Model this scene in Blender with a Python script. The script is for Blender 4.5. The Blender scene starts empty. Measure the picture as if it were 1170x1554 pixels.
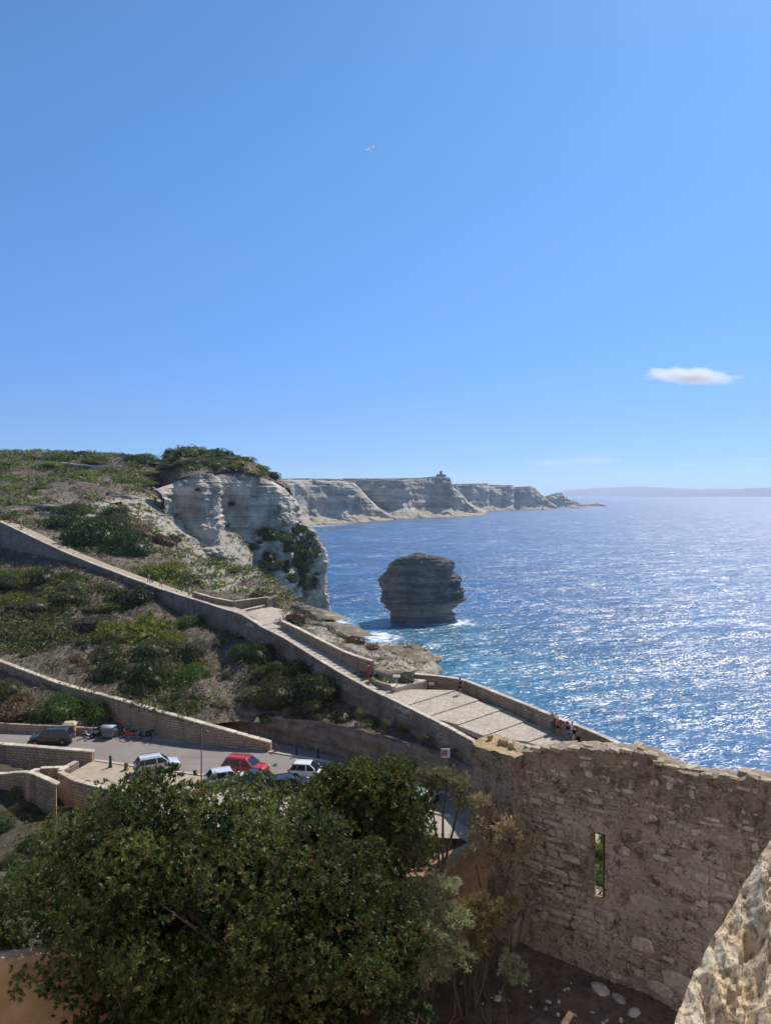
import bpy, bmesh, math, random
import numpy as np
from mathutils import Vector, Matrix, Quaternion
from mathutils.bvhtree import BVHTree
rad = math.radians
SC = bpy.context.scene
COL = SC.collection
# ---------------------------------------------------------------- camera
F, CX, HY, H = 1120.0, 585.0, 750.0, 65.0      # focal length and horizon in photo pixels, eye height over the sea
cam_data = bpy.data.cameras.new('camera'); cam = bpy.data.objects.new('camera', cam_data); COL.objects.link(cam)
cam.location = (0, 0, H); cam.rotation_euler = (rad(90), 0, 0)
cam_data.sensor_fit = 'VERTICAL'; cam_data.sensor_height = 24.0; cam_data.lens = 24.0*F/1554.0
cam_data.shift_y = -27.0/1554.0
cam_data.clip_start = 0.5; cam_data.clip_end = 90000
SC.camera = cam
# ---------------------------------------------------------------- light
SUN_AZ, SUN_EL = 36.0, 50.0                    # to the right of the view, above the horizon
world = bpy.data.worlds.new("World"); SC.world = world; world.use_nodes = True
wn = world.node_tree; bg = wn.nodes['Background']
sky = wn.nodes.new('ShaderNodeTexSky'); sky.sky_type = 'NISHITA'; sky.sun_disc = False
sky.sun_elevation = rad(SUN_EL); sky.sun_rotation = rad(SUN_AZ)
sky.air_density = 1.0; sky.dust_density = 0.35; sky.ozone_density = 3.0; sky.altitude = 60
SKY_RAMP = [(0.0, (0.158, 0.265, 0.456)), (0.013, (0.151, 0.254, 0.444)), (0.045, (0.131, 0.209, 0.388)), (0.098, (0.141, 0.211, 0.349)), (0.201, (0.159, 0.248, 0.375)), (0.298, (0.184, 0.28, 0.386)), (0.424, (0.189, 0.311, 0.401)), (0.546, (0.198, 0.316, 0.399)), (1.0, (0.198, 0.316, 0.399))]      # colour balance of the air against elevation (0 horizon, 1 zenith)
_g = wn.nodes.new('ShaderNodeTexCoord'); _s = wn.nodes.new('ShaderNodeSeparateXYZ'); wn.links.new(_g.outputs['Generated'], _s.inputs[0])
_r = wn.nodes.new('ShaderNodeValToRGB'); wn.links.new(_s.outputs[2], _r.inputs[0])
while len(_r.color_ramp.elements) < len(SKY_RAMP): _r.color_ramp.elements.new(.5)
for _e, (_p, _c) in zip(_r.color_ramp.elements, SKY_RAMP): _e.position = _p; _e.color = (*_c, 1)
_m = wn.nodes.new('ShaderNodeVectorMath'); _m.operation = 'MULTIPLY'; wn.links.new(sky.outputs[0], _m.inputs[0]); wn.links.new(_r.outputs[0], _m.inputs[1])
_m2 = wn.nodes.new('ShaderNodeVectorMath'); _m2.operation = 'SCALE'; _m2.inputs['Scale'].default_value = 2.0; wn.links.new(_m.outputs[0], _m2.inputs[0])
wn.links.new(_m2.outputs[0], bg.inputs[0]); bg.inputs[1].default_value = 0.142
HAZE_D = 0.00006
sdir = Vector((math.sin(rad(SUN_AZ))*math.cos(rad(SUN_EL)), math.cos(rad(SUN_AZ))*math.cos(rad(SUN_EL)), math.sin(rad(SUN_EL))))
sl = bpy.data.lights.new('sun', 'SUN'); sl.energy = 4.1; sl.angle = rad(0.53); sl.color = (1.0, 0.94, 0.86)
so = bpy.data.objects.new('sun', sl); COL.objects.link(so); so.location = (0, 0, 200)
so.rotation_euler = sdir.to_track_quat('Z', 'Y').to_euler()
SC.view_settings.view_transform = 'Standard'; SC.view_settings.look = 'None'
SC.view_settings.exposure = 0.35; SC.view_settings.gamma = 1.0; SC.view_settings.use_curve_mapping = False
SC.render.engine = 'CYCLES'
SC.cycles.use_denoising = True
SC.cycles.max_bounces = 6; SC.cycles.diffuse_bounces = 3; SC.cycles.glossy_bounces = 2
SC.cycles.transmission_bounces = 3; SC.cycles.transparent_max_bounces = 8; SC.cycles.volume_bounces = 1
SC.cycles.sample_clamp_indirect = 6
# ---------------------------------------------------------------- helpers
def PD(px, py, d): return Vector(((px-CX)/F*d, d, H-(py-HY)/F*d))
def PZ(px, py, z): return PD(px, py, (H-z)*F/(py-HY))
def XY(px, d): return ((px-CX)/F*d, d)
def tag(o, label=None, cat=None, group=None, kind=None):
    if label:
        o['label'] = label
        if len(label.split()) > 16: print('LONG LABEL', label)
    if cat: o['category'] = cat
    if group: o['group'] = group
    if kind: o['kind'] = kind
    return o
def empty(name, loc=(0, 0, 0), rz=0.0):
    o = bpy.data.objects.new(name, None); COL.objects.link(o); o.location = loc; o.rotation_euler = (0, 0, rz); o.empty_display_size = .3
    return o
def link(name, me, parent=None, mats=(), loc=None, smooth=False):
    o = bpy.data.objects.new(name, me); COL.objects.link(o)
    if parent: o.parent = parent
    if loc is not None: o.location = loc
    if not isinstance(mats, (list, tuple)): mats = (mats,)
    for m in mats: me.materials.append(m)
    if smooth: me.shade_smooth()
    return o
def mesh(name, v, f, parent=None, mats=(), smooth=False, loc=None, midx=None):
    me = bpy.data.meshes.new(name); me.from_pydata([tuple(p) for p in v], [], [tuple(q) for q in f]); me.update()
    o = link(name, me, parent, mats, loc, smooth)
    if midx is not None: me.polygons.foreach_set('material_index', midx)
    return o
def npmesh(name, V, Q, parent=None, mats=(), smooth=False, midx=None, attrs=None, col=None):
    """V (n,3) float array, Q (m,k) int array with k 3 or 4; attrs name -> per vertex floats; col per vertex rgb"""
    V = np.asarray(V, np.float32); Q = np.asarray(Q, np.int32); m, k = Q.shape
    me = bpy.data.meshes.new(name); me.vertices.add(len(V)); me.vertices.foreach_set('co', V.ravel())
    me.loops.add(m*k); me.loops.foreach_set('vertex_index', Q.ravel())
    me.polygons.add(m); me.polygons.foreach_set('loop_start', np.arange(0, m*k, k, dtype=np.int32))
    if midx is not None: me.polygons.foreach_set('material_index', np.asarray(midx, np.int32))
    for nm, a in (attrs or {}).items():
        at = me.attributes.new(nm, 'FLOAT', 'POINT'); at.data.foreach_set('value', np.asarray(a, np.float32))
    if col is not None:
        at = me.attributes.new('col', 'FLOAT_COLOR', 'POINT')
        at.data.foreach_set('color', np.c_[col, np.ones(len(V))].astype(np.float32).ravel())
    me.update(calc_edges=True); me.validate()
    return link(name, me, parent, mats, None, smooth)
def gridq(nu, nv, closed=False):
    """quads of a nu x nv vertex grid, v fastest"""
    i = np.arange(nu if closed else nu-1); j = np.arange(nv-1); I, J = np.meshgrid(i, j, indexing='ij'); I2 = (I+1) % nu
    return np.stack([I*nv+J, I2*nv+J, I2*nv+J+1, I*nv+J+1], -1).reshape(-1, 4)
def _h(ix, iy, iz, s):
    with np.errstate(over='ignore'):
        n = (ix.astype(np.uint32)*np.uint32(374761393) + iy.astype(np.uint32)*np.uint32(668265263) + iz.astype(np.uint32)*np.uint32(2147483647-98) + np.uint32(s*1013904223 & 0xffffffff))
        n = (n ^ (n >> np.uint32(13)))*np.uint32(1274126177); n = (n ^ (n >> np.uint32(15)))*np.uint32(2246822519)
        return ((n ^ (n >> np.uint32(16))) & np.uint32(0xffffff)).astype(np.float64)/0xffffff
def vn(x, y, z=0.0, s=0):
    x, y, z = np.broadcast_arrays(np.asarray(x, float), np.asarray(y, float), np.asarray(z, float))
    fx, fy, fz = np.floor(x), np.floor(y), np.floor(z); ax, ay, az = x-fx, y-fy, z-fz
    ax, ay, az = ax*ax*(3-2*ax), ay*ay*(3-2*ay), az*az*(3-2*az)
    ix, iy, iz = fx.astype(np.int64), fy.astype(np.int64), fz.astype(np.int64); r = 0
    for dx in (0, 1):
        for dy in (0, 1):
            for dz in (0, 1):
                r = r + _h(ix+dx, iy+dy, iz+dz, s)*(ax if dx else 1-ax)*(ay if dy else 1-ay)*(az if dz else 1-az)
    return r*2-1
def fbm(x, y, z=0.0, o=4, s=0, g=.5):
    r, a, t, k = 0, 1.0, 0.0, 1.0
    for i in range(o): r = r+a*vn(np.asarray(x)*k, np.asarray(y)*k, np.asarray(z)*k, s+i*17); t += a; a *= g; k *= 2.03
    return r/t
def strata(z, th, s=0):
    """stepped bed profile -1..1 of beds about th thick: hard beds stand out, soft ones are recessed"""
    q = np.asarray(z)/th; q = q+.45*vn(q*.37, 0, 0, s+5); i = np.floor(q); fr = q-i
    a = _h(i.astype(np.int64), np.zeros_like(i, dtype=np.int64), np.zeros_like(i, dtype=np.int64), s)*2-1
    b = _h(i.astype(np.int64)+1, np.zeros_like(i, dtype=np.int64), np.zeros_like(i, dtype=np.int64), s)*2-1
    w = np.clip((fr-.8)/.2, 0, 1); return a*(1-w)+b*w-.55*np.exp(-((fr-.9)/.09)**2)
def interp(px, table):
    t = np.asarray(table, float); return [np.interp(px, t[:, 0], t[:, k]) for k in range(1, t.shape[1])]
def tps(P, lam=.02):
    P = np.asarray(P, float); n = len(P)
    def K(A, B):
        r2 = ((A[:, None, :]-B[None, :, :])**2).sum(-1); return np.where(r2 > 1e-9, .5*r2*np.log(r2+1e-12), 0)
    S = 50.0; Q = P[:, :2]/S; A = np.zeros((n+3, n+3)); A[:n, :n] = K(Q, Q)+lam*np.eye(n)
    A[:n, n] = 1; A[:n, n+1:] = Q; A[n, :n] = 1; A[n+1:, :n] = Q.T
    w = np.linalg.solve(A, np.r_[P[:, 2], 0, 0, 0])
    def f(x, y):
        X = np.stack([np.ravel(x), np.ravel(y)], 1)/S; out = np.empty(len(X))
        for i in range(0, len(X), 20000): out[i:i+20000] = K(X[i:i+20000], Q)@w[:n]+w[n]+X[i:i+20000]@w[n+1:]
        return out.reshape(np.shape(x))
    return f
def inpoly(x, y, poly):
    c = np.zeros(np.shape(x), bool); n = len(poly)
    for i in range(n):
        (x0, y0), (x1, y1) = poly[i], poly[(i+1) % n]
        if y0 == y1: continue
        c ^= ((y0 > y) != (y1 > y)) & (x < (x1-x0)*(y-y0)/(y1-y0)+x0)
    return c
def box(v, f, c, s, R=None):
    """append a box; c centre, s sizes, R optional 3x3 matrix"""
    b = len(v)
    for dx, dy, dz in ((-1,-1,-1),(1,-1,-1),(1,1,-1),(-1,1,-1),(-1,-1,1),(1,-1,1),(1,1,1),(-1,1,1)):
        p = Vector((dx*s[0]/2, dy*s[1]/2, dz*s[2]/2)); p = (R @ p if R else p)+Vector(c); v.append(p)
    for q in ((0,3,2,1),(4,5,6,7),(0,1,5,4),(1,2,6,5),(2,3,7,6),(3,0,4,7)): f.append([b+i for i in q])
def tube(v, f, pts, rs, n=6, cap=True):
    pts = [Vector(p) for p in pts]; b = len(v)
    if not hasattr(rs, '__len__'): rs = [rs]*len(pts)
    for i, p in enumerate(pts):
        t = (pts[min(i+1, len(pts)-1)]-pts[max(i-1, 0)]).normalized()
        a = t.orthogonal().normalized() if i == 0 else (a-t*a.dot(t)).normalized()
        c = t.cross(a)
        for k in range(n): w = 2*math.pi*k/n; v.append(p+(a*math.cos(w)+c*math.sin(w))*rs[i])
    for i in range(len(pts)-1):
        for k in range(n): f.append((b+i*n+k, b+i*n+(k+1) % n, b+(i+1)*n+(k+1) % n, b+(i+1)*n+k))
    if cap: f.append([b+k for k in range(n)][::-1]); f.append([b+(len(pts)-1)*n+k for k in range(n)])
def prism(v, f, poly, z0, z1):
    b = len(v); n = len(poly)
    for z in (z0, z1):
        for i, p in enumerate(poly): v.append((p[0], p[1], z[i] if hasattr(z, '__len__') else z))
    f.append([b+i for i in range(n)][::-1]); f.append([b+n+i for i in range(n)])
    for i in range(n): f.append((b+i, b+(i+1) % n, b+n+(i+1) % n, b+n+i))
def bevel(o, w=.02, seg=1):
    m = o.modifiers.new('bevel', 'BEVEL'); m.width = w; m.segments = seg; m.limit_method = 'ANGLE'; m.angle_limit = rad(40); return o
# ---------------------------------------------------------------- materials
class MT:
    def __init__(s, name, rough=.9, spec=.3):
        s.m = bpy.data.materials.new(name); s.m.use_nodes = True; s.t = s.m.node_tree; s.b = s.t.nodes['Principled BSDF']
        s.b.inputs['Roughness'].default_value = rough; s.b.inputs['Specular IOR Level'].default_value = spec
    def n(s, typ, ins=None, **kw):
        nd = s.t.nodes.new('ShaderNode'+typ)
        for k, v in kw.items(): setattr(nd, k, v)
        for k, v in (ins or {}).items():
            if isinstance(v, bpy.types.NodeSocket): s.t.links.new(v, nd.inputs[k])
            else: nd.inputs[k].default_value = v
        return nd
    def set(s, name, v):
        if isinstance(v, bpy.types.NodeSocket): s.t.links.new(v, s.b.inputs[name])
        else: s.b.inputs[name].default_value = v
    def pos(s, obj=False, scale=(1, 1, 1), uv=False):
        if uv: src = s.n('UVMap').outputs[0]
        else: src = s.n('TexCoord').outputs['Object'] if obj else s.n('NewGeometry').outputs['Position']
        return s.n('Mapping', {'Vector': src, 'Scale': scale}).outputs[0]
    def noise(s, vec, scale, detail=6, rough=.55, dist=0):
        return s.n('TexNoise', {'Vector': vec, 'Scale': scale, 'Detail': detail, 'Roughness': rough, 'Distortion': dist}).outputs['Fac']
    def ramp(s, fac, stops, interp='LINEAR'):
        nd = s.n('ValToRGB', {'Fac': fac}); cr = nd.color_ramp; cr.interpolation = interp
        while len(cr.elements) < len(stops): cr.elements.new(.5)
        for e, (p, c) in zip(cr.elements, stops):
            e.position = p; e.color = (c, c, c, 1) if not hasattr(c, '__len__') else (*c[:3], 1)
        return nd.outputs[0]
    def mix(s, fac, a, b, mode='MIX'):
        nd = s.n('Mix', data_type='RGBA', blend_type=mode)
        for k, v in ((0, fac), (6, a), (7, b)):
            if isinstance(v, bpy.types.NodeSocket): s.t.links.new(v, nd.inputs[k])
            else: nd.inputs[k].default_value = v if k == 0 else ((v, v, v, 1) if not hasattr(v, '__len__') else (*v[:3], 1))
        return nd.outputs[2]
    def math(s, op, a, b=0.0, clamp=False):
        return s.n('Math', {0: a, 1: b}, operation=op, use_clamp=clamp).outputs[0]
    def bump(s, h, strength=.4, dist=.1, normal=None):
        ins = {'Height': h, 'Strength': strength, 'Distance': dist}
        if normal: ins['Normal'] = normal
        o = s.n('Bump', ins).outputs[0]; s.set('Normal', o); return o
    def attr(s, name): return s.n('Attribute', attribute_name=name)
def simple(name, c, rough=.7, spec=.4, metal=0, var=.0, sc=3.0, bump=0, coat=0):
    g = MT(name, rough, spec); g.set('Metallic', metal)
    nz = g.noise(g.pos(obj=True), sc, 5)
    g.set('Base Color', g.ramp(nz, [(.3, [x*(1-var) for x in c]), (.7, [min(1, x*(1+var)) for x in c])]) if var else (*c, 1))
    if bump: g.bump(nz, bump, .02)
    if coat: g.set('Coat Weight', coat); g.set('Coat Roughness', .05)
    return g.m
def mat_limestone(name, lo, hi, warm, zs=1.0, sc=.12, bump=.6, bd=.5, veg=False, shelf=None, stain=.5, bedscale=.55, topmix=None, lowpale=None):
    g = MT(name, .95, .15); P = g.pos(); Pz = g.pos(scale=(.05, .05, 1.0)); bs = bedscale
    wob = g.noise(P, .05, 3); pz = g.n('VectorMath', {0: Pz, 1: g.n('CombineXYZ', {'Z': g.math('MULTIPLY', wob, 2.5)}).outputs[0]}, operation='ADD').outputs[0]
    bed = g.noise(pz, bs*zs, 5, .7)
    c = g.ramp(bed, [(.25, lo), (.42, [(a+b)/2 for a, b in zip(lo, hi)]), (.55, hi), (.75, warm)])
    st = g.noise(P, sc, 7, .65)
    c = g.mix(g.ramp(st, [(.42, 0), (.68, stain)]), c, [x*.42 for x in lo])
    run = g.noise(g.pos(scale=(1, 1, .12)), .45, 5, .6)
    c = g.mix(g.ramp(run, [(.5, 0), (.75, .45)]), c, [x*.6 for x in lo])
    if veg or shelf:
        ge = g.n('NewGeometry'); nz = g.n('SeparateXYZ', {0: ge.outputs['Normal']}).outputs[2]; z = g.n('SeparateXYZ', {0: ge.outputs['Position']}).outputs[2]
        if veg:
            v = g.noise(P, .03, 6, .6)
            flat = g.math('MULTIPLY', g.ramp(g.math('ADD', nz, g.math('MULTIPLY', g.math('SUBTRACT', v, .5), .5)), [(.86, 0), (.95, 1)]), g.ramp(g.math('DIVIDE', z, 100.0), [(.16, 0), (.26, 1)]))
            vc = g.ramp(g.noise(P, .09, 6, .7), [(.35, (.025, .032, .016)), (.6, (.06, .066, .034)), (.75, (.12, .1, .07))])
            c = g.mix(flat, c, vc)
        if shelf:
            c = g.mix(g.ramp(g.math('DIVIDE', z, 100.0), [(.0, 1), (.09, 1), (.16, 0)]), c, shelf)
            c = g.mix(g.ramp(g.math('DIVIDE', g.math('ADD', z, 3.0), 100.0), [(.03, 1), (.05, 0)]), c, (.09, .08, .06))
    if lowpale: c = g.mix(g.ramp(g.math('DIVIDE', g.n('SeparateXYZ', {0: P}).outputs[2], 20.0), [(.1, .25), (.16, .8), (.42, .8), (.5, 0)]), c, lowpale)
    if topmix:
        up_ = g.n('SeparateXYZ', {0: g.n('NewGeometry').outputs['Normal']}).outputs[2]
        c = g.mix(g.math('MULTIPLY', g.ramp(up_, [(.6, 0), (.9, 1)]), g.ramp(g.noise(P, .5, 7, .7), [(.4, 0), (.5, .85)])), c, topmix)
    g.set('Base Color', c)
    hh = g.math('ADD', g.math('MULTIPLY', bed, .8), g.noise(P, sc*6, 8, .7))
    g.bump(hh, bump, bd); return g.m
M_cliff = mat_limestone('headland_limestone', (.36, .3, .24), (.78, .67, .54), (.84, .71, .54), sc=.10, bump=1.0, bd=1.0, stain=.9)
M_stack = mat_limestone('sea_stack_limestone', (.11, .097, .085), (.34, .3, .26), (.36, .3, .23), sc=.12, bump=.9, bd=.8, stain=.85, bedscale=.4, topmix=(.09, .065, .04), lowpale=(.4, .345, .29))
M_far = mat_limestone('far_limestone', (.2, .175, .145), (.62, .54, .44), (.72, .61, .47), zs=.2, sc=.02, bump=1.0, bd=6, veg=True, shelf=(.45, .36, .25), stain=.6)
M_ledge = mat_limestone('ledge_limestone', (.3, .25, .19), (.52, .45, .34), (.56, .45, .31), sc=.35, bump=.8, bd=.25, stain=.6, bedscale=1.4, topmix=(.2, .15, .1))
def mat_ground():
    g = MT('dry_hillside', .95, .1); P = g.pos()
    a = g.noise(P, .22, 8, .68); b = g.noise(P, 1.7, 8, .75); e = g.noise(P, .06, 4, .5)
    c = g.ramp(a, [(.3, (.15, .115, .09)), (.45, (.22, .172, .132)), (.58, (.31, .245, .19)), (.74, (.42, .34, .26))])
    c = g.mix(g.ramp(b, [(.4, .75), (.62, 0)]), c, (.045, .038, .027))
    c = g.mix(g.ramp(g.noise(P, 5.0, 4, .6), [(.5, 0), (.8, .7)]), c, (.3, .25, .18))
    c = g.mix(g.ramp(e, [(.55, 0), (.7, .45)]), c, (.085, .08, .04))
    rk = g.math('ADD', g.attr('rock').outputs['Fac'], g.math('MULTIPLY', g.math('SUBTRACT', g.noise(P, .35, 6, .7), .5), 1.7))
    bed = g.noise(g.pos(scale=(.08, .08, 1.2)), 1.3, 4, .6)
    rc = g.ramp(bed, [(.3, (.22, .19, .15)), (.5, (.42, .375, .3)), (.7, (.5, .43, .33))])
    c = g.mix(g.ramp(rk, [(.5, 0), (.62, 1)]), c, rc)
    g.set('Base Color', c); g.bump(g.math('ADD', b, g.math('MULTIPLY', g.noise(P, 6.0, 5, .7), .5)), 1.0, .35); return g.m
M_ground = mat_ground()
def mat_soil(name, c0, c1, c2, sc=1.2):
    g = MT(name, .97, .1); P = g.pos(); a = g.noise(P, sc, 9, .7)
    c = g.ramp(a, [(.3, c0), (.5, c1), (.72, c2)]); c = g.mix(g.ramp(g.noise(P, sc*9, 4), [(.5, 0), (.75, .5)]), c, c0)
    g.set('Base Color', c); g.bump(g.math('ADD', a, g.math('MULTIPLY', g.noise(P, sc*12, 5, .7), .35)), .9, .12); return g.m
M_soil = mat_soil('garden_soil', (.10, .065, .045), (.19, .13, .09), (.3, .22, .155), 1.6)
M_sand = mat_soil('trodden_sandy_ground', (.3, .235, .165), (.4, .32, .23), (.47, .385, .28), .8)
M_dark = mat_soil('shade_toned_earth', (.035, .03, .02), (.075, .062, .042), (.14, .12, .08), .5)  # shade on the lower slope is put into this dark earth colour
def mat_masonry(name, a, b, mort, sx=.55, sy=.26, patch=None, bump=.7, dirt=.5):
    """coursed rubble from a brick pattern in wall coordinates (u along the wall, v up), bent by noise"""
    g = MT(name, .95, .12); uv = g.pos(uv=True); P = g.pos()
    d = g.n('TexNoise', {'Vector': uv, 'Scale': 1.3, 'Detail': 3}).outputs['Color']
    w = g.n('VectorMath', {0: uv, 1: g.n('VectorMath', {0: d, 'Scale': .28}, operation='SCALE').outputs[0]}, operation='ADD').outputs[0]
    br = g.n('TexBrick', {'Vector': w, 'Scale': 1.0, 'Color1': (*a, 1), 'Color2': (*b, 1), 'Mortar': (*mort, 1), 'Mortar Size': .03, 'Mortar Smooth': .35, 'Bias': 0.0, 'Brick Width': sx, 'Row Height': sy})
    br.offset = .43; br.squash = .7; br.squash_frequency = 3
    c = g.mix(g.ramp(g.noise(P, 2.4, 6, .7), [(.4, .0), (.7, .5)]), br.outputs[0], [x*.45 for x in a])
    c = g.mix(g.ramp(g.noise(P, .35, 5, .6), [(.42, 0), (.62, dirt)]), c, patch or mort)
    c = g.mix(g.ramp(g.noise(g.pos(scale=(1, 1, .15)), .9, 5), [(.5, 0), (.72, .45)]), c, [x*.35 for x in mort])
    g.set('Base Color', c)
    g.bump(g.math('ADD', g.math('MULTIPLY', br.outputs['Fac'], -.8), g.noise(P, 5.0, 6, .7)), bump, .09); return g.m
M_rubble = mat_masonry('rubble_masonry', (.58, .45, .32), (.4, .3, .215), (.15, .11, .08), .5, .27, patch=(.4, .31, .22), bump=1.0, dirt=.45)
M_parapet = mat_masonry('rendered_parapet_masonry', (.5, .36, .25), (.34, .25, .175), (.2, .15, .105), .6, .28, patch=(.4, .29, .2), bump=.9, dirt=.65)
M_retain = mat_masonry('weathered_retaining_masonry', (.45, .36, .28), (.3, .24, .185), (.22, .175, .135), .8, .34, bump=1.0, dirt=.8)
def mat_coping():
    g = MT('pale_coping_stone', .9, .2); P = g.pos(); a = g.noise(P, 1.1, 7, .65)
    g.set('Base Color', g.mix(g.ramp(g.noise(P, 4.0, 7, .7), [(.5, 0), (.66, .6)]), g.ramp(g.math('ADD', g.math('MULTIPLY', a, .65), g.math('MULTIPLY', g.n('ObjectInfo').outputs['Random'], .35)), [(.25, (.36, .29, .21)), (.5, (.54, .45, .34)), (.75, (.66, .57, .45))]), (.24, .2, .15))); g.bump(g.noise(P, 7, 5, .7), .5, .03); return g.m
M_coping = mat_coping()
def mat_paving():
    g = MT('cobbled_paving', .9, .2); P = g.pos()
    vo = g.n('TexVoronoi', {'Vector': P, 'Scale': 5.0}); ed = g.n('TexVoronoi', {'Vector': P, 'Scale': 5.0}, feature='DISTANCE_TO_EDGE').outputs[0]
    c = g.ramp(g.n('SeparateColor', {0: vo.outputs['Color']}).outputs[0], [(0, (.38, .32, .25)), (.5, (.5, .43, .34)), (1, (.6, .52, .42))])
    c = g.mix(g.ramp(ed, [(.02, .7), (.09, 0)]), c, (.2, .16, .12)); c = g.mix(g.ramp(g.noise(P, .5, 6, .6), [(.4, 0), (.75, .5)]), c, (.27, .22, .165))
    g.set('Base Color', c); g.bump(g.ramp(ed, [(0, 0), (.12, 1)]), .5, .03); return g.m
M_paving = mat_paving()
def mat_asphalt(name, c0, c1):
    g = MT(name, .85, .25); P = g.pos(); a = g.noise(P, .35, 6, .6); b = g.noise(P, 20, 3)
    c = g.ramp(a, [(.3, c0), (.7, c1)]); c = g.mix(.35, c, g.ramp(b, [(.3, [x*.7 for x in c0]), (.7, [x*1.25 for x in c1])]))
    st = g.noise(g.pos(scale=(.2, 1.6, 1)), .6, 4); c = g.mix(g.ramp(st, [(.55, 0), (.75, .35)]), c, [x*.6 for x in c0])
    g.set('Base Color', c); g.bump(b, .3, .01); return g.m
M_road = mat_asphalt('worn_asphalt', (.19, .16, .14), (.26, .225, .195))
M_pave2 = mat_asphalt('parking_concrete', (.32, .265, .21), (.43, .37, .3))
def mat_plaster():
    g = MT('ochre_lime_plaster', .95, .1); P = g.pos(); a = g.noise(P, .8, 8, .65)
    c = g.ramp(a, [(.3, (.28, .18, .11)), (.5, (.42, .27, .165)), (.7, (.52, .36, .23))])
    c = g.mix(g.ramp(g.noise(g.pos(scale=(1, 1, .2)), 1.5, 6), [(.5, 0), (.75, .5)]), c, (.1, .07, .05))
    g.set('Base Color', c); g.bump(g.noise(P, 4, 8, .7), .7, .06); return g.m
M_plaster = mat_plaster()
def mat_oldwall():
    """lime mortar and small rubble between the picked out stones of the ruined wall"""
    g = MT('old_wall_mortar', .97, .1); P = g.pos()
    a = g.noise(P, .55, 7, .65); b = g.noise(P, 3.2, 9, .75)
    c = g.ramp(a, [(.3, (.38, .31, .26)), (.5, (.53, .445, .375)), (.7, (.65, .565, .49))])
    z = g.n('SeparateXYZ', {0: P}).outputs[2]
    top = g.ramp(g.math('ADD', g.math('MULTIPLY', g.math('SUBTRACT', z, 55.2), .35), g.math('MULTIPLY', g.math('SUBTRACT', a, .5), 1.8)), [(.3, 0), (.75, .75)])
    c = g.mix(top, c, (.3, .24, .195))
    vo = g.n('TexVoronoi', {'Vector': g.n('VectorMath', {0: g.pos(scale=(1, 1, 2.0)), 1: g.n('TexNoise', {'Vector': P, 'Scale': 2.5, 'Detail': 4}).outputs['Color']}, operation='ADD').outputs[0], 'Scale': 3.6, 'Randomness': 1.0}, feature='DISTANCE_TO_EDGE').outputs[0]
    c = g.mix(g.ramp(b, [(.38, .95), (.5, 0)]), c, (.14, .11, .085)); c = g.mix(g.ramp(b, [(.6, 0), (.78, .5)]), c, (.5, .42, .33))
    pm = g.ramp(g.noise(P, .9, 5, .6), [(.42, 0), (.58, 1)]); c = g.mix(g.math('MULTIPLY', pm, g.ramp(vo, [(0, .45), (.07, 0)])), c, (.17, .135, .105))
    fine = g.noise(P, 11, 6, .75); c = g.mix(g.ramp(fine, [(.36, .7), (.46, 0)]), c, (.13, .1, .08)); g.set('Base Color', c); g.bump(g.math('ADD', g.math('ADD', b, g.math('MULTIPLY', fine, .35)), g.math('MULTIPLY', g.math('MULTIPLY', pm, g.ramp(vo, [(0, 0), (.12, 1)])), .3)), 1.0, .12); return g.m
M_oldwall = mat_oldwall()
def mat_stone(name, c0, c1, c2):
    g = MT(name, .95, .15); P = g.pos(); a = g.noise(P, 1.6, 7, .7); r = g.n('ObjectInfo').outputs['Random']
    c = g.ramp(g.math('ADD', g.math('MULTIPLY', a, .6), g.math('MULTIPLY', r, .4)), [(.25, c0), (.5, c1), (.75, c2)])
    c = g.mix(g.ramp(g.noise(P, 7, 8, .7), [(.42, .5), (.6, 0)]), c, [x*.5 for x in c0])
    g.set('Base Color', c); g.bump(g.noise(P, 9, 8, .75), .8, .04); return g.m
M_stone = mat_stone('wall_stone', (.44, .38, .33), (.58, .51, .445), (.68, .61, .535))
M_topstone = mat_stone('sunlit_rubble_stone', (.33, .26, .18), (.46, .38, .28), (.56, .48, .38))
def mat_nearrock():
    g = MT('eroded_limestone_near', .92, .2); P = g.pos(); a = g.noise(P, 1.6, 8, .65); b = g.noise(P, 9, 9, .7)
    c = g.ramp(a, [(.28, (.4, .34, .26)), (.45, (.54, .47, .36)), (.58, (.6, .47, .3)), (.75, (.68, .6, .48))])
    c = g.mix(g.ramp(b, [(.4, .85), (.52, 0)]), c, (.14, .11, .085)); c = g.mix(g.ramp(g.noise(P, 3.1, 5), [(.62, 0), (.72, .6)]), c, (.5, .28, .1))
    g.set('Base Color', c); g.bump(g.math('ADD', a, g.math('MULTIPLY', b, .5)), 1.0, .06); return g.m
M_nearrock = mat_nearrock()
def mat_leaf(name, tint=(1, 1, 1), rough=.5, trans=.25, useattr=True, base=None, var=.35, spec=.3, back=(.9, 1.0, .45)):
    g = MT(name, rough, spec)
    c = g.attr('col').outputs['Color'] if useattr else (*base, 1)
    r = g.n('ObjectInfo').outputs['Random']; k = g.ramp(r, [(0, [t*(1-var) for t in tint]), (1, [t*(1+var) for t in tint])])
    c = g.mix(1.0, c, k, 'MULTIPLY'); g.set('Base Color', c)
    tr = g.n('BsdfTranslucent', {'Color': g.mix(1.0, c, back, 'MULTIPLY')})
    mx = g.n('MixShader', {0: trans, 1: g.b.outputs[0], 2: tr.outputs[0]}); out = g.t.nodes['Material Output']
    g.t.links.new(mx.outputs[0], out.inputs[0]); return g.m
M_leaf = mat_leaf('shrub_foliage'); M_leafn = mat_leaf('tree_leaves', rough=.5, trans=.35, var=.06, spec=.2); M_scrub = mat_leaf('dry_scrub_stems', rough=.9, trans=.15)
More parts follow.
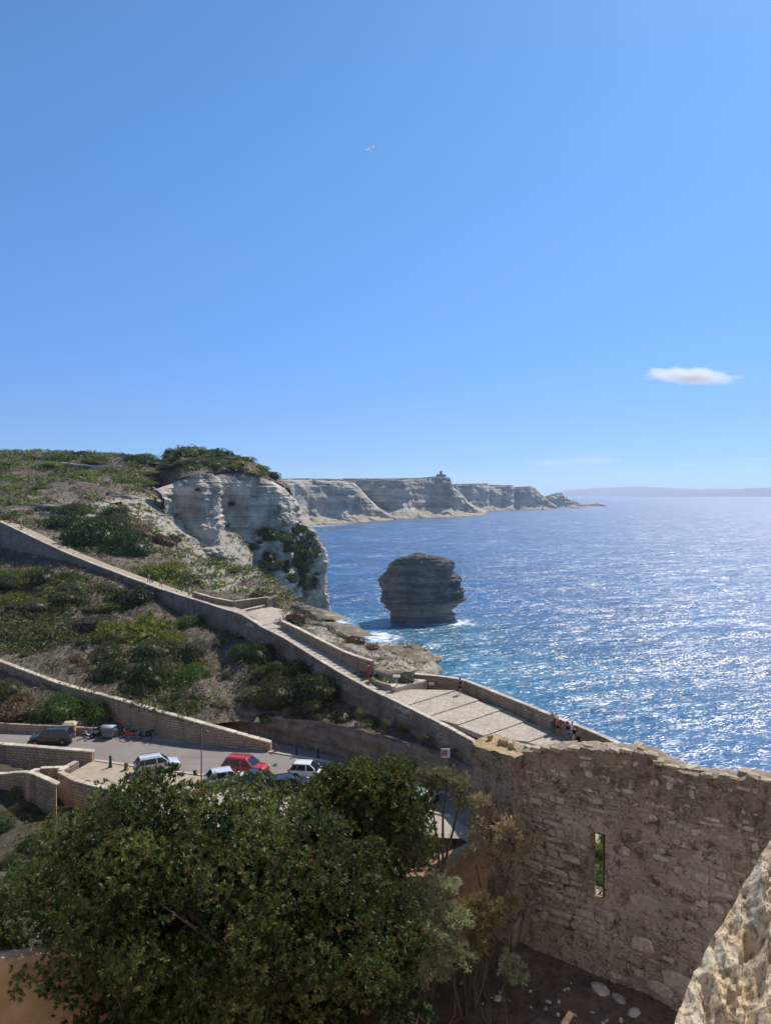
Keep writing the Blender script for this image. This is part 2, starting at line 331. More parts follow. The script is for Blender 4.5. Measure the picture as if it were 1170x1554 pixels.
def mat_bark(name, c):
    g = MT(name, .95, .1); a = g.noise(g.pos(scale=(1, 1, .3)), 14, 6, .7)
    g.set('Base Color', g.ramp(a, [(.3, [x*.5 for x in c]), (.7, [x*1.3 for x in c])])); g.bump(a, .7, .02); return g.m
M_bark = mat_bark('grey_brown_bark', (.12, .09, .065)); M_twig = mat_bark('bleached_dead_twigs', (.2, .165, .14))
def mat_sea():
    g = MT('sea_water', .09, .8); g.set('IOR', 1.36); P = g.pos()
    R = g.n('Mapping', {'Vector': P, 'Rotation': (0, 0, rad(-24))}).outputs[0]
    A = g.n('Mapping', {'Vector': R, 'Scale': (.32, 1, 1)}).outputs[0]
    w1 = g.noise(A, .11, 3, .5, .6); w2 = g.noise(A, .38, 4, .6, .5); w3 = g.noise(A, 1.3, 6, .65, .3)
    big = g.noise(P, .006, 4, .5)
    shal = g.attr('shallow').outputs['Fac']; foam = g.attr('foam').outputs['Fac']
    deep = g.ramp(big, [(.35, (.001, .045, .14)), (.65, (.002, .08, .21))])
    c = g.mix(g.math('MULTIPLY', shal, g.ramp(w2, [(.35, .35), (.65, 1)]), True), deep, (.02, .17, .2))
    caps = g.noise(g.n('Mapping', {'Vector': R, 'Scale': (.3, 1, 1)}).outputs[0], .75, 9, .7, .6)
    gate = g.noise(P, .02, 3, .5)
    cm = g.ramp(g.math('ADD', g.math('ADD', caps, g.math('MULTIPLY', g.math('SUBTRACT', gate, .5), .3)), g.math('MULTIPLY', g.math('SUBTRACT', w1, .5), .35)), [(.585, 0), (.69, .9)])
    fm = g.math('ADD', foam, g.math('MULTIPLY', g.math('SUBTRACT', g.noise(P, .22, 8, .7, 1.0), .5), 2.2))
    fm = g.ramp(fm, [(.55, 0), (.95, .95)])
    fm = g.math('MULTIPLY', fm, g.ramp(foam, [(.05, 0), (.2, 1)]))
    fo = g.math('MAXIMUM', cm, fm)
    g.set('Base Color', g.mix(fo, c, (.72, .77, .8))); g.set('Roughness', g.ramp(fo, [(0, .38), (1, .7)]))
    # wave facets: slopes taken from three sizes of wave, long crests across the wind
    acc = None
    for sc_, k_, det in ((.10, SEA_K[0], 2), (.5, SEA_K[1], 3), (1.9, SEA_K[2], 4)):
        cn = g.n('TexNoise', {'Vector': A, 'Scale': sc_, 'Detail': det, 'Roughness': .55, 'Distortion': .4}).outputs['Color']
        sl = g.n('VectorMath', {0: g.n('VectorMath', {0: cn, 1: (.5, .5, .5)}, operation='SUBTRACT').outputs[0], 1: (k_*.75, k_, 0)}, operation='MULTIPLY').outputs[0]
        acc = sl if acc is None else g.n('VectorMath', {0: acc, 1: sl}, operation='ADD').outputs[0]
    geo = g.n('NewGeometry').outputs['Normal']
    nn_ = g.n('VectorMath', {0: g.n('VectorMath', {0: geo, 1: acc}, operation='ADD').outputs[0]}, operation='NORMALIZE').outputs[0]
    g.set('Normal', nn_); return g.m
SEA_K = (.8, 1.6, 2.5)
M_sea = mat_sea()
# ================================================================ SEA
STK = PD(645, 955, 383.0); 
def build_sea():
    r = np.concatenate([np.geomspace(105, 1500, 250), np.geomspace(1510, 30000, 60)]); th = np.linspace(rad(-56), rad(56), 340)
    R, T = np.meshgrid(r, th, indexing='ij'); X, Y = R*np.sin(T), R*np.cos(T)
    fade = np.clip((1300-R)/900, 0, 1)
    a = rad(-24); U, W = X*math.cos(a)-Y*math.sin(a), X*math.sin(a)+Y*math.cos(a)
    w = 1-np.abs(fbm(U*.018, W*.055, 0, 3, 3)); w2 = fbm(U*.06, W*.16, 0, 3, 9)
    Z = ((w-.75)*1.6+w2*.5)*fade
    def near(cx, cy, rx, ry): return np.exp(-(((X-cx)/rx)**2+((Y-cy)/ry)**2))
    foam = .75*near(STK.x+6, 368, 22, 6)+.7*near(STK.x+18, 378, 9, 12)+.9*near(-2, 335, 16, 22)+.9*near(-24, 372, 10, 20)+.5*near(5, 300, 14, 16)
    for px, py in ((470, 799), (500, 796), (530, 793), (560, 790.5), (590, 788.5), (620, 786.5), (650, 784.5), (680, 782.5), (720, 778), (760, 775)):
        d = H*F/(py-HY); x, y = XY(px, d); foam = foam+.75*near(x, y+10, 70, d*.03)
    shal = .75*np.clip(0.7*near(20, 300, 45, 60)+.6*near(STK.x, 365, 40, 30)+.8*near(-25, 350, 25, 60)+.5*near(60, 250, 60, 60)+.6*near(-160, 1500, 120, 120), 0, 1)
    V = np.stack([X, Y, Z], -1).reshape(-1, 3)
    o = npmesh('sea', V, gridq(len(r), len(th))[:, ::-1], None, M_sea, True, attrs={'foam': foam.ravel(), 'shallow': shal.ravel()})
    tag(o, kind='structure')
build_sea()
# ================================================================ LINES IN THE PHOTO -> PLAN  (px, distance, height)
# near edge of the old promenade: px, d, z of the path surface, height of the retaining wall below it
EDGE = [(-160, 215, 61.0, 6), (0, 173, 57.6, 5.0), (60, 155, 54.3, 2.2), (100, 147, 52.4, .7), (140, 141, 50.8, .4), (200, 133.5, 48.8, .5), (240, 126, 48.0, 1.2), (280, 120, 47.4, 2.2), (340, 109.5, 47.0, 2.4),
        (380, 102, 47.1, 2.4), (430, 94, 46.6, 2.6), (480, 87, 45.5, 2.8), (520, 83, 44.6, 2.8), (560, 79.5, 43.9, 2.6), (620, 74, 43.45, 2.3), (720, 64.7, 43.1, 2.0), (760, 58, 42.9, 2.0), (830, 50, 42.7, 3)]
LOW = [(-160, 112, 45.5), (0, 98, 42.7), (85, 92, 41.4), (171, 86, 41.0), (226, 83, 40.6), (299, 80, 39.9), (363, 82, 39.8), (425, 80.5, 40.0), (490, 76.8, 40.7),
       (560, 73.6, 41.0), (640, 69.6, 41.0), (720, 64.3, 41.0), (760, 57.6, 40.8), (830, 49.5, 39.6)]
def edge(px): d, z, h = interp(px, EDGE); x, y = XY(px, d); return x, y, z, h
# ---------------------------------------------------------------- slope between the low wall and the promenade
def build_slope():
    px = np.linspace(-160, 830, 480); v = np.linspace(0, 1, 105)
    ld, lz = interp(px, LOW); ud, uz, uh = interp(px, EDGE)
    lx, ly = (px-CX)/F*ld, ld; ux, uy = (px-CX)/F*(ud+.15), ud+.15; uz = uz-uh
    Vv = v[None, :]; X = lx[:, None]*(1-Vv)+ux[:, None]*Vv; Y = ly[:, None]*(1-Vv)+uy[:, None]*Vv
    Z = lz[:, None]*(1-Vv)+uz[:, None]*Vv
    L = np.hypot(ux-lx, uy-ly)[:, None]; fade = np.clip(4*Vv*(1-Vv), 0, 1)
    Z = Z+fade*np.clip(L/25, 0, 1)*(fbm(X/9, Y/9, 0, 4, 2)*2.6+fbm(X/2.5, Y/2.5, 0, 4, 8)*.55)
    Z = Z+fbm(X/1.2, Y/1.2, 0, 3, 5)*.12
    rock = np.clip(fbm(X/7, Y/7, 0, 3, 21)*.9-.1+.0*Vv, 0, 1)*.45+.35*(Vv > .95)
    o = npmesh('hillside', np.stack([X, Y, Z], -1).reshape(-1, 3), gridq(len(px), len(v))[:, ::-1], None, M_ground, True, attrs={'rock': rock.ravel()})
    return tag(o, kind='structure')
O_slope = build_slope()
# ---------------------------------------------------------------- sheets from scattered heights
def sheet(name, ctrl, poly, step, mat, rough=(.5, .15), rockf=None, kind='structure', lam=.02, zmod=None):
    """ctrl (x,y,z) in plan; poly plan outline"""
    f = tps(ctrl, lam); P = np.array(poly); x0, y0 = P.min(0); x1, y1 = P.max(0)
    xs = np.arange(x0-step, x1+step, step); ys = np.arange(y0-step, y1+step, step); X, Y = np.meshgrid(xs, ys, indexing='ij')
    Z = f(X, Y)+fbm(X/8, Y/8, 0, 4, 31)*rough[0]*2+fbm(X/1.6, Y/1.6, 0, 4, 11)*rough[1]*2
    if zmod: Z = zmod(X, Y, Z)
    q = gridq(len(xs), len(ys)); xf, yf, zf = X.ravel(), Y.ravel(), Z.ravel()
    q = q[inpoly(xf[q].mean(1), yf[q].mean(1), poly)]
    used, inv = np.unique(q, return_inverse=True); q = inv.reshape(q.shape); V = np.stack([xf, yf, zf], -1)[used]
    # pull the stair-stepped rim onto the outline
    e = np.sort(np.concatenate([q[:, [0, 1]], q[:, [1, 2]], q[:, [2, 3]], q[:, [3, 0]]]), 1); ue, c = np.unique(e, axis=0, return_counts=True)
    rim = np.unique(ue[c == 1]); best = np.full(len(rim), 1e9); bp = V[rim, :2].copy()
    for i in range(len(poly)):
        a, b = P[i], P[(i+1) % len(P)]; t = np.clip(((V[rim, :2]-a)@(b-a))/max(1e-9, (b-a)@(b-a)), 0, 1)[:, None]
        pp = a+t*(b-a); dd = np.hypot(*(pp-V[rim, :2]).T); m = dd < best; best[m] = dd[m]; bp[m] = pp[m]
    m = best < step*1.2; V[rim[m], :2] = bp[m]
    rk = rockf(V[:, 0], V[:, 1], V[:, 2]) if rockf else np.zeros(len(V))
    o = npmesh(name, V, q, None, mat, True, attrs={'rock': rk}); return tag(o, kind=kind)
def C3(t): px, py, d = t; p = PD(px, py, d); return (p.x, p.y, p.z)
EP = [edge(p) for p in (-160, 0, 60, 140, 200, 280, 340, 380, 430, 480, 520, 560)]
def far_off(px, w):
    x, y, z, h = edge(px); x2, y2, z2, h2 = edge(px+6); t = Vector((x2-x, y2-y)).normalized(); n = Vector((-t.y, t.x))
    if n.x < 0: n = -n
    return x+n.x*w, y+n.y*w, z
WID = [(-160, 3), (200, 2.8), (380, 2.4), (430, 2.1), (480, 2.4), (533, 2.9), (560, 4.2)]
FARP = [far_off(p, interp(p, WID)[0]) for p in (-160, 0, 60, 140, 200, 280, 340, 380, 430, 480, 533)]
upper = [C3(t) for t in [(0, 765, 205), (60, 768, 210), (0, 735, 250), (60, 728, 255), (0, 702, 300), (60, 696, 310), (140, 697, 310), (215, 696, 300), (-160, 700, 300), (-160, 745, 250),
    (-160, 690, 380), (120, 805, 175), (200, 825, 162), (200, 790, 195), (262, 835, 172), (150, 764, 228), (170, 730, 265), (120, 716, 285), (228, 752, 255), (290, 851, 163), (340, 860, 158), (384, 863, 156),
    (300, 893, 138), (350, 908, 126), (400, 905, 132), (392, 918, 125), (440, 927, 120), (470, 930, 121), (497, 938, 119), (448, 948, 108), (470, 952, 104), (520, 976, 96), (552, 978, 99),
    (590, 992, 96), (620, 988, 100), (655, 999, 97), (600, 1030, 83.5), (300, 860, 205), (325, 872, 240), (350, 885, 260), (265, 800, 225), (285, 840, 225)]]
upper += [(x, y, z-.15) for x, y, z in FARP]+[(x, y, z-.3) for x, y, z, h in EP]+[(3.4, 81.5, 43.4)]
rim_u = [XY(*t) for t in [(600, 81), (628, 84), (640, 88), (661, 96), (650, 102), (620, 104), (590, 102), (552, 101), (530, 106), (505, 116), (497, 121), (470, 126), (440, 140), (405, 152), (388, 158), (372, 172), (352, 200), (368, 245), (385, 290),
    (330, 300), (250, 330), (140, 350), (-160, 400)]]
poly_u = [(x, y) for x, y, z in [edge(p)[:3] for p in (-160, -60, 0, 60, 140, 200, 280, 340, 380, 430, 480, 520, 545)]]
poly_u = [(x+.35, y+.25) for x, y in poly_u]+rim_u
def rock_u(X, Y, Z):
    px = CX+F*X/Y; py = HY+(H-Z)*F/Y
    r = .1+.25*fbm(X/9, Y/9, 0, 3, 77)
    def b(cx, cy, rx, ry): return np.exp(-(((px-cx)/rx)**2+((py-cy)/ry)**2))
    r = r+.65*b(262, 800, 60, 38)+.6*b(130, 775, 110, 14)+.55*b(345, 872, 60, 26)+.5*b(610, 1000, 80, 40)+.8*b(345, 835, 45, 45)+.5*b(215, 760, 60, 16)+.45*b(500, 960, 60, 20)-.5*b(150, 815, 90, 22)
    return np.clip(r, 0, .95)
O_upper = sheet('upper_hillside', upper, poly_u, .8, M_ground, (.45, .16), rock_u)
# plateau above the cliff, dipping under the hillside on its left
f_up = tps(upper)
def dip(X, Y, Z):
    px = CX+F*X/Y; w = np.clip((px-238)/36, 0, 1)*np.clip((345-Y)/30, 0, 1)+(px > 250)*np.clip((Y-315)/30, 0, 1); w = np.clip(w, 0, 1)
    return Z*w+(np.minimum(f_up(X, Y), Z)-2.0)*(1-w)
CL = [(238, 743, 250), (262, 734, 262), (286, 724, 263), (303, 717, 262), (322, 719, 268), (325, 722, 292), (342, 719, 297), (360, 717, 300), (390, 722, 306), (415, 731, 313), (432, 741, 322), (446, 757, 345), (440, 752, 400)]
CLX = [C3(t) for t in CL]
plat = [C3(t) for t in [(222, 686, 300), (255, 687, 292), (290, 691, 290), (340, 694, 298), (345, 690, 330), (400, 709, 330), (428, 731, 345), (150, 700, 300), (215, 735, 262), (300, 690, 360), (120, 696, 380), (200, 715, 270)]]
plat += CLX+[(x, y+3, z+1.2) for x, y, z in CLX[1:-2]]
poly_p = [(x, y) for x, y, z in CLX]+[XY(*t) for t in [(380, 430), (150, 430), (60, 360), (110, 315), (170, 290), (205, 262)]]
O_plat = sheet('plateau', plat, poly_p, .9, M_ground, (.3, .15), lambda X, Y, Z: np.clip(.35*fbm(X/6, Y/6, 0, 3, 5)+.1, 0, 1), zmod=dip)
# ================================================================ CLIFF FACES
def smooth_line(P, n):
    P = np.array(P, float); s = np.r_[0, np.cumsum(np.hypot(np.diff(P[:, 0]), np.diff(P[:, 1])))]
    t = np.linspace(0, s[-1], n); return np.stack([np.interp(t, s, P[:, k]) for k in range(P.shape[1])], 1), t
def rock_strip(name, top, zb, mat, step=.6, vstep=.4, amp=1.0, bed=1.6, flare=.12, rim=2.5, side=1, noise=1.6, seed=1, parent=None, rough=.35, kind='structure', back=2.0):
    """a rock face hanging from the plan line top (x,y,z) down to zb (number or one per point); side=+1 puts the outside to the right of the line"""
    T0 = np.array(top, float); zbv = np.broadcast_to(np.asarray(zb, float), (len(T0),)); A, t = smooth_line(np.c_[T0, zbv], max(8, int(np.hypot(*np.diff(T0[:, :2], axis=0).T).sum()/step)))
    k = np.ones(7)/7; tx, ty = np.gradient(A[:, 0]), np.gradient(A[:, 1])
    for _ in range(2):
        tx = np.convolve(np.pad(tx, 3, 'edge'), k, 'valid'); ty = np.convolve(np.pad(ty, 3, 'edge'), k, 'valid')
    l = np.hypot(tx, ty)+1e-9; nx, ny = ty/l*side, -tx/l*side
    hmax = (A[:, 2]-A[:, 3]).max(); nv = int(hmax/vstep)+3; v = np.linspace(0, 1, nv)[None, :]
    Z = A[:, 2:3]*(1-v)+A[:, 3:4]*v; dep = A[:, 2:3]-Z
    X = A[:, 0:1]+0*v; Y = A[:, 1:2]+0*v
    off = np.minimum(dep/rim, 1)*rim*.5+flare*dep
    on = np.clip(dep/(rim*.5), 0, 1)
    off = off+on*amp*(strata(Z+fbm(X/20, Y/20, 0, 2, seed)*1.2, bed, seed)*.55*(.5+.5*fbm(X/7, Y/7, Z/7, 2, seed+3))+strata(Z, bed*3.7, seed+9)*.8+noise*fbm(X/8, Y/8, Z/9, 5, seed)+.6*noise*fbm(X/3, Y/3, Z/9, 3, seed+6))
    off = off+rough*fbm(X/1.1, Y/1.1, Z/.6, 3, seed+2)*(.3+.7*on)
    V = np.stack([X+nx[:, None]*off, Y+ny[:, None]*off, Z], -1)
    B = V[:, :1].copy(); B[:, 0, 0] -= nx*back; B[:, 0, 1] -= ny*back; B[:, 0, 2] -= .5; V = np.concatenate([B, V], 1)
    q = gridq(len(A), nv+1); q = q[:, ::-1] if side < 0 else q
    return tag(npmesh(name, V.reshape(-1, 3), q, parent, mat, False), kind=kind)
O_cliff = rock_strip('headland_cliff', CLX, [48, 44, 42, 40, 37, 28, 27, 26, 18, 8, -2, -2, -2], M_cliff, .55, .32, 1.35, 1.3, .03, 4.5, 1, 1.7, seed=4, rough=.6)
# face of the rocky neck that drops behind the promenade to the water
nk = [(*XY(px, d), H-(py-HY)*d/F) for px, py, d in ((628, 1026, 84), (640, 1012, 88), (661, 999, 96), (650, 992, 102), (620, 988, 104), (590, 988, 102), (552, 977, 101), (530, 968, 106), (505, 945, 116), (497, 937, 121), (470, 930, 126), (440, 915, 140), (405, 890, 152), (388, 866, 158), (372, 880, 172), (352, 890, 200), (368, 905, 245), (385, 905, 290))]
rock_strip('neck_cliff', nk, -3, M_ledge, .7, .6, .8, 1.1, .02, 1.2, 1, .9, seed=8, back=1.0)
def rock_blob(name, levels, mat, ratio=.8, n=200, vstep=.4, amp=1.0, bed=1.5, noise=1.2, seed=1, top=1.5, rough=.3, power=2.4, smooth=False, bedamp=1.0, kind='structure'):
    """a free standing rock: levels are (py, px left, px right, distance) from the summit down"""
    rows = []
    for py, a, b, d in levels: rows.append(((H-(py-HY)*d/F), ((a+b)/2-CX)/F*d, (b-a)/2*d/F, d))
    R = np.array(rows)[::-1]; zs = np.arange(R[0, 0], R[-1, 0]+1e-6, vstep); cx, a, dd = [np.interp(zs, R[:, 0], R[:, k]) for k in (1, 2, 3)]
    th = np.linspace(0, 2*np.pi, n, endpoint=False); ct, st = np.cos(th), np.sin(th)
    rr = (np.abs(ct)**power+np.abs(st)**power)**(-1/power)
    X = cx[:, None]+a[:, None]*rr*ct; Y = dd[:, None]+a[:, None]*ratio*rr*st; Z = zs[:, None]+0*X
    S = bedamp*strata(Z+fbm(X/25, Y/25, 0, 2, seed)*1.5, bed, seed)*.5*np.clip(.45+1.3*fbm(X/8, Y/8, Z/3, 3, seed+4), 0, 1.3)+bedamp*.35*strata(Z+fbm(X/12, Y/12, 0, 2, seed+6)*1.2, bed*3.3, seed+7)*np.clip(.7+.8*fbm(X/10, Y/10, Z/10, 2, seed+11), 0, 1.4)
    o = amp*(S+noise*fbm(X/7, Y/7, Z/7, 5, seed+1))+rough*fbm(X/1.2, Y/1.2, Z/.6, 3, seed+2)
    hx, hy = ct, st*1.0; X = X+hx*o; Y = Y+hy*o
    cap = []; k = 40
    for i in range(1, k+1):
        s = 1-i/k; cxx, cyy = cx[-1], dd[-1]; x = cxx+(X[-1]-cxx)*s; y = cyy+(Y[-1]-cyy)*s
        cap.append(np.stack([x, y, zs[-1]+top*(1-s*s)+np.round((fbm(x/3.5, y/3.5, 0, 4, seed+5)+.15*fbm(x, y, 0, 2, seed))*5)*.16*min(1, 2*(1-s))*rough*3], -1))
    V = np.concatenate([np.stack([X, Y, Z], -1), np.array(cap)]); q = gridq(n, len(V)).copy()
    i, j = q//len(V), q % len(V)
    V2 = V.reshape(-1, 3); q = gridq(len(V), n+1); r_, c_ = q//(n+1), q % (n+1); q = r_*n+(c_ % n)
    return tag(npmesh(name, V2, q[:, ::-1], None, mat, smooth), kind=kind)
stack = rock_blob('sea_stack', [(842.5, 620, 655, 383), (845.5, 607, 671, 383), (848, 602, 679, 383), (851, 597, 686, 383), (857, 588, 692, 383), (863, 584, 690, 383), (870, 580, 690, 383), (876, 577, 697, 383), (881, 575, 700, 383), (885, 577, 696, 383), (890, 576, 702, 383), (896, 577, 705, 383), (900, 578, 699, 383), (908, 577, 706, 383), (914, 580, 699, 383), (918, 583, 694, 383), (922, 586, 690, 383), (926, 590, 688, 383),
    (929, 594, 686, 383), (931, 592, 692, 383), (938, 593, 694, 383), (946, 595, 692, 383), (950, 597, 690, 383), (962, 594, 692, 383)], M_stack, .5, 240, .26, 1.1, 1.1, 2.1, 3, .8, .6, 2.15, bedamp=2.4)
stack['kind'] = ''; del stack['kind']; tag(stack, 'dark layered sea stack standing alone in the blue sea with a narrower pale foot', 'sea stack')
O_butt = rock_blob('cliff_buttress', [(792, 436, 448, 352), (798, 420, 466, 352), (810, 408, 478, 354), (825, 400, 490, 356), (840, 394, 496, 358), (860, 385, 498, 362), (880, 378, 494, 366), (895, 372, 493, 370), (910, 366, 496, 374), (930, 360, 503, 378), (948, 350, 508, 380), (957, 345, 510, 380)],
    M_cliff, .7, 190, .42, 1.5, 2.2, 2.6, 12, 1.0, .9, 2.2, bedamp=.7)
# ledge of pale beds on the neck, top right of the promenade
lb = rock_blob('ledge_rock', [(979, 585, 640, 100), (984, 566, 652, 98.5), (992, 556, 660, 97.5), (1000, 553, 664, 96.5), (1008, 556, 662, 96), (1016, 560, 657, 95), (1026, 560, 650, 94), (1060, 560, 645, 92)], M_ledge, .28, 200, .12, .9, .5, 1.7, 6, .12, .35, 2.2, bedamp=2.0)
ob = rock_blob('outcrop_rock', [(853, 318, 372, 160), (857, 305, 380, 159), (862, 300, 384, 158), (868, 296, 385, 157), (880, 290, 392, 155), (900, 285, 400, 150)], M_ledge, .35, 170, .14, .9, .7, 1.5, 9, .15, .4, 2.2, bedamp=2.0)
ob2 = rock_blob('garden_rock', [(1012, 588, 622, 84.5), (1018, 580, 632, 84), (1026, 574, 634, 83.5), (1036, 572, 632, 83), (1050, 575, 628, 82)], M_ledge, .45, 120, .1, .7, .4, 1.5, 16, .12, .35, 2.0, bedamp=1.8)
# broken pale beds cropping out of the slope above the promenade
_bv = None
def on_up(px, py):
    global _bv
    if _bv is None: _bv = BVHTree.FromPolygons([v.co.copy() for v in O_upper.data.vertices], [tuple(p.vertices) for p in O_upper.data.polygons])
    return _bv.ray_cast(Vector((0, 0, H)), Vector(((px-CX)/F, 1, -(py-HY)/F)).normalized())[0]
for k, (L_, hh) in enumerate([([(40, 768), (80, 771), (125, 777), (170, 784)], 1.6), ([(60, 781), (100, 786), (150, 792)], 1.2), ([(165, 752), (200, 757), (240, 766), (270, 780)], 2.2), ([(185, 768), (225, 777), (262, 790), (300, 806)], 2.4), ([(195, 785), (235, 795), (275, 812), (312, 830)], 2.2), ([(232, 745), (258, 758), (285, 778), (308, 798), (320, 815)], 3.0), ([(215, 803), (250, 815), (285, 832), (318, 848)], 1.8), ([(0, 757), (30, 760), (62, 766)], 1.3), ([(385, 862), (400, 880), (420, 900)], 1.6), ([(470, 948), (500, 955), (530, 972)], 1.0), ([(440, 925), (470, 934), (495, 946)], 1.2)]):
    q = [on_up(*t) for t in L_]
    if all(q): rock_strip('rock_bed', [(p.x, p.y, p.z+hh*.55) for p in q], [p.z-hh for p in q], M_ledge, .4, .16, .5, .45, .15, .6, 1, 1.2, seed=50+k, rough=.35, back=4.5)
# ================================================================ FAR CLIFFS
def headland(name, cols, seed, plateau=500, wob=55, wl=220, zface=.38, talus=70, shelf=60, kind='structure'):
    """cols: (px, py of the rim, distance of the shoreline)"""
    c = np.array(cols, float); px = np.linspace(c[0, 0], c[-1, 0], 330); top = np.interp(px, c[:, 0], c[:, 1]); d = np.interp(px, c[:, 0], c[:, 2])
    X0, Y0 = (px-CX)/F*d, d; s = np.r_[0, np.cumsum(np.hypot(np.diff(X0), np.diff(Y0)))]
    prof = np.array([(0, -4, 0), (.15, .8, .0), (.35, 2.5, 0), (1.0, 7, .0), (1.6, 15, 0), (2.0, 25, 0), (2.08, 60, .6), (2.12, 78, .85), (2.3, 88, 1), (2.36, 92, 1), (2.6, 94, 1), (4.5, 98, 1), (7.0, 101, 1), (8.0, 99, 1)])
    v = np.concatenate([np.linspace(0, 2, 26), np.linspace(2.0, 2.36, 40)[1:], np.linspace(2.36, 8, 16)[1:]])
    inl = np.interp(v, [0, 1, 2, 2.4, 8], [0, shelf, shelf+talus, shelf+talus+22, plateau]); zz = np.interp(v, prof[:, 0], prof[:, 1])/100
    ridge = (1-np.abs(fbm(s/wl, seed, 0, 3, seed)))*wob-wob*.7
    INL = inl[None, :]+ridge[:, None]*np.interp(v, [0, .6, 1.4, 3, 8], [.25, .5, 1, .8, 0])[None, :]
    Xs = X0[:, None]+0*INL; Ys = Y0[:, None]+INL
    Zt = (H-(top[:, None]-HY)*(Y0[:, None]+inl[-1]*.0+shelf+talus)/F)
    Z = zz[None, :]*Zt
    Xs = Xs*(Ys/Y0[:, None])
    n = fbm(Xs/60, Ys/60, Z/25, 5, seed+3); n2 = strata(Z+fbm(Xs/150, 0, 0, 2, seed)*6, 9, seed)*6*(v[None, :] > 1.9)*(v[None, :] < 2.4)
    Ys = Ys-(n*34+fbm(Xs/17, Ys/17, Z/9, 4, seed+5)*9)*np.interp(v, [0, .5, 2, 2.4, 3], [.1, 1, 1, .8, .2])[None, :]-n2
    Z = Z+fbm(Xs/30, Ys/30, 0, 4, seed+8)*np.interp(v, [0, .15, 1, 1.8, 2, 2.4, 3], [.0, 4, 12, 10, 4, 2, 1.0])[None, :]*np.clip(Zt/80, .2, 1)
    return tag(npmesh(name, np.stack([Xs, Ys, Z], -1).reshape(-1, 3), gridq(len(px), len(v))[:, ::-1], None, M_far, False), kind=kind)
headland('far_cliff', [(380, 722, 1180), (430, 722, 1340), (470, 722, 1520), (500, 723, 1560), (520, 724, 1600), (538, 730, 1640), (548, 742, 1660), (560, 757, 1700), (575, 772, 1740), (592, 782, 1790), (604, 788, 1830)], 3, 500, 45, 160, talus=35, shelf=30)
headland('far_cliff', [(520, 723, 1950), (560, 723, 1900), (600, 723, 1880), (640, 722, 1980), (655, 720, 2010), (672, 719, 2030), (683, 722, 2040), (688, 738, 2060), (700, 750, 2080), (712, 765, 2110), (728, 775, 2180), (738, 778, 2240)], 11, 500, 120, 210, talus=70, shelf=45)
headland('far_cliff', [(660, 734, 2500), (690, 733, 2560), (740, 732, 2750), (742, 734, 2800), (762, 735, 2850), (778, 735, 2900), (781, 738, 2950), (805, 737, 3000), (812, 740, 3030), (822, 750, 3080), (832, 762, 3120), (845, 769, 3200)], 23, 500, 150, 260, talus=40, shelf=20)
headland('far_cliff', [(815, 757, 3450), (832, 752, 3470), (842, 749, 3500), (853, 748, 3520), (857, 753, 3540), (866, 758, 3560), (878, 763, 3600), (884, 767, 3650)], 31, 200, 40, 200, talus=30, shelf=20)
headland('far_cliff', [(868, 766, 3860), (885, 765, 3870), (896, 764.2, 3880), (905, 762.5, 3890), (912, 765, 3900), (920, 768.5, 3910)], 37, 90, 20, 120, talus=20, shelf=15)
def hills(name, cols, d, mat, seed):
    c = np.array(cols, float); px = np.linspace(c[0, 0], c[-1, 0], 400); z = H-(np.interp(px, c[:, 0], c[:, 1])-HY)*d/F
    z = z+fbm(px/14, seed, 0, 4, seed)*10; v = np.array([0, .15, .4, .7, 1.0, 1.6]); hh = np.array([-.05, .2, .55, .85, 1, .2])
    X = (px[:, None]-CX)/F*(d+v[None, :]*900); Y = d+v[None, :]*900+fbm(px/9, seed, 0, 3, 2)[:, None]*120; Z = z[:, None]*hh[None, :]
    return tag(npmesh(name, np.stack([X, Y, Z], -1).reshape(-1, 3), gridq(len(px), len(v))[:, ::-1], None, mat, True), kind='structure')
M_hill = mat_soil('distant_hill', (.09, .09, .07), (.14, .13, .1), (.2, .18, .14), .004)
hills('distant_hills', [(835, 748), (860, 744), (900, 740.5), (950, 738.5), (985, 738), (1020, 740.5), (1060, 742), (1090, 741), (1130, 742), (1200, 741), (1320, 738), (1400, 741)], 21500, M_hill, 3)
hills('distant_hills', [(960, 747), (1010, 745), (1060, 744), (1100, 743), (1140, 740.5), (1180, 739), (1300, 736), (1400, 740)], 17500, M_hill, 7)
# ================================================================ LOW GROUND: road shelf, parking, slope towards the camera, garden
def flat(name, poly, z, mat, th=.0):
    v, f = [], []; n = len(poly)
    for p in poly: v.append((p[0], p[1], z if len(p) < 3 else p[2]))
    f.append(list(range(n))); o = mesh(name, v, f, None, mat); bmf = bmesh.new(); bmf.from_mesh(o.data); bmesh.ops.triangulate(bmf, faces=bmf.faces[:])
    for fc in bmf.faces:
        if fc.normal.z < 0: fc.normal_flip()
    bmf.to_mesh(o.data); bmf.free(); return tag(o, kind='structure')
flat('road_shelf', [(-130, 92), (-43, 91), (-20, 90), (-8, 88), (2, 80), (14, 68), (22, 50), (12, 50), (6, 58), (-14, 60), (-21, 64), (-28.5, 69.4), (-30.8, 70.8), (-29.8, 74.4), (-40, 76.5), (-130, 80.5)], 37.93, M_pave2)
road_far = [(-130, 89), (-60, 85.5), (-43.5, 83.6), (-29, 82), (-20, 79.9), (-12.3, 77.2), (-7, 75.0), (-1.6, 71.8), (3.4, 68.4), (10, 62), (16, 50)]
road_near = [(12, 50), (5.5, 62), (-2, 66.2), (-10, 69.0), (-18.1, 71.2), (-24.3, 73.2), (-29.6, 75.1), (-40, 77.2), (-60, 79.2), (-130, 82)]
flat('road', road_far+road_near, 37.94, M_road)
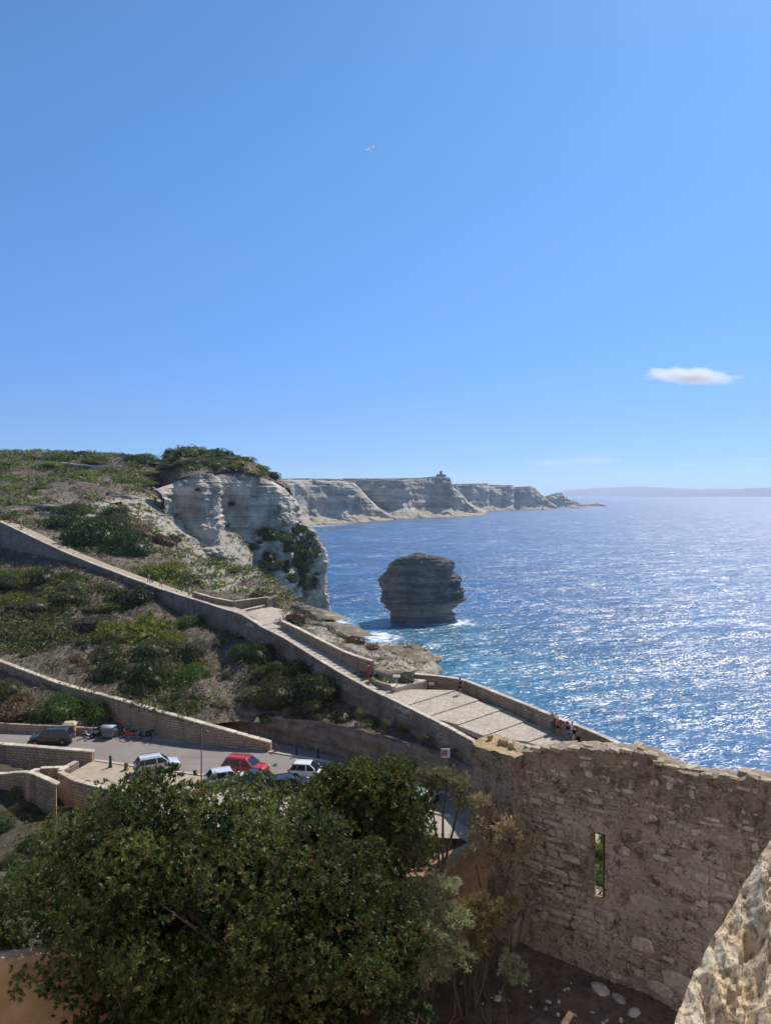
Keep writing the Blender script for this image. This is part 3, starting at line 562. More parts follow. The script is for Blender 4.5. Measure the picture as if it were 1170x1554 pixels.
# lane at the foot of the bank, behind the end of the low wall
flat('lane', [(-12.3, 77.6), (-7, 75.1), (-1.6, 72.0), (-1.4, 73.2), (-6.2, 77.2), (-10.8, 81.2), (-16.5, 83.5), (-20, 83.2), (-20.6, 80.6)], 37.98, M_road)
v, f = [], []; kb = [(-12.3, 77.25), (-7, 75.05), (-1.6, 71.85), (3.4, 68.45), (8, 64.2)]
for (a, b), (c, d) in zip(kb[:-1], kb[1:]): prism(v, f, [(a, b), (c, d), (c+.1, d+.18), (a+.1, b+.18)], 37.9, 38.07)
v2, f2 = [], []; kn = [(5.5, 61.9), (-2, 66.1), (-10, 68.9), (-18.1, 71.1), (-24.3, 73.1), (-29.4, 74.9)]
for (a, b), (c, d) in zip(kn[:-1], kn[1:]): prism(v, f, [(a, b), (c, d), (c, d-.2), (a, b-.2)], 37.9, 38.07)
tag(mesh('kerb', v, f, None, M_coping), kind='structure')
# painted edge line of the road
v, f = [], []; 
for (a, b), (c, d) in zip(kn[:-1], kn[1:]): v += [(a, b+.35, 37.946), (c, d+.35, 37.946), (c, d+.45, 37.946), (a, b+.45, 37.946)]; n = len(v)-4; f.append((n, n+1, n+2, n+3))
M_line = simple('worn_white_paint', (.42, .4, .36), .8, .2, 0, .3, 4); tag(mesh('road_marking', v, f, None, M_line), kind='structure')
near_ctrl = [(*XY(0, 68), 38.0), (*XY(60, 64), 36.0), (*XY(50, 50), 37.6), (*XY(20, 36), 42.0), (*XY(0, 28), 46.5), (-90, 60, 36), (-60, 64, 36.5), (6, 24, 51.3), (14, 24, 51.3), (6, 30, 49.6), (14, 31, 50), (10, 45, 41.5), (6, 57, 37.4), (-6, 57, 37.2), (-6, 24, 49.5),
    (-6, 40, 42.5), (-20, 58, 36.8), (-34, 62, 35.5), (-30, 30, 46), (-90, 30, 44), (-14, 24, 49.0), (24, 45, 40), (26, 25, 50), (-28, 60, 36), (-90, 79, 37.5), (-38, 75, 36.8), (-60, 69.5, 38.2), (-45, 69, 38.2), (-38, 68.3, 37.8), (-36, 68, 37.4), (-32.5, 66.8, 35.6), (-30.5, 66, 35.3), (-28, 72, 35.5), (-14, 67, 36.5)]
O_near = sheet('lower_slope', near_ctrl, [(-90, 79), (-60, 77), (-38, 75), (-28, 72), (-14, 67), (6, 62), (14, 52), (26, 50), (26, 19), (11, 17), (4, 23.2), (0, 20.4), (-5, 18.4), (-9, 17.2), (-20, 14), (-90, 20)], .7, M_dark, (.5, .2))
O_garden = sheet('garden_ground', [(-20, 4, 51.8), (12, 4, 51.8), (12, 20, 51.9), (4, 22, 51.8), (-6, 18, 51.7), (0, 15, 51.7), (7, 18, 52.0)], [(-20, 4), (12, 4), (12, 17), (4.2, 23), (0, 20), (-5, 18.2), (-9, 17), (-20, 14)], .25, M_soil, (.05, .07))
O_bench = sheet('sandy_bench', [(4, 22, 51.0), (10, 18, 51.2), (16, 24, 51.6), (10, 30, 51.0), (5, 30, 50.4)], [(4.2, 23), (10, 18.4), (18, 18), (18, 30), (8, 31), (4.6, 30)], .4, M_sand, (.1, .06))

M_ramp = mat_soil('pale_bounce_stone', (.6, .5, .38), (.68, .58, .46), (.74, .65, .53), .5)  # stone kept pale so the added masonry throws back more sunlight
v, f = [], []
box(v, f, (0, -4.2, 57.2), (70, 7.4, 12.6)); ra = mesh('bounce_terrace', v, f, None, M_ramp); tag(ra, kind='structure')  # unseen terrace below and behind the camera, added to bounce sunlight
v, f = [], []; ring = [(-75, 8), (-50, -3), (-30, -7), (0, -7.5), (34, -6.5), (60, 2), (60, -5), (36, -12), (0, -13), (-32, -12), (-52, -8), (-78, 3)]
prism(v, f, ring, 45, 92); tag(mesh('bounce_rampart', v, f, None, M_ramp), kind='structure')  # unseen rampart, added behind the camera to warm and brighten the shaded walls
# ================================================================ WALLS
def wallstrip(name, pts, thick, mat, side=1, relief=.05, step=.5, vstep=.4, parent=None, rs=.7, rough_top=0.0, z_round=.0):
    """wall along pts (x,y,ztop,zbottom); its seen face lies on the line, the body goes to the other side. side=+1: face looks to the right of the line"""
    P = np.array(pts, float); L = np.hypot(*np.diff(P[:, :2], axis=0).T).sum(); A, t = smooth_line(P, max(3, int(L/step)))
    tx, ty = np.gradient(A[:, 0]), np.gradient(A[:, 1]); l = np.hypot(tx, ty)+1e-9; nx, ny = ty/l*side, -tx/l*side
    hmax = (A[:, 2]-A[:, 3]).max(); nf = max(2, int(hmax/vstep))
    fr = [(0.0, k/nf) for k in range(nf+1)]; bk = [(thick*k/3, 1.0) for k in (1, 2, 3)]+[(thick, .6), (thick, .0)]; prof = fr+bk
    V = np.zeros((len(A), len(prof), 3)); UV = np.zeros((len(A), len(prof), 2))
    for j, (o, hh) in enumerate(prof):
        z = A[:, 3]+(A[:, 2]-A[:, 3])*hh
        if hh == 1.0: z = z+rough_top*fbm(t*1.4, o*2, 0, 3, 4)
        n_ = relief*(fbm(t/rs, z/(rs*.6), o, 4, 6)) if j <= nf else relief*.4*fbm(t/rs, z, 3, 3, 9)
        V[:, j, 0] = A[:, 0]-nx*o+nx*n_; V[:, j, 1] = A[:, 1]-ny*o+ny*n_; V[:, j, 2] = z
        UV[:, j, 0] = t; UV[:, j, 1] = (A[:, 3]+(A[:, 2]-A[:, 3])*hh) + (o if j > nf else 0)
    q = gridq(len(A), len(prof)); q = q if side > 0 else q[:, ::-1]
    Vf = V.reshape(-1, 3); n = len(prof)
    ends = []
    o = npmesh(name, Vf, q, parent, mat, False)
    ul = o.data.uv_layers.new(name='UVMap'); li = np.zeros(len(o.data.loops), np.int32); o.data.loops.foreach_get('vertex_index', li); ul.data.foreach_set('uv', UV.reshape(-1, 2)[li].astype(np.float32).ravel())
    # end faces
    for e in (0, len(A)-1):
        r = [tuple(V[e, j]) for j in (0, nf, nf+3, n-1)]; m_ = mesh('end_face', r, [(0, 1, 2, 3)], o if parent is None else parent, mat)
    return o
def merge_into(o, other):
    pass
_rng = random.Random(5)
def block_mesh(name, sx, sy, sz, j=.04, seed=0, seg=1):
    """an uneven squared stone, about 24 faces"""
    r = random.Random(seed); bm = bmesh.new(); bmesh.ops.create_cube(bm, size=1.0)
    bmesh.ops.bevel(bm, geom=bm.edges[:], offset=.1, segments=1, affect='EDGES')
    for v in bm.verts: v.co = Vector((v.co.x*sx, v.co.y*sy, v.co.z*sz))+Vector([r.uniform(-j, j)*k for k in (sx, sy, sz)])
    me = bpy.data.meshes.new(name); bm.to_mesh(me); bm.free(); return me
COPE = [block_mesh('coping_stone', 1, 1, 1, .035, s) for s in range(6)]
for m_ in COPE: m_.materials.append(M_coping)
def coping(parent, pts, width, shift=0.0, ln=1.2, h=.14, side=1, mats=None, lip=.05):
    """a row of coping stones on the wall line pts (x,y,z of the wall top); width across; the row is centred half the wall thickness in"""
    P = np.array(pts, float); L = np.hypot(*np.diff(P[:, :2], axis=0).T).sum(); n = max(1, int(L/ln)); A, t = smooth_line(P, n+1)
    for i in range(n):
        a, b = Vector(A[i][:3]), Vector(A[i+1][:3]); d = b-a; l = d.length; yaw = math.atan2(d.y, d.x); pit = math.atan2(d.z, math.hypot(d.x, d.y))
        nn = Vector((d.y, -d.x, 0)).normalized()*side; c = (a+b)/2-nn*(width/2-lip+shift); me = _rng.choice(COPE)
        o = bpy.data.objects.new('coping_stone', me); COL.objects.link(o); o.parent = parent
        o.location = (c.x, c.y, c.z+h*.35); o.rotation_euler = (_rng.uniform(-.015, .015), -pit, yaw); o.scale = (l*.985, width*_rng.uniform(.96, 1.04), h*_rng.uniform(.85, 1.15))
# --- promenade: near wall with its low parapet
px = np.array([-160, -60, 0, 55, 56, 64, 66, 100, 140, 200, 240, 280, 310, 340, 365, 385, 395, 430, 480, 520, 560, 620, 680, 720, 760, 800])
ex, ey, ez, eh = edge(px); par = np.interp(px, [-160, 365, 390, 400, 900], [.92, .85, .25, .08, .06])
pw_pts = [(x, y, z+p, z-h-1.2) for x, y, z, h, p in zip(ex, ey, ez, eh, par)]
pw = wallstrip('retaining_wall', pw_pts, .5, M_retain, 1, .3, .7, .4, rs=1.8)
tag(pw, 'long weathered stone retaining wall with a pale coping carrying the old promenade across the hillside', 'wall')
cp_pts = [(x, y, z+p) for x, y, z, h, p in zip(ex, ey, ez, eh, par)]
coping(pw, [p for p, q in zip(cp_pts, px) if q <= 395], .62, 0, 1.5, .16)
coping(pw, [p for p, q in zip(cp_pts, px) if q >= 395], .5, 0, 1.3, .1)
# --- path surface (left part) and the little plaza
prom = empty('promenade', (0, 90, 45)); tag(prom, kind='structure')
def to_parent(o, par):
    o.parent = par; o.matrix_parent_inverse = Matrix.Translation(par.location).inverted(); return o
P1 = np.linspace(-160, 384, 90); Vv, Ff = [], []
for i, p in enumerate(P1):
    x, y, z, h = edge(p); a, b, _ = far_off(p, interp(p, WID)[0]+.6); up_ = .5*min(1, max(0, (372-p)/30)); Vv += [(x+.4*(a-x)/3, y+.4*(b-y)/3, float(z)+.03+up_), (a, b, float(z)+.05+up_)]
    if i: Ff.append((2*i-2, 2*i-1, 2*i+1, 2*i))
to_parent(mesh('path_surface', Vv, Ff, None, M_sand), prom)
def slab(poly, zt, th=.5, name='paving_slab', mat=None):
    v, f = [], []; prism(v, f, poly, [(zt[i] if hasattr(zt, '__len__') else zt)-th for i in range(len(poly))], zt if hasattr(zt, '__len__') else [zt]*len(poly))
    return to_parent(mesh(name, v, f, None, mat or M_paving), prom)
slab([XY(372, 103.5), XY(384, 101.4), XY(403, 100.9), XY(448, 108), XY(445, 112), XY(410, 117), XY(345, 113)], 47.16)
# --- steps down to the terrace
stp = np.r_[384, 403, np.linspace(416, 556, 20)]
zs = np.linspace(47.1, 43.72, len(stp))
for i in range(len(stp)-1):
    a, b = stp[i], stp[i+1]; x0, y0, _, _ = edge(a); x1, y1, _, _ = edge(b)
    fa, fb = far_off(a, interp(a, WID)[0]+.3), far_off(b, interp(b, WID)[0]+.3)
    dz = (zs[i]-zs[i+1])*.55; slab([(x0+.1, y0+.1), (x1+.1, y1+.1), fb[:2], fa[:2]], [zs[i], zs[i]-dz, zs[i]-dz, zs[i]], .55, 'step')
lines = [((556, 1044), (575, 1036)), ((566, 1049), (592, 1041.5)), ((577, 1057), (606, 1047)), ((610, 1074), (688, 1050)), ((651, 1088), (722, 1065)), ((695, 1101), (761, 1078)), ((734, 1118), (796, 1096)), ((801, 1127), (838, 1114)), ((865, 1142), (885, 1133)), ((930, 1172), (950, 1165))]
zz = 43.72
LN = []
for k, ((a, b), (c, d)) in enumerate(lines): z_ = zz-.1*k; p, q = PZ(a, b, z_), PZ(c, d, z_); LN.append((p, q, z_))
for k in range(len(LN)-1):
    (p, q, z_), (r, s, _) = LN[k], LN[k+1]
    e1 = (s-q).normalized()*0; q2, s2 = q+(q-p).normalized()*.45, s+(s-r).normalized()*.45
    p2, r2 = p+(p-q).normalized()*.02, r+(r-s).normalized()*.02
    slab([(p2.x, p2.y), (r2.x, r2.y), (s2.x, s2.y), (q2.x, q2.y)], z_, .45)
v, f = [], []; sub = [PZ(556, 1046, 43.2), PZ(610, 1077, 43.1), PZ(695, 1106, 43), PZ(760, 1135, 42.8), PZ(900, 1190, 42.3), PZ(980, 1180, 42.3), PZ(838, 1112, 42.8), PZ(700, 1050, 43.1), PZ(640, 1038, 43.2), PZ(600, 1045, 43.2)]
prism(v, f, [(p.x, p.y) for p in sub], 42.0, [p.z-.18 for p in sub]); to_parent(mesh('terrace_bed', v, f, None, M_soil), prom)
# --- seaward parapet of the steps
fp = [far_off(p, interp(p, WID)[0]) for p in (403, 430, 460, 490, 515, 533)]; hs = [.95, .95, 1.0, 1.1, 1.35, 1.6]
w2 = wallstrip('parapet_wall', [(x, y, z+h, z-.8) for (x, y, z), h in zip(fp, hs)], .45, M_parapet, 1, .06, .4, .3)
tag(w2, 'straight stone parapet on the seaward side of the stepped path, above the woman in red', 'wall')
coping(w2, [(x, y, z+h) for (x, y, z), h in zip(fp, hs)], .58, 0, 1.2, .14)
# --- terrace parapet
tp = [PZ(x_, y_, 44.4) for x_, y_ in ((627, 1024), (655, 1026), (681, 1029.5), (701, 1032.5), (730, 1044), (760, 1056), (800, 1072), (842, 1090), (880, 1105), (913, 1119), (949, 1137), (1010, 1165))]
w3 = wallstrip('parapet_wall', [(p.x, p.y, p.z, 42.6) for p in tp], .42, M_parapet, 1, .05, .4, .3)
tag(w3, 'long rendered parapet along the seaward edge of the paved terrace, people leaning on it', 'wall')
coping(w3, [tuple(p) for p in tp], .55, 0, 1.3, .13)
# outer face of the rock under the terrace, seen only from the side
rock_strip('terrace_cliff', [(p.x+.5, p.y+.3, 43.0) for p in tp]+[(24, 46, 43)], -2, M_ledge, .8, .7, .8, 1.2, .05, 1.0, -1, 1.0, seed=14)
# --- low walls round the plaza (left) and the plinth beside the garden rocks
def low_wall(label, P, h, th=.4, side=1, mat=None, cop=True, base=.6, ln=1.0):
    w = wallstrip('low_wall', [(p[0], p[1], p[2]+h, p[2]-base) for p in P], th, mat or M_parapet, side, .04, .35, .25)
    tag(w, label, 'wall')
    if cop: coping(w, [(p[0], p[1], p[2]+h) for p in P], th+.12, 0, ln, .12, side)
    return w
def G(px, py, z): p = PZ(px, py, z); return (p.x, p.y, z)
low_wall('low pale topped wall behind the path, ending at the angled corner of the plaza', [G(292, 908, 47.8), G(320, 916.5, 47.6), G(357, 924, 47.3)], 1.0)
low_wall('short pale topped wall closing the back of the small plaza', [G(357, 924, 47.3), G(385, 920, 47.3), G(409, 917, 47.3)], 1.1)
low_wall('low inner step wall across the small plaza in front of the taller one', [G(364, 930.5, 47.15), G(385, 926, 47.15), G(404, 921.5, 47.15)], .3, .35)
low_wall('small weathered block wall standing at the corner of the plaza above the sea', [G(409, 921, 47.2), G(421, 916, 47.5)], 1.35, .5, cop=False)
pl = low_wall('long flat stone plinth between the garden rocks and the terrace', [G(600, 1049, 43.62), G(648, 1037, 43.62)], .42, 1.5, 1, M_coping, False)
low_wall('rough end wall beside the rocky garden, facing the steps', [G(540, 1019, 44.2), G(556, 1032, 43.95), G(572, 1041, 43.85), G(590, 1046, 43.75)], .45, .4, 1, M_rubble, False)
# --- low wall beside the road (left centre)
lw = [PD(-160, 950, 112), PD(0, 1005, 98), PD(40, 1020, 95), PD(85, 1037, 92), PD(130, 1050, 89), PD(171, 1060.5, 86), PD(200, 1069, 84.5), PD(226, 1077, 83.2), PD(262, 1087, 81.6), PD(299, 1097.5, 80.2), PD(340, 1109, 79), PD(380, 1120, 78.2), PD(410, 1128.5, 77.7)]
bt = [42.5, 40.8, 40, 39.4, 38.6, 37.8, 37.7, 37.7, 37.7, 37.7, 37.7, 37.7, 37.7]
w5 = wallstrip('roadside_wall', [(p.x, p.y, p.z, b) for p, b in zip(lw, bt)], .55, M_rubble, 1, .12, .35, .25, rs=.9)
tag(w5, 'tapering rubble wall with pale coping between the road and the shrubby slope', 'wall')
coping(w5, [tuple(p) for p in lw], .72, 0, 1.3, .16)
# bank between that wall and the road, left
bank = [(-60, 87.5, 38.0), (-43.5, 84.3, 38.0), (-33, 83, 38.0), (-29.5, 82.7, 38.0)]
O_bank = sheet('roadside_bank', [(x, y, z) for x, y, z in bank]+[(p.x, p.y, b+.4) for p, b in zip(lw[:6], [45, 41.6, 41, 40.4, 39.4, 38.3])]+[(-80, 90, 38.5), (-80, 105, 45)],
    [(-100, 89), (-60, 87.2), (-43.5, 84.2), (-29, 82.6), (-30.5, 85.2), (-37, 89.3), (-41.5, 92.4), (-47, 95.4), (-51, 98.3), (-78, 113), (-100, 120)], .5, M_ground, (.35, .15))
w6 = wallstrip('kerb_wall', [(-90, 87.5, 39.3, 37.7), (-60, 86.2, 39.2, 37.7), (-43.5, 83.9, 38.9, 37.7), (-36, 83.1, 38.8, 37.7), (-30, 82.5, 38.7, 37.7)], .4, M_rubble, 1, .08, .4, .25)
tag(w6, 'low dark rubble wall at the foot of the bushes behind the dark car', 'wall')
# small retaining wall on the slope
low_wall('short terrace wall halfway up the shrubby slope above the roadside wall', [PD(250, 1063, 86.5)[:], PD(280, 1068, 85.5)[:], PD(308, 1077, 84.5)[:]], .25, .5, 1, M_rubble, True, 1.6)
# bank of bare rock behind the lane, under the terrace
bx = [(345, 84.5, 39.9), (363, 83, 40.6), (395, 81.8, 40.6), (425, 80.7, 40.5), (460, 78.6, 40.9), (490, 77.0, 41.2), (525, 75.1, 41.3), (560, 73.6, 41.2), (600, 71.8, 41.2), (640, 69.6, 41.2), (690, 66, 41.2), (720, 64.0, 41.2), (760, 57.5, 41.0), (830, 49.5, 39.8)]
rock_strip('rock_bank', [(*XY(p, d), z) for p, d, z in bx], 37.5, mat_limestone('bank_rock', (.17, .13, .1), (.26, .21, .165), (.31, .24, .18), sc=.8, bump=.8, bd=.15, stain=.7, bedscale=1.2), .35, .2, .35, .8, .04, .5, 1, .9, seed=12)
# ---------------------------------------------------------------- left foreground: road parapet, platform, stepped enclosure
w7 = wallstrip('road_parapet', [(-75, 79.2, 39.4, 36), (-55, 78.2, 39.2, 35.5), (-40, 76.6, 38.95, 34.8), (-29.6, 74.5, 38.9, 35)], .45, M_rubble, 1, .08, .4, .3)
tag(w7, 'low rubble parapet with white coping, near side of the road at left edge', 'wall')
coping(w7, [(-75, 79.2, 39.4), (-55, 78.2, 39.2), (-40, 76.6, 38.95), (-29.6, 74.5, 38.9)], .7, 0, 1.3, .15)
plat_poly = [PZ(144, 1151, 38), PZ(215, 1161, 38), PZ(262, 1171, 38), PZ(330, 1180, 38), PZ(330, 1215, 38), PZ(210, 1205, 38), PZ(150, 1194, 38), PZ(118, 1186, 38), PZ(96, 1178, 38), PZ(120, 1168, 38)]
v, f = [], []; prism(v, f, [(p.x, p.y) for p in plat_poly][::-1], 34, 37.985); tag(mesh('viewing_platform', v, f, None, M_sand), kind='structure')
w8 = wallstrip('platform_wall', [(p.x, p.y, 38.05+h, 34.4) for p, h in [(PZ(120, 1165, 38), .5), (PZ(94, 1178, 38), .45), (PZ(118, 1187, 38), .2), (PZ(150, 1195, 38), .12), (PZ(210, 1207, 38), .12), (PZ(300, 1218, 38), .12)]], .45, M_rubble, -1, .1, .35, .3)
tag(w8, 'rubble wall holding up the sandy platform beside the parked white cars', 'wall')
coping(w8, [(p.x, p.y, 38.05+h) for p, h in [(PZ(120, 1165, 38), .5), (PZ(94, 1178, 38), .45), (PZ(118, 1187, 38), .2), (PZ(150, 1195, 38), .12), (PZ(210, 1207, 38), .12), (PZ(300, 1218, 38), .12)]], .6, 0, 1.2, .14, -1)
w9p = [(PD(-60, 1172, 70), 35), (PD(0, 1177, 69.5), 35), (PD(30, 1173, 69), 34.6), (PD(46, 1174, 68.6), 34.2), (PD(80, 1189, 66.5), 34.2), (PD(86, 1192, 66.6), 34.2)]
w9 = wallstrip('enclosure_wall', [(p.x, p.y, p.z, b) for p, b in w9p], .45, M_rubble, 1, .1, .3, .3)
tag(w9, 'lower rubble wall with thin pale coping stepping around the small planted enclosure at far left', 'wall')
coping(w9, [tuple(p) for p, b in w9p], .58, 0, 1.1, .13)
w10p = [PD(46, 1174, 68.6), PD(62, 1167, 71), PD(100, 1166, 71.5)]
w10 = wallstrip('enclosure_wall', [(p.x, p.y, p.z, 35) for p in w10p], .4, M_rubble, 1, .08, .3, .3); tag(w10, 'short back wall of the small planted enclosure below the road parapet', 'wall')
coping(w10, [tuple(p) for p in w10p], .55, 0, 1.0, .12)
# ================================================================ THE RUINED WALL IN THE RIGHT FOREGROUND
WO, WE, WN = Vector((3.6, 22.0, 0)), Vector((.774, -.633, 0)), Vector((-.633, -.774, 0))
def s_of(px): # position along the wall under a photo column
    k = (px-CX)/F; return (k*WO.y-WO.x)/(WE.x-k*WE.y)
TOPL = []
for px_, py_ in ((745, 1137), (768, 1139), (785, 1142), (820, 1138), (850, 1139), (885, 1137), (920, 1140), (960, 1141), (985, 1146), (1000, 1157), (1020, 1166), (1060, 1177), (1095, 1180), (1115, 1186), (1140, 1181), (1167, 1189), (1230, 1195)):
    s = s_of(px_); Yd = WO.y+WE.y*s; TOPL.append((s, H-(py_-HY)*Yd/F))
TOPL = np.array(TOPL)
def ztop(s): return np.interp(s, TOPL[:, 0], TOPL[:, 1])+.05*fbm(np.asarray(s)*2.2, 3, 0, 3, 5)+.03*fbm(np.asarray(s)*8, 3, 0, 2, 7)
SL0, SL1, SZ0, SZ1 = s_of(903.5), s_of(918.5), 54.04, 55.76
def plasterish(s, z):
    """where render still covers the stones"""
    a = np.exp(-(((s-2.95)/.85)**4+((z-55.6)/1.15)**4)); b = np.exp(-((np.clip(z-51.9, 0, 9)/.95)**4))*(s < 3.0); c = np.exp(-(((s-3.9)/.55)**2+((z-54.2)/.5)**2))
    return np.clip(a+b+c, 0, 1)
def build_old_wall():
    root = empty('ruined_wall', (WO.x, WO.y, 51.8)); tag(root, 'tall ruined rubble stone wall with a narrow slit window and crumbling sunlit top, in shade', 'wall')
    S0, S1 = -.15, 9.4; ns, nz = 240, 150
    ss = np.sort(np.r_[np.linspace(S0, S1, ns), SL0, SL1]); fr = np.linspace(0, 1, nz)
    Sg = ss[:, None]+0*fr[None, :]; zb = 51.3; zt = ztop(ss)[:, None]; Zg = zb+(zt-zb)*fr[None, :]
    pl_ = plasterish(Sg, Zg)
    d = .05*fbm(Sg*1.1, Zg*1.1, 0, 4, 3)+.05*fbm(Sg*3.2, Zg*4.5, 0, 4, 8)*(1-.75*pl_)+.028*fbm(Sg*11, Zg*15, 0, 3, 9)*(1-.8*pl_)
    batter = .12*(1-fr)[None, :]
    X = WO.x+WE.x*Sg+WN.x*(d+batter); Y = WO.y+WE.y*Sg+WN.y*(d+batter)
    V = np.stack([X, Y, Zg], -1).reshape(-1, 3); q = gridq(len(ss), nz)
    cs, cz = Sg.ravel()[q].mean(1), Zg.ravel()[q].mean(1); hole = (cs > SL0) & (cs < SL1) & (cz > SZ0) & (cz < SZ1); q = q[~hole]
    to_parent(npmesh('wall_face', V, q[:, ::-1], None, M_oldwall, False), root)
    TH = .75
    # top, back face
    tt = np.linspace(0, 1, 14); nS = len(ss); Zt = ztop(ss)[:, None]+.05*fbm(ss[:, None]*5, tt[None, :]*3, 0, 4, 19)*np.sin(np.pi*np.clip(tt, 0, 1))[None, :]+.06*np.sin(np.pi*tt)[None, :]
    dd0 = d[:, -1]
    X2 = WO.x+WE.x*ss[:, None]+WN.x*(dd0[:, None]*(1-tt[None, :])-TH*tt[None, :]); Y2 = WO.y+WE.y*ss[:, None]+WN.y*(dd0[:, None]*(1-tt[None, :])-TH*tt[None, :])
    V2 = np.stack([X2, Y2, Zt], -1)
    to_parent(npmesh('wall_top', V2.reshape(-1, 3), gridq(nS, 14)[:, ::-1], None, M_coping2, False), root)
    E0, E1, EZ0, EZ1 = SL0-.75, SL1+.12, SZ0-.62, SZ1-.1
    sb = np.r_[S0, E0, E1, S1]; zbk = [50.5, EZ0, EZ1, 57.0]; vb, fb_ = [], []
    for s_ in sb:
        for z_ in zbk: vb.append((WO.x+WE.x*s_-WN.x*TH, WO.y+WE.y*s_-WN.y*TH, z_))
    for i in range(3):
        for j in range(3):
            if (i, j) != (1, 1): fb_.append((i*4+j, i*4+j+1, i*4+5+j, i*4+4+j))
    to_parent(mesh('wall_back', vb, fb_, None, M_oldwall), root)
    vb = []; 
    for s_, zt_ in zip(ss, ztop(ss)): vb += [(WO.x+WE.x*s_-WN.x*TH, WO.y+WE.y*s_-WN.y*TH, 57.0), (WO.x+WE.x*s_-WN.x*TH, WO.y+WE.y*s_-WN.y*TH, float(zt_))]
    to_parent(mesh('wall_back', vb, [(2*i, 2*i+1, 2*i+3, 2*i+2) for i in range(nS-1)], None, M_oldwall), root)
    # back face with the slit hole and the reveals
    v, f = [], []
    def pt(s, z, o): return (WO.x+WE.x*s+WN.x*o, WO.y+WE.y*s+WN.y*o, z)
    b0, b1, c0, c1 = SL0-.05, SL1-.13, SZ0-.06, SZ1-.09
    fr4 = [pt(SL0, SZ0, .12), pt(SL1, SZ0, .12), pt(SL1, SZ1, .12), pt(SL0, SZ1, .12)]; bk4 = [pt(b0, c0, -.1), pt(b1, c0, -.1), pt(b1, c1, -.1), pt(b0, c1, -.1)]
    v = fr4+bk4+[pt(E0, EZ0, -TH), pt(E1, EZ0, -TH), pt(E1, EZ1, -TH), pt(E0, EZ1, -TH)]; f = [(0, 1, 5, 4), (1, 2, 6, 5), (2, 3, 7, 6), (3, 0, 4, 7), (4, 5, 9, 8), (5, 6, 10, 9), (6, 7, 11, 10), (7, 4, 8, 11)]
    to_parent(mesh('slit_reveal', v, f, None, M_slit), root)
    # stones picked out of the face
    r = random.Random(11); rec = []
    z = 51.55
    while z < 58.1:
        h = r.choice((.12, .15, .18, .2, .24, .29))*(1.0 if z < 56.3 else .8); s = -.05+r.uniform(0, .2)
        while s < 8.9:
            big = s < 2.7
            w = r.choice((.2, .28, .36, .45, .6, .72)) if big else r.choice((.14, .2, .26, .36, .5)); w *= 1 if z < 56.4 else .75
            cs, cz = s+w/2, z+h/2+.14*float(fbm(s*.9, z*.7, 0, 3, 4))+r.uniform(-.025, .025); h_ = h*r.uniform(.62, 1.12); h, h0 = h_, h; p = float(plasterish(cs, cz)); keep = .93 if (big and cz < 56.5) else (.5 if cz < 56.6 else .3)
            inslit = SL0-.12 < cs+w/2 and cs-w/2 < SL1+.12 and SZ0-.2 < cz < SZ1+.2
            if r.random() < keep*(1-1.1*p) and not inslit and cz+h/2 < float(ztop(cs))-.12 and cz-h/2 > 51.7: rec.append((w*h, cs, cz, w, h, big))
            s += w; h = h0
        z += h
    extra = [(9, 4.2, 54.25, .95, .62, True), (9, 5.0, 52.6, .8, .55, True), (9, 4.1, 53.2, .7, .45, True), (9, 5.6, 53.4, .6, .4, True), (9, 4.55, 52.25, .75, .4, True), (9, 3.9, 52.5, .5, .4, True), (9, 5.4, 52.3, .7, .4, True)]
    rec = [q_ for q_ in rec if not any(abs(q_[1]-e[1]) < (q_[3]+e[3])*.5 and abs(q_[2]-e[2]) < (q_[4]+e[4])*.5 for e in extra)]+extra
    rec.sort(key=lambda t: -t[0]); sv, sf = [], []
    def stone_geo(cs, cz, w, h, big):
        n = r.randint(6, 10); a0 = r.uniform(0, 1); out, inn = [], []
        lean = r.uniform(-.35, .35)
        for k in range(n):
            t = 2*math.pi*(k+a0+r.uniform(-.25, .25))/n; c, s_ = math.cos(t), math.sin(t); e = r.uniform(.35, .75)
            x = math.copysign(abs(c)**e, c)*w/2*r.uniform(.78, 1.0); y = math.copysign(abs(s_)**e, s_)*h/2*r.uniform(.72, .98)+x*lean*.3; out.append((x, y)); m = r.uniform(.74, .88); inn.append((x*m, y*m))
        fr_ = (cz-51.3)/max(.1, float(ztop(cs))-51.3); base = .05*float(fbm(cs*1.1, cz*1.1, 0, 4, 3))+.12*(1-fr_)
        th = (r.uniform(.0, .05) if big else r.uniform(-.01, .035))
        v = [pt(cs+x, cz+y, base-.07) for x, y in out]+[pt(cs+x, cz+y, base+th*.55) for x, y in out]+[pt(cs+x, cz+y, base+th*r.uniform(.85, 1.15)) for x, y in inn]
        f = []
        for k in range(n):
            k2 = (k+1) % n; f += [(k, k2, n+k2, n+k), (n+k, n+k2, 2*n+k2, 2*n+k)]
        f.append(list(range(2*n, 3*n))); return v, f
    for i, (_, cs, cz, w, h, big) in enumerate(rec):
        v, f = stone_geo(cs, cz, w, h, big)
        if i < 292: to_parent(mesh('stone', v, [q_[::-1] for q_ in f], None, M_stone), root)
        else:
            b = len(sv); sv += v; sf += [[b+k for k in q_][::-1] for q_ in f]
    if sv: tag(to_parent(mesh('small_stones', sv, sf, None, M_stone), root), kind='stuff')
    # loose rubble on top
    s = -.05
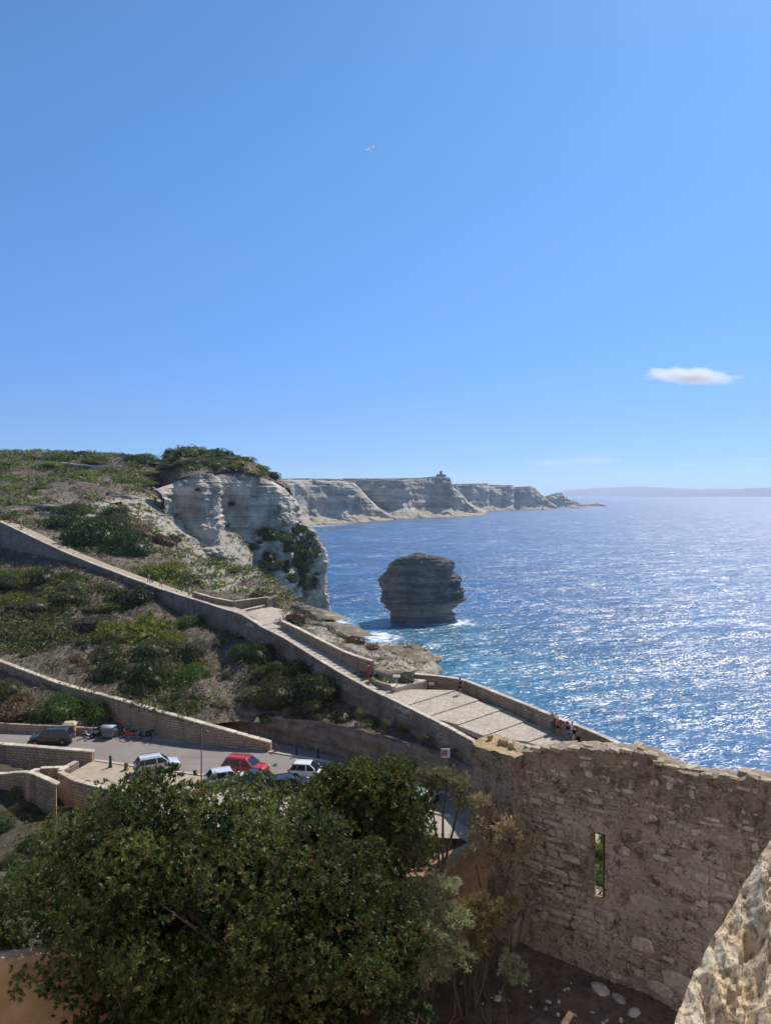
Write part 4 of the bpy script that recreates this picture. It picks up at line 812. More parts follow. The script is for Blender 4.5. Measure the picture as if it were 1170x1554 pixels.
    while s < 8.9:
        w = r.uniform(.14, .42); dpt = r.uniform(.18, .4); hh = r.uniform(.06, .13); o_ = r.uniform(-.02, -.5)
        me = block_mesh('coping_stone', w, dpt, hh, .16, r.randint(0, 9999)); me.materials.append(M_topstone)
        o = link('coping_stone', me); c = pt(s+w/2, float(ztop(s+w/2))+.02, o_); o.location = c; o.rotation_euler = (r.uniform(-.15, .15), r.uniform(-.15, .15), math.atan2(WE.y, WE.x)+r.uniform(-.4, .4)); to_parent(o, root)
        s += w*r.uniform(.45, 1.0)
    # pier at the left end
    fl, frr, br, bl = (2.62, 22.35), (3.72, 21.32), (4.5, 22.2), (3.4, 23.3); ring = [fl, frr, br, bl, fl]; pts, us = [], [0]
    for (a, b), (c, d_) in zip(ring[:-1], ring[1:]):
        n = 26
        for k in range(n): pts.append((a+(c-a)*k/n, b+(d_-b)*k/n))
    pts = np.array(pts); nzz = 110; zr = np.linspace(0, 1, nzz)
    cx_, cy_ = pts.mean(0); dirx, diry = pts[:, 0]-cx_, pts[:, 1]-cy_; l = np.hypot(dirx, diry); dirx /= l; diry /= l
    zt_ = np.full(len(pts), 57.42)+.1*fbm(pts[:, 0]*2, pts[:, 1]*2, 0, 3, 3); Zp = 50.8+(zt_[:, None]-50.8)*zr[None, :]
    dp = .09*fbm(pts[:, 0:1]*1.5, pts[:, 1:]*1.5, Zp*1.2, 4, 3)+.06*fbm(pts[:, 0:1]*5, pts[:, 1:]*5, Zp*5, 4, 4)
    Vp = np.stack([pts[:, 0:1]+dirx[:, None]*dp, pts[:, 1:]+diry[:, None]*dp, Zp], -1)
    q = gridq(len(pts), nzz, True)
    to_parent(npmesh('pier', Vp.reshape(-1, 3), q, None, M_oldwall, False), root)
    K = 16; caps = []
    for i in range(K+1):
        s_ = 1-i/K; x = cx_+(Vp[:, -1, 0]-cx_)*s_*1.03; y = cy_+(Vp[:, -1, 1]-cy_)*s_*1.03; caps.append(np.stack([x, y, Vp[:, -1, 2]*s_+57.45*(1-s_)+.012+.05*fbm(x*4, y*4, 0, 4, 12)], -1))
    caps = np.array(caps); n_ = len(pts); q = gridq(K+1, n_+1); rr_, cc_ = q//(n_+1), q % (n_+1); q = rr_*n_+(cc_ % n_)
    to_parent(npmesh('pier_top', caps.reshape(-1, 3), q, None, M_pier_top, True), root)
    for (x, y, w) in ((3.55, 22.2, .3), (3.75, 22.0, .18), (3.2, 22.6, .14)):
        me = block_mesh('loose_stone', w, w*.7, .16, .15, int(x*100)); me.materials.append(M_topstone); o = link('loose_stone', me); o.location = (x, y, 57.54); o.rotation_euler = (0, 0, x*7); to_parent(o, root)
M_coping2 = mat_stone('sunlit_wall_top', (.26, .2, .14), (.4, .32, .24), (.5, .43, .34))
M_pier_top = mat_soil('yellowed_mortar_cap', (.36, .25, .13), (.45, .33, .19), (.5, .4, .26), 2.0)
M_slit = mat_soil('slit_reveal_mortar', (.22, .165, .12), (.3, .235, .175), (.38, .3, .23), 3.0)
build_old_wall()
# low ochre wall that closes the garden below the trees
gw = wallstrip('garden_wall', [(-18, 13.2, 54.4, 51), (-9, 16.4, 54.5, 51), (-5, 17.6, 54.4, 51), (.1, 19.4, 54.5, 51), (3.0, 21.7, 54.7, 51)], .5, M_plaster, 1, .05, .2, .2, rough_top=.06)
tag(gw, 'low ochre plastered garden wall below and behind the big trees', 'wall')
# stones and boulders on the garden ground
r = random.Random(3)
STM = []
for k in range(6):
    bm = bmesh.new(); bmesh.ops.create_icosphere(bm, subdivisions=2, radius=1)
    for v_ in bm.verts: v_.co *= 1+.28*float(fbm(v_.co.x*1.6+k*9, v_.co.y*1.6, v_.co.z*1.6, 2, k)); v_.co.z *= .6; v_.co.x *= 1.2
    me = bpy.data.meshes.new('boulder'); bm.to_mesh(me); bm.free(); me.materials.append(M_stone); STM.append(me)
def ground_hit(o, x, y, z0=200):
    return None
stones = [(910, 1504, .34, 'squared pale boulder lying on the dark soil at the foot of the ruined wall'), (938, 1519, .26, 'grey boulder beside the squared pale one under the ruined wall'), (962, 1540, .24, 'rounded boulder near the bottom right corner of the garden soil'), (755, 1518, .16, 'small white stone on the garden soil below the tamarisk sprig'), (832, 1523, .10, 'small pale stone alone in the middle of the garden soil')]
for px_, py_, s_, lab in stones:
    s_ *= .72; p = PZ(px_, py_, 51.9); o = bpy.data.objects.new('boulder', STM[int(px_) % 6]); COL.objects.link(o); o.location = (p.x, p.y, 51.95); o.scale = (s_, s_*.8, s_*.8); o.rotation_euler = (.1, .1, px_); tag(o, lab, 'boulder')
for k in range(34):
    t = r.random(); px_ = 760+250*t+r.uniform(-70, 10); py_ = 1428+118*t+r.uniform(4, 90); 
    if py_ > 1560: continue
    p = PZ(px_, py_, 51.9); o = bpy.data.objects.new('fallen_stone', STM[k % 6]); COL.objects.link(o); s_ = r.uniform(.02, .06); o.location = (p.x, p.y, 51.93); o.scale = (s_, s_, s_); o.rotation_euler = (r.random(), r.random(), r.uniform(0, 6))
    tag(o, 'small fallen stone lying on the dark garden soil along the foot of the ruined wall', 'stone', 'small fallen stones along the foot of the ruined wall')
# ---------------------------------------------------------------- eroded rock, bottom right corner
def near_rock():
    R = np.array([tuple(PD(*t)) for t in ((1216, 1193, 11.0), (1181, 1250, 10.4), (1156, 1286, 10.1), (1131, 1323, 9.8), (1099, 1373, 9.4), (1076, 1413, 9.15), (1053, 1463, 8.8), (1033, 1508, 8.5), (1015, 1553, 8.2), (991, 1628, 7.8))])
    A, t = smooth_line(R, 260); 
    A[:, 2] += .10*fbm(t*1.3, 1, 0, 4, 4)+.03*fbm(t*7, 2, 0, 3, 4); A[:, 0] += .07*fbm(t*2.0, 5, 0, 4, 6)
    w = np.linspace(0, 1, 240)**1.5; W = 5.2*w[None, :]
    n = fbm(W*1.6+.25*t[:, None]*.5, t[:, None]*.35, 0, 3, 30); gro = 1-np.abs(fbm(W*3.4-1.1*t[:, None]+.7*n, t[:, None]*.5, 0, 3, 31))*2.4
    gro2 = 1-np.abs(fbm(W*8-2.6*t[:, None]+.8*n, t[:, None]*1.3, 0, 3, 35))*2.0
    lump = fbm(W*1.5, t[:, None]*2.2, 0, 5, 41)
    rg_ = 1-np.abs(fbm(W*14-3*t[:, None], t[:, None]*5, 0, 3, 61))*2; disp = .19*gro+.11*gro2+.07*lump+.035*rg_+.05*fbm(W*12, t[:, None]*10, 0, 4, 43)
    disp = disp*np.clip(W/.12, .25, 1)
    X = A[:, 0:1]+W*.75+disp*.1; Y = A[:, 1:2]-W*.50-disp*.5; Z = A[:, 2:3]-W*.40+disp*.8-.16
    V1 = np.stack([X, Y, Z], -1)
    dn = np.linspace(0, 9.5, 50)[1:]; q_ = .12*fbm(t[:, None]*1.2, dn[None, :]*.8, 0, 4, 51)+.05*fbm(t[:, None]*5, dn[None, :]*3, 0, 4, 53)
    X3 = V1[:, 0, 0][:, None]-dn[None, :]*.075+q_*np.clip(dn/.4, 0, 1)[None, :]; Y3 = V1[:, 0, 1][:, None]+dn[None, :]*.02; Z3 = V1[:, 0, 2][:, None]-dn[None, :]
    V = np.concatenate([np.stack([X3, Y3, Z3], -1)[:, ::-1], V1], 1)
    o = npmesh('eroded_rock', V.reshape(-1, 3), gridq(260, V.shape[1]), None, M_nearrock, False)
    tag(o, 'large sunlit fluted limestone rock filling the bottom right corner', 'rock')
near_rock()
# ================================================================ VEGETATION
def bvh_of(objs):
    V, Q = [], []
    for o in objs:
        b = len(V); V += [v.co.copy() for v in o.data.vertices]; Q += [[b+i for i in p.vertices] for p in o.data.polygons]
    return BVHTree.FromPolygons(V, Q)
BV = bvh_of([O_slope, O_upper, O_plat, O_near, O_bank]); EYE = Vector((0, 0, H))
def hit(px, py):
    p, n, i, d = BV.ray_cast(EYE, Vector(((px-CX)/F, 1, -(py-HY)/F)).normalized()); return p, n
def down(x, y):
    p, n, i, d = BV.ray_cast(Vector((x, y, 150)), Vector((0, 0, -1))); return p
RG = np.random.default_rng(7)
def unit(n, rg=None): v = (rg or RG).normal(size=(n, 3)); return v/np.linalg.norm(v, axis=1)[:, None]
def leaves(C, D, n_per, ln, wd, rg, tilt=(20, 75), fold=.15):
    """rosettes of pointed leaves at C around the directions D"""
    C = np.repeat(C, n_per, 0); D = np.repeat(D, n_per, 0); n = len(C); az = rg.uniform(0, 2*np.pi, n); ti = np.radians(rg.uniform(*tilt, n))
    up = np.where(np.abs(D[:, 2:]) < .9, [[0, 0, 1.]], [[1., 0, 0]]); A = np.cross(D, up); A /= np.linalg.norm(A, axis=1)[:, None]; B = np.cross(D, A)
    L = D*np.cos(ti)[:, None]+(A*np.cos(az)[:, None]+B*np.sin(az)[:, None])*np.sin(ti)[:, None]; W = np.cross(L, D)+rg.normal(size=(n, 3))*.35; W -= L*(W*L).sum(1)[:, None]; W /= np.linalg.norm(W, axis=1)[:, None]+1e-9
    N = np.cross(L, W); l = ln*rg.uniform(.65, 1.25, n)[:, None]; w = wd*rg.uniform(.7, 1.25, n)[:, None]
    V = np.stack([C, C+L*l*.5+W*w*.5+N*w*fold, C+L*l, C+L*l*.5-W*w*.5+N*w*fold], 1).reshape(-1, 3); b = np.arange(n)*4
    return V, np.stack([b, b+1, b+2, b+3], 1), n
KC = {'dark': ((.040, .065, .022), (.085, .115, .036)), 'olive': ((.15, .17, .035), (.34, .34, .08)), 'green': ((.07, .12, .03), (.18, .24, .065)), 'grey': ((.12, .11, .08), (.24, .21, .155)),
      'brown': ((.13, .08, .05), (.24, .15, .085)), 'dull': ((.09, .1, .045), (.21, .21, .1))}
def colr(kind, n, rg, k=1):
    a, b = np.array(KC[kind][0]), np.array(KC[kind][1]); t = np.clip(rg.beta(1.6, 2.2, n), 0, 1)[:, None]; c = (a+(b-a)*t)*rg.uniform(.85, 1.15, (n, 1)); return np.repeat(c, k, 0)
PROTO = {}
def bush_proto(kind, seed, n=820, flat=.62, ls=.05):
    rg = np.random.default_rng(seed); nl = 11; P = unit(nl, rg); P[:, 2] = np.abs(P[:, 2])*.8; P *= rg.uniform(.35, .72, (nl, 1)); P[0] = 0; Rr = rg.uniform(.3, .5, nl); Rr[0] = .6
    li = rg.choice(nl, n, p=Rr**2/np.sum(Rr**2)); D = unit(n, rg); D[:, 2] = np.where(D[:, 2] < -.25, -D[:, 2], D[:, 2]); C = P[li]+D*Rr[li][:, None]*rg.uniform(.82, 1.08, (n, 1)); C[:, 2] = C[:, 2]*flat
    Dn = D+.5*C; Dn[:, 2] += .35; Dn /= np.linalg.norm(Dn, axis=1)[:, None]
    V, Q, m = leaves(C, Dn, 7, ls*1.25, ls*.62, rg, (10, 80)); c1 = np.repeat(colr(kind, n, rg), 28, 0)*np.repeat(rg.uniform(.75, 1.25, (m, 1)), 4, 0)
    # woody core that closes the crown
    bm = bmesh.new(); bmesh.ops.create_icosphere(bm, subdivisions=3, radius=1)
    cv = np.array([v.co[:] for v in bm.verts]); cq = np.array([[v.index for v in f.verts] for f in bm.faces]); bm.free()
    rr = np.zeros(len(cv))
    for p, r_ in zip(P, Rr):
        pc = cv@p; disc = pc**2-(p@p)+r_**2; t = np.where(disc > 0, pc+np.sqrt(np.maximum(disc, 0)), 0); rr = np.maximum(rr, t)
    cv = cv*np.maximum(rr, .3)[:, None]*.74; cv[:, 2] = np.maximum(cv[:, 2]*flat, -.12)
    a = np.array(KC[kind][0])*.8; V = np.concatenate([V, cv]); col = np.concatenate([c1, np.repeat(a[None], len(cv), 0)])
    tri = np.concatenate([Q[:, [0, 1, 2]], Q[:, [0, 2, 3]], cq+m*4])
    o = npmesh(kind+'_shrub', V, tri, None, M_leaf, False, col=col); me = o.data; bpy.data.objects.remove(o); return me
for k_ in KC: PROTO[k_] = [bush_proto(k_, 100+i*7+sum(map(ord, k_)), flat=(.5 if k_ == 'olive' else .66)) for i in range(3)]
rb = random.Random(17)
def bush(px, py, w, kind, label, group=None, hs=1.0, sx=1.0, name='shrub', cat='shrub', at=None, sink=.12):
    """a shrub standing where the photo column and row meet the ground; w its width in photo pixels"""
    p = at or hit(px, py-w*.14*(w > 40))[0]
    if p is None: return None
    r = w/2/F*p.y*1.12; o = bpy.data.objects.new(name, rb.choice(PROTO[kind])); COL.objects.link(o)
    o.location = (p.x, p.y, p.z-r*sink); o.rotation_euler = (rb.uniform(-.12, .12), rb.uniform(-.12, .12), rb.uniform(0, 6.28)); o.scale = (r*sx*rb.uniform(.9, 1.1), r*rb.uniform(.85, 1.1), r*hs*rb.uniform(1.0, 1.4))
    return tag(o, label, cat, group)
BIG = [  # px, py of the foot, width, kind, label, height factor
 (22, 893, 78, 'olive', 'bright olive shrub cropped by the left edge just below the promenade wall', 1.2), (70, 893, 66, 'dull', 'dull green shrub against the promenade wall near the left edge', 1.1), (112, 888, 56, 'green', 'green shrub under the promenade wall, third from the left edge', .7),
 (38, 930, 92, 'olive', 'yellowish dome shaped shrub low at the left edge of the slope', 1.0), (192, 926, 96, 'dark', 'wide dark shrub hugging the promenade wall where three walkers pass', .6), (150, 902, 56, 'dull', 'small dull shrub between the green and the wide dark one by the wall', .6),
 (140, 958, 70, 'dull', 'flat dull green shrub in the middle left of the slope', .7), (205, 992, 140, 'olive', 'largest olive green windswept shrub in the middle of the slope', 1.25), (255, 985, 60, 'olive', 'olive shrub on the right flank of the largest windswept one', 1.0),
 (170, 1035, 70, 'dark', 'dark shrub at the lower left foot of the largest olive one', 1.2), (225, 1048, 90, 'dark', 'broad dark shrub just above the roadside wall', 1.3), (292, 1040, 62, 'green', 'rounded green shrub standing alone right of the broad dark one', 1.5),
 (290, 1000, 50, 'dull', 'small dull shrub directly above the rounded green one', .9), (295, 955, 50, 'green', 'small shrub in the shade of the wall below the plaza corner', 1.0), (335, 955, 70, 'dark', 'dark shrub in the shade of the wall left of the bright green one', 1.0),
 (395, 982, 76, 'green', 'bright green shrub touching the wall below the start of the steps', 1.6), (430, 1003, 76, 'green', 'fresh green shrub in the gully below the stepped path', 1.4), (385, 1010, 60, 'dark', 'dark shrub filling the shaded gully left of the fresh green one', 1.2),
 (452, 1038, 60, 'dark', 'dark round shrub under the middle of the stepped path', 1.2), (478, 1072, 96, 'dark', 'wide dark shrub above the rock bank right of the gully', 1.2), (425, 1075, 92, 'dull', 'greyish green shrub above the left part of the rock bank', 1.1), (396, 1062, 56, 'dull', 'small grey green shrub on the sunny rib beside the gully', .9),
 (520, 1098, 60, 'dark', 'dark shrub near the right end of the rock bank top', .9), (560, 1106, 44, 'dull', 'small hanging shrub on the bank below the terrace steps', .8),
 (92, 1090, 70, 'green', 'round green shrub behind the dark car', 1.5), (152, 1097, 48, 'green', 'smaller upright green shrub behind the grey bin', 1.8), (12, 1060, 60, 'dull', 'dull shrub at the left edge above the road', 1.2), (30, 1092, 90, 'brown', 'dry brown shrub mass at the left edge beside the road', .8),
 (135, 838, 120, 'dark', 'widest dark shrub on the slope above the promenade', 1.0), (195, 850, 92, 'dark', 'dark shrub at the right shoulder of the widest one above the promenade', .9), (105, 812, 84, 'dark', 'dark shrub at the upper left of the widest one above the promenade', .8),
 (170, 810, 80, 'dull', 'dull green shrub on top of the dark thicket above the promenade', .8), (245, 885, 84, 'olive', 'bright green shrub beside the walkers on the promenade', 1.2), (285, 892, 50, 'dark', 'dark low shrub right of the bright green one beside the walkers', .8),
 (213, 823, 66, 'brown', 'reddish brown dry shrub on the rocky slope', .8), (245, 832, 44, 'brown', 'smaller reddish brown shrub beside the larger brown one', .8), (262, 820, 34, 'dark', 'small dark shrub in front of the pale rock beds', .9),
 (325, 864, 78, 'green', 'flat windswept green shrub on top of the rocky outcrop', .5), (348, 866, 40, 'dull', 'low dull shrub on the right end of the rocky outcrop', .5), (262, 860, 30, 'dull', 'little dull shrub between outcrop and brown shrubs', .8)]
for px_, py_, w_, k_, lab, hs_ in BIG: bush(px_, py_, w_*1.0, k_, lab, None, hs_)
# shrubs on rocks that the ground sheets do not carry
def bush_at(px, py, d, w, kind, label, hs=1, group=None): return bush(px, py, w, kind, label, group, hs, at=PD(px, py, d))
for i, (px_, py_, d, w_, k_, hs_) in enumerate([(440, 826, 350, 62, 'dark', 1.3), (452, 850, 351, 60, 'dark', 1.4), (430, 862, 352, 70, 'dark', 1.3), (448, 880, 352, 50, 'dull', 1.3), (420, 885, 352, 54, 'dull', 1.3), (436, 840, 349, 60, 'dark', 1.4)]):
    bush_at(px_, py_, d-13, w_*1.15, k_, 'one of the dark shrubs merged into a thicket on the seaward buttress below the cliff', hs_, 'dark shrubs clinging to the seaward buttress')
for px_, py_, d, w_, k_, hs_, lab in [(452, 938, 107, 46, 'brown', .7, 'dry reddish shrub on the neck behind the top of the stepped parapet'), (432, 933, 112, 26, 'brown', .7, 'small dry shrub behind the plaza corner block'), (392, 906, 131, 34, 'brown', .9, 'rust brown dry shrub at the back of the plaza'),
    (538, 975, 99, 40, 'brown', .7, 'dry brown shrub on the seaward rim of the neck'), (562, 985, 98, 30, 'brown', .8, 'small dry shrub beside the foam at the rim of the neck'), (560, 1004, 91, 26, 'olive', .8, 'small yellow green shrub beside the pale ledge rock'), (575, 1030, 84, 30, 'dull', .9, 'grey shrub in the rocky garden beside the steps'),
    (612, 1032, 82.5, 34, 'grey', .9, 'dry grey shrub in the rocky garden beside the terrace'), (552, 1024, 85, 24, 'dull', .9, 'small dull shrub behind the rough end wall')]:
    bush_at(px_, py_, d, w_, k_, lab, hs_)
BC = bvh_of([O_cliff, O_butt])
for px_, py_, w_, k_ in tuple((400+(i*37)%68, 806+(i*23)%88, 30+(i*7)%16, ('dark', 'dark', 'dull')[i % 3]) for i in range(14))+((352, 764, 14, 'dark'), (346, 812, 18, 'dull'), (358, 820, 20, 'dark'), (372, 824, 18, 'dull'), (384, 829, 22, 'dark'), (395, 822, 14, 'dull'), (300, 742, 12, 'dull'), (424, 770, 12, 'dull'), (476, 842, 16, 'dark'), (470, 812, 18, 'dark'), (482, 870, 12, 'dull'), (405, 872, 26, 'dark'), (398, 895, 30, 'dull'), (458, 800, 24, 'dark'), (445, 805, 26, 'dark')):
    q_ = BC.ray_cast(EYE, Vector(((px_-CX)/F, 1, -(py_-HY)/F)).normalized())[0]
    if q_: bush(px_, py_, w_, k_, 'one of the small dark tufts rooted in cracks of the headland cliff', 'tufts rooted in the headland cliff', 1.0, at=q_, sink=.3)
def on_poly(P, n, rnd):
    xs, ys = [p[0] for p in P], [p[1] for p in P]; out = []
    while len(out) < n:
        x, y = rnd.uniform(min(xs), max(xs)), rnd.uniform(min(ys), max(ys))
        if bool(inpoly(np.array([x]), np.array([y]), P)[0]): out.append((x, y))
    return out
def thicket(P, n, w, kinds, label, group, hs=(.7, 1.2), seed=1, minw=None):
    rnd = random.Random(seed)
    xs = [p[0] for p in P]; ys = [p[1] for p in P]; KN = dict(dark='dark green', dull='dull green', olive='yellowish', green='bright green', grey='dry grey', brown='dry brown')
    for x, y in sorted(on_poly(P, n, rnd), key=lambda t: t[1]):
        ww, kd = rnd.uniform(*w), rnd.choice(kinds); u = (x-max(0, min(xs)))/(max(xs)-max(0, min(xs))); t = (y-min(ys))/(max(ys)-min(ys))
        sz = 'large' if ww > w[0]+.66*(w[1]-w[0]) else ('small' if ww < w[0]+.33*(w[1]-w[0]) else 'medium'); hz_ = ['left', 'middle', 'right'][min(2, max(0, int(u*3)))]; vt = ['upper', 'central', 'lower'][min(2, int(t*3))]
        bush(x, y, ww, kd, '%s %s shrub, %s %s of the %s' % (sz, KN[kd], vt, hz_, label), group, rnd.uniform(*hs))
thicket([(0, 690), (60, 688), (140, 692), (215, 690), (240, 715), (245, 735), (215, 742), (150, 728), (90, 742), (30, 752), (0, 754), (-40, 750), (-40, 692)], 58, (34, 64), ['dark', 'dull', 'dull', 'olive', 'green', 'olive'], 'thicket on the hilltop', 'low shrubs covering the hilltop at upper left', (.36, .6), 2)
thicket([(212, 690), (225, 684), (270, 686), (330, 691), (400, 710), (424, 728), (432, 740), (410, 731), (380, 722), (340, 715), (300, 714), (262, 728), (240, 735)], 38, (28, 54), ['olive', 'green', 'dull', 'dark', 'olive'], 'plateau above the cliff', 'windswept shrubs on the plateau above the pale cliff', (.45, .75), 3)
for x_ in range(218, 345, 14): bush(x_, 689+.03*(x_-218), 26, rb.choice(['dark', 'dark', 'dull']), 'one of the dark rounded shrubs on the skyline of the plateau', 'dark shrubs on the plateau skyline', 1.0)
thicket([(20, 765), (150, 770), (200, 800), (240, 835), (260, 850), (200, 845), (100, 830), (60, 800)], 16, (14, 30), ['dull', 'grey', 'dark', 'grey'], 'rocky slope above the promenade', 'small shrubs on the rocky slope above the promenade', (.6, 1), 4)
thicket([(0, 865), (40, 878), (120, 902), (170, 918), (240, 940), (300, 950), (250, 960), (140, 930), (0, 945)], 22, (34, 66), ['dull', 'dark', 'olive', 'green'], 'upper slope under the promenade wall', 'shrubs on the upper slope under the promenade wall', (.5, .8), 14)
thicket([(140, 960), (260, 970), (300, 1050), (180, 1055), (120, 1000)], 14, (34, 60), ['olive', 'dull', 'dark'], 'thicket in the middle of the slope', 'shrubs of the thicket in the middle of the slope', (.7, 1.1), 15)
thicket([(360, 985), (440, 1000), (520, 1070), (540, 1100), (420, 1080), (370, 1040)], 20, (34, 64), ['dark', 'dull', 'dark', 'green'], 'gully below the steps', 'shrubs in the gully below the steps', (.8, 1.2), 16)
thicket([(75, 775), (150, 768), (200, 790), (215, 835), (120, 845)], 12, (40, 70), ['dark', 'dark', 'dull'], 'big thicket above the promenade', 'shrubs of the big thicket above the promenade', (.7, 1.0), 18)
thicket([(60, 930), (130, 940), (330, 960), (360, 1010), (370, 1080), (300, 1080), (120, 1040), (20, 990), (0, 960)], 34, (12, 30), ['grey', 'grey', 'dull', 'brown'], 'slope between the walls', 'small dry shrubs on the slope between the walls', (.6, 1.1), 5)
thicket([(0, 1030), (60, 1050), (120, 1068), (180, 1085), (170, 1102), (0, 1098)], 18, (22, 44), ['brown', 'grey', 'dull', 'dark'], 'bank above the road', 'tangled shrubs on the bank above the left end of the road', (.7, 1.2), 6)
thicket([(380, 1060), (520, 1075), (560, 1100), (480, 1098), (400, 1092)], 12, (18, 36), ['dark', 'dull', 'dark', 'green'], 'fringe above the rock bank', 'dark shrubs fringing the rock bank', (.6, 1), 8)
thicket([(0, 1200), (110, 1205), (100, 1290), (60, 1330), (0, 1320)], 18, (26, 60), ['dull', 'dark', 'dark', 'grey'], 'hollow below the platform', 'dark shrubs in the hollow below the platform', (.7, 1.2), 9)
thicket([(0, 1310), (60, 1320), (110, 1370), (50, 1450), (0, 1455)], 8, (60, 110), ['green', 'dull', 'olive'], 'thicket left of the big tree', 'lighter green shrubs left of the big tree', (.8, 1.2), 10)
for i, (px_, d, z_) in enumerate([(545, 76.5, 42.3), (585, 74.2, 42.0), (612, 72.5, 42.0), (648, 70.0, 41.9), (690, 66.8, 41.9), (460, 86.5, 43.6), (500, 82.2, 43.0), (656, 69.4, 40.4), (668, 68, 39.6)]):
    x, y = XY(px_, d-.3); bush(0, 0, rb.uniform(14, 24), rb.choice(['dull', 'dark', 'dull']), 'one of the tufts of greenery rooted in the face of the terrace retaining wall', 'greenery rooted in the terrace retaining wall', 1.1, at=Vector((x, y, z_)))
# shrubs behind the ruined wall, seen through the slit
for i in range(5):
    y = 26.9+i*.6; x = .29*y+rb.uniform(-.45, .45); o = bpy.data.objects.new('shrub', rb.choice(PROTO[('green', 'olive')[i % 2]])); COL.objects.link(o); o.location = (x, y, 50.9); r_ = rb.uniform(.5, .75); o.scale = (r_, r_, r_*(1.2+.36*i)); o.rotation_euler = (0, 0, i); tag(o, 'one of the sunlit green shrubs behind the ruined wall, glimpsed through its slit', 'shrub', 'green shrubs behind the ruined wall')
# ---------------------------------------------------------------- dry grass and scrub, nobody could count it
def scatter(name, obj, n, size, kinds, seed, zone=None, tall=1.0):
    rg = np.random.default_rng(seed); me = obj.data; nf = len(me.polygons); c = np.zeros(nf*3); me.polygons.foreach_get('center', c); c = c.reshape(-1, 3); ar = np.zeros(nf); me.polygons.foreach_get('area', ar)
    px = CX+F*c[:, 0]/np.maximum(c[:, 1], 1); py = HY+(H-c[:, 2])*F/np.maximum(c[:, 1], 1)
    w = ar/(c[:, 1]**1.2)*(px > -60)*(px < 1230)*(py < 1600)
    if zone is not None: w = w*zone(px, py, c)
    idx = rg.choice(nf, n, p=w/w.sum()); P = c[idx]+rg.normal(size=(n, 3))*[.35, .35, 0]
    D = unit(n, rg)*.45+[0, 0, 1]; D /= np.linalg.norm(D, axis=1)[:, None]; sc = size*rg.uniform(.5, 1.4, n)*np.clip(P[:, 1]/90, .8, 2.2)
    P0 = np.repeat(P, 1, 0); V, Q, m = leaves(P0, D, 5, 1.0, .26, rg, (5, 75)); s_ = np.repeat(sc, 20)[:, None]; base = np.repeat(P, 20, 0); V = base+(V-base)*s_*[1, 1, tall]
    kk = rg.choice(len(kinds), n); col = np.zeros((n, 3))
    for i, (a, b) in enumerate(kinds): mk = kk == i; col[mk] = np.array(a)+(np.array(b)-np.array(a))*rg.uniform(0, 1, (mk.sum(), 1))
    o = npmesh(name, V, Q, None, M_scrub, False, col=np.repeat(col, 20, 0)); return tag(o, 'dry pale grass and low scrub covering the open slopes', 'grass', kind='stuff')
DRY = [((.19, .15, .11), (.27, .215, .16)), ((.26, .2, .145), (.34, .27, .2)), ((.12, .12, .06), (.18, .17, .09)), ((.17, .125, .095), (.24, .18, .14))]
scatter('dry_grass', O_slope, 12000, .29, DRY, 1)
scatter('dry_grass', O_upper, 9500, .29, DRY, 2, lambda px, py, c: 1-.85*np.exp(-(((px-262)/55)**2+((py-795)/40)**2)))
def maquis(name, obj, n, size, seed, zone):
    rg = np.random.default_rng(seed); me = obj.data; nf = len(me.polygons); c = np.zeros(nf*3); me.polygons.foreach_get('center', c); c = c.reshape(-1, 3); ar = np.zeros(nf); me.polygons.foreach_get('area', ar)
    px = CX+F*c[:, 0]/np.maximum(c[:, 1], 1); py = HY+(H-c[:, 2])*F/np.maximum(c[:, 1], 1); cov = np.clip(fbm(c[:, 0]/7, c[:, 1]/7, 0, 4, seed)*3.4-.05, 0, 1)
    w = ar/(c[:, 1]**.8)*(px > -60)*(px < 760)*cov*zone(px, py); idx = rg.choice(nf, n, p=w/w.sum()); P = c[idx]+rg.normal(size=(n, 3))*[.4, .4, 0]
    k = 7; B = np.repeat(P, k, 0); D = unit(n*k, rg); D[:, 2] = np.abs(D[:, 2])+.15; sc = np.repeat(size*rg.uniform(.5, 1.3, n)*np.clip(P[:, 1]/100, .8, 2.4), k)[:, None]; C = B+D*sc*[1, 1, .7]
    V, Q, m = leaves(C, D/np.linalg.norm(D, axis=1)[:, None], 4, .30, .17, rg, (20, 85)); s_ = np.repeat(np.clip(P[:, 1]/100, .8, 2.2), k*16)[:, None]; base = np.repeat(C, 16, 0); V = base+(V-base)*s_
    kk = [('dark', 'green', 'olive', 'dull', 'dull')[i] for i in range(5)]; ci = rg.choice(5, n); ab = np.array([KC[q] for q in kk]); col = ab[ci, 0]+(ab[ci, 1]-ab[ci, 0])*rg.uniform(0, 1, (n, 1))
    return tag(npmesh(name, V, Q, None, M_leaf, False, col=np.repeat(col, k*16, 0)), 'low green maquis scrub filling the slopes between the larger shrubs', 'scrub', kind='stuff')
maquis('low_scrub', O_slope, 1600, .55, 3, lambda px, py: 1.0*(py < 1110)*(py > np.interp(px, [0, 60, 140, 200, 280, 400], [860, 850, 874, 900, 935, 975])))
maquis('low_scrub', O_upper, 1900, .6, 4, lambda px, py: 1-.93*np.exp(-(((px-262)/60)**2+((py-800)/45)**2)))
maquis('low_scrub', O_plat, 500, .7, 5, lambda px, py: 1.0)
scatter('dry_grass', O_bank, 3500, .26, DRY, 3)
scatter('dry_grass', O_plat, 4000, .3, DRY, 8)
scatter('dry_grass', O_near, 5500, .36, [((.05, .05, .03), (.1, .095, .055)), ((.09, .075, .055), (.17, .14, .1))], 4)  # darker scrub tones stand in for shade on the lower slope
scatter('leaf_litter', O_garden, 2500, .09, [((.05, .035, .022), (.1, .07, .045)), ((.12, .09, .06), (.2, .16, .11))], 5, tall=.35)
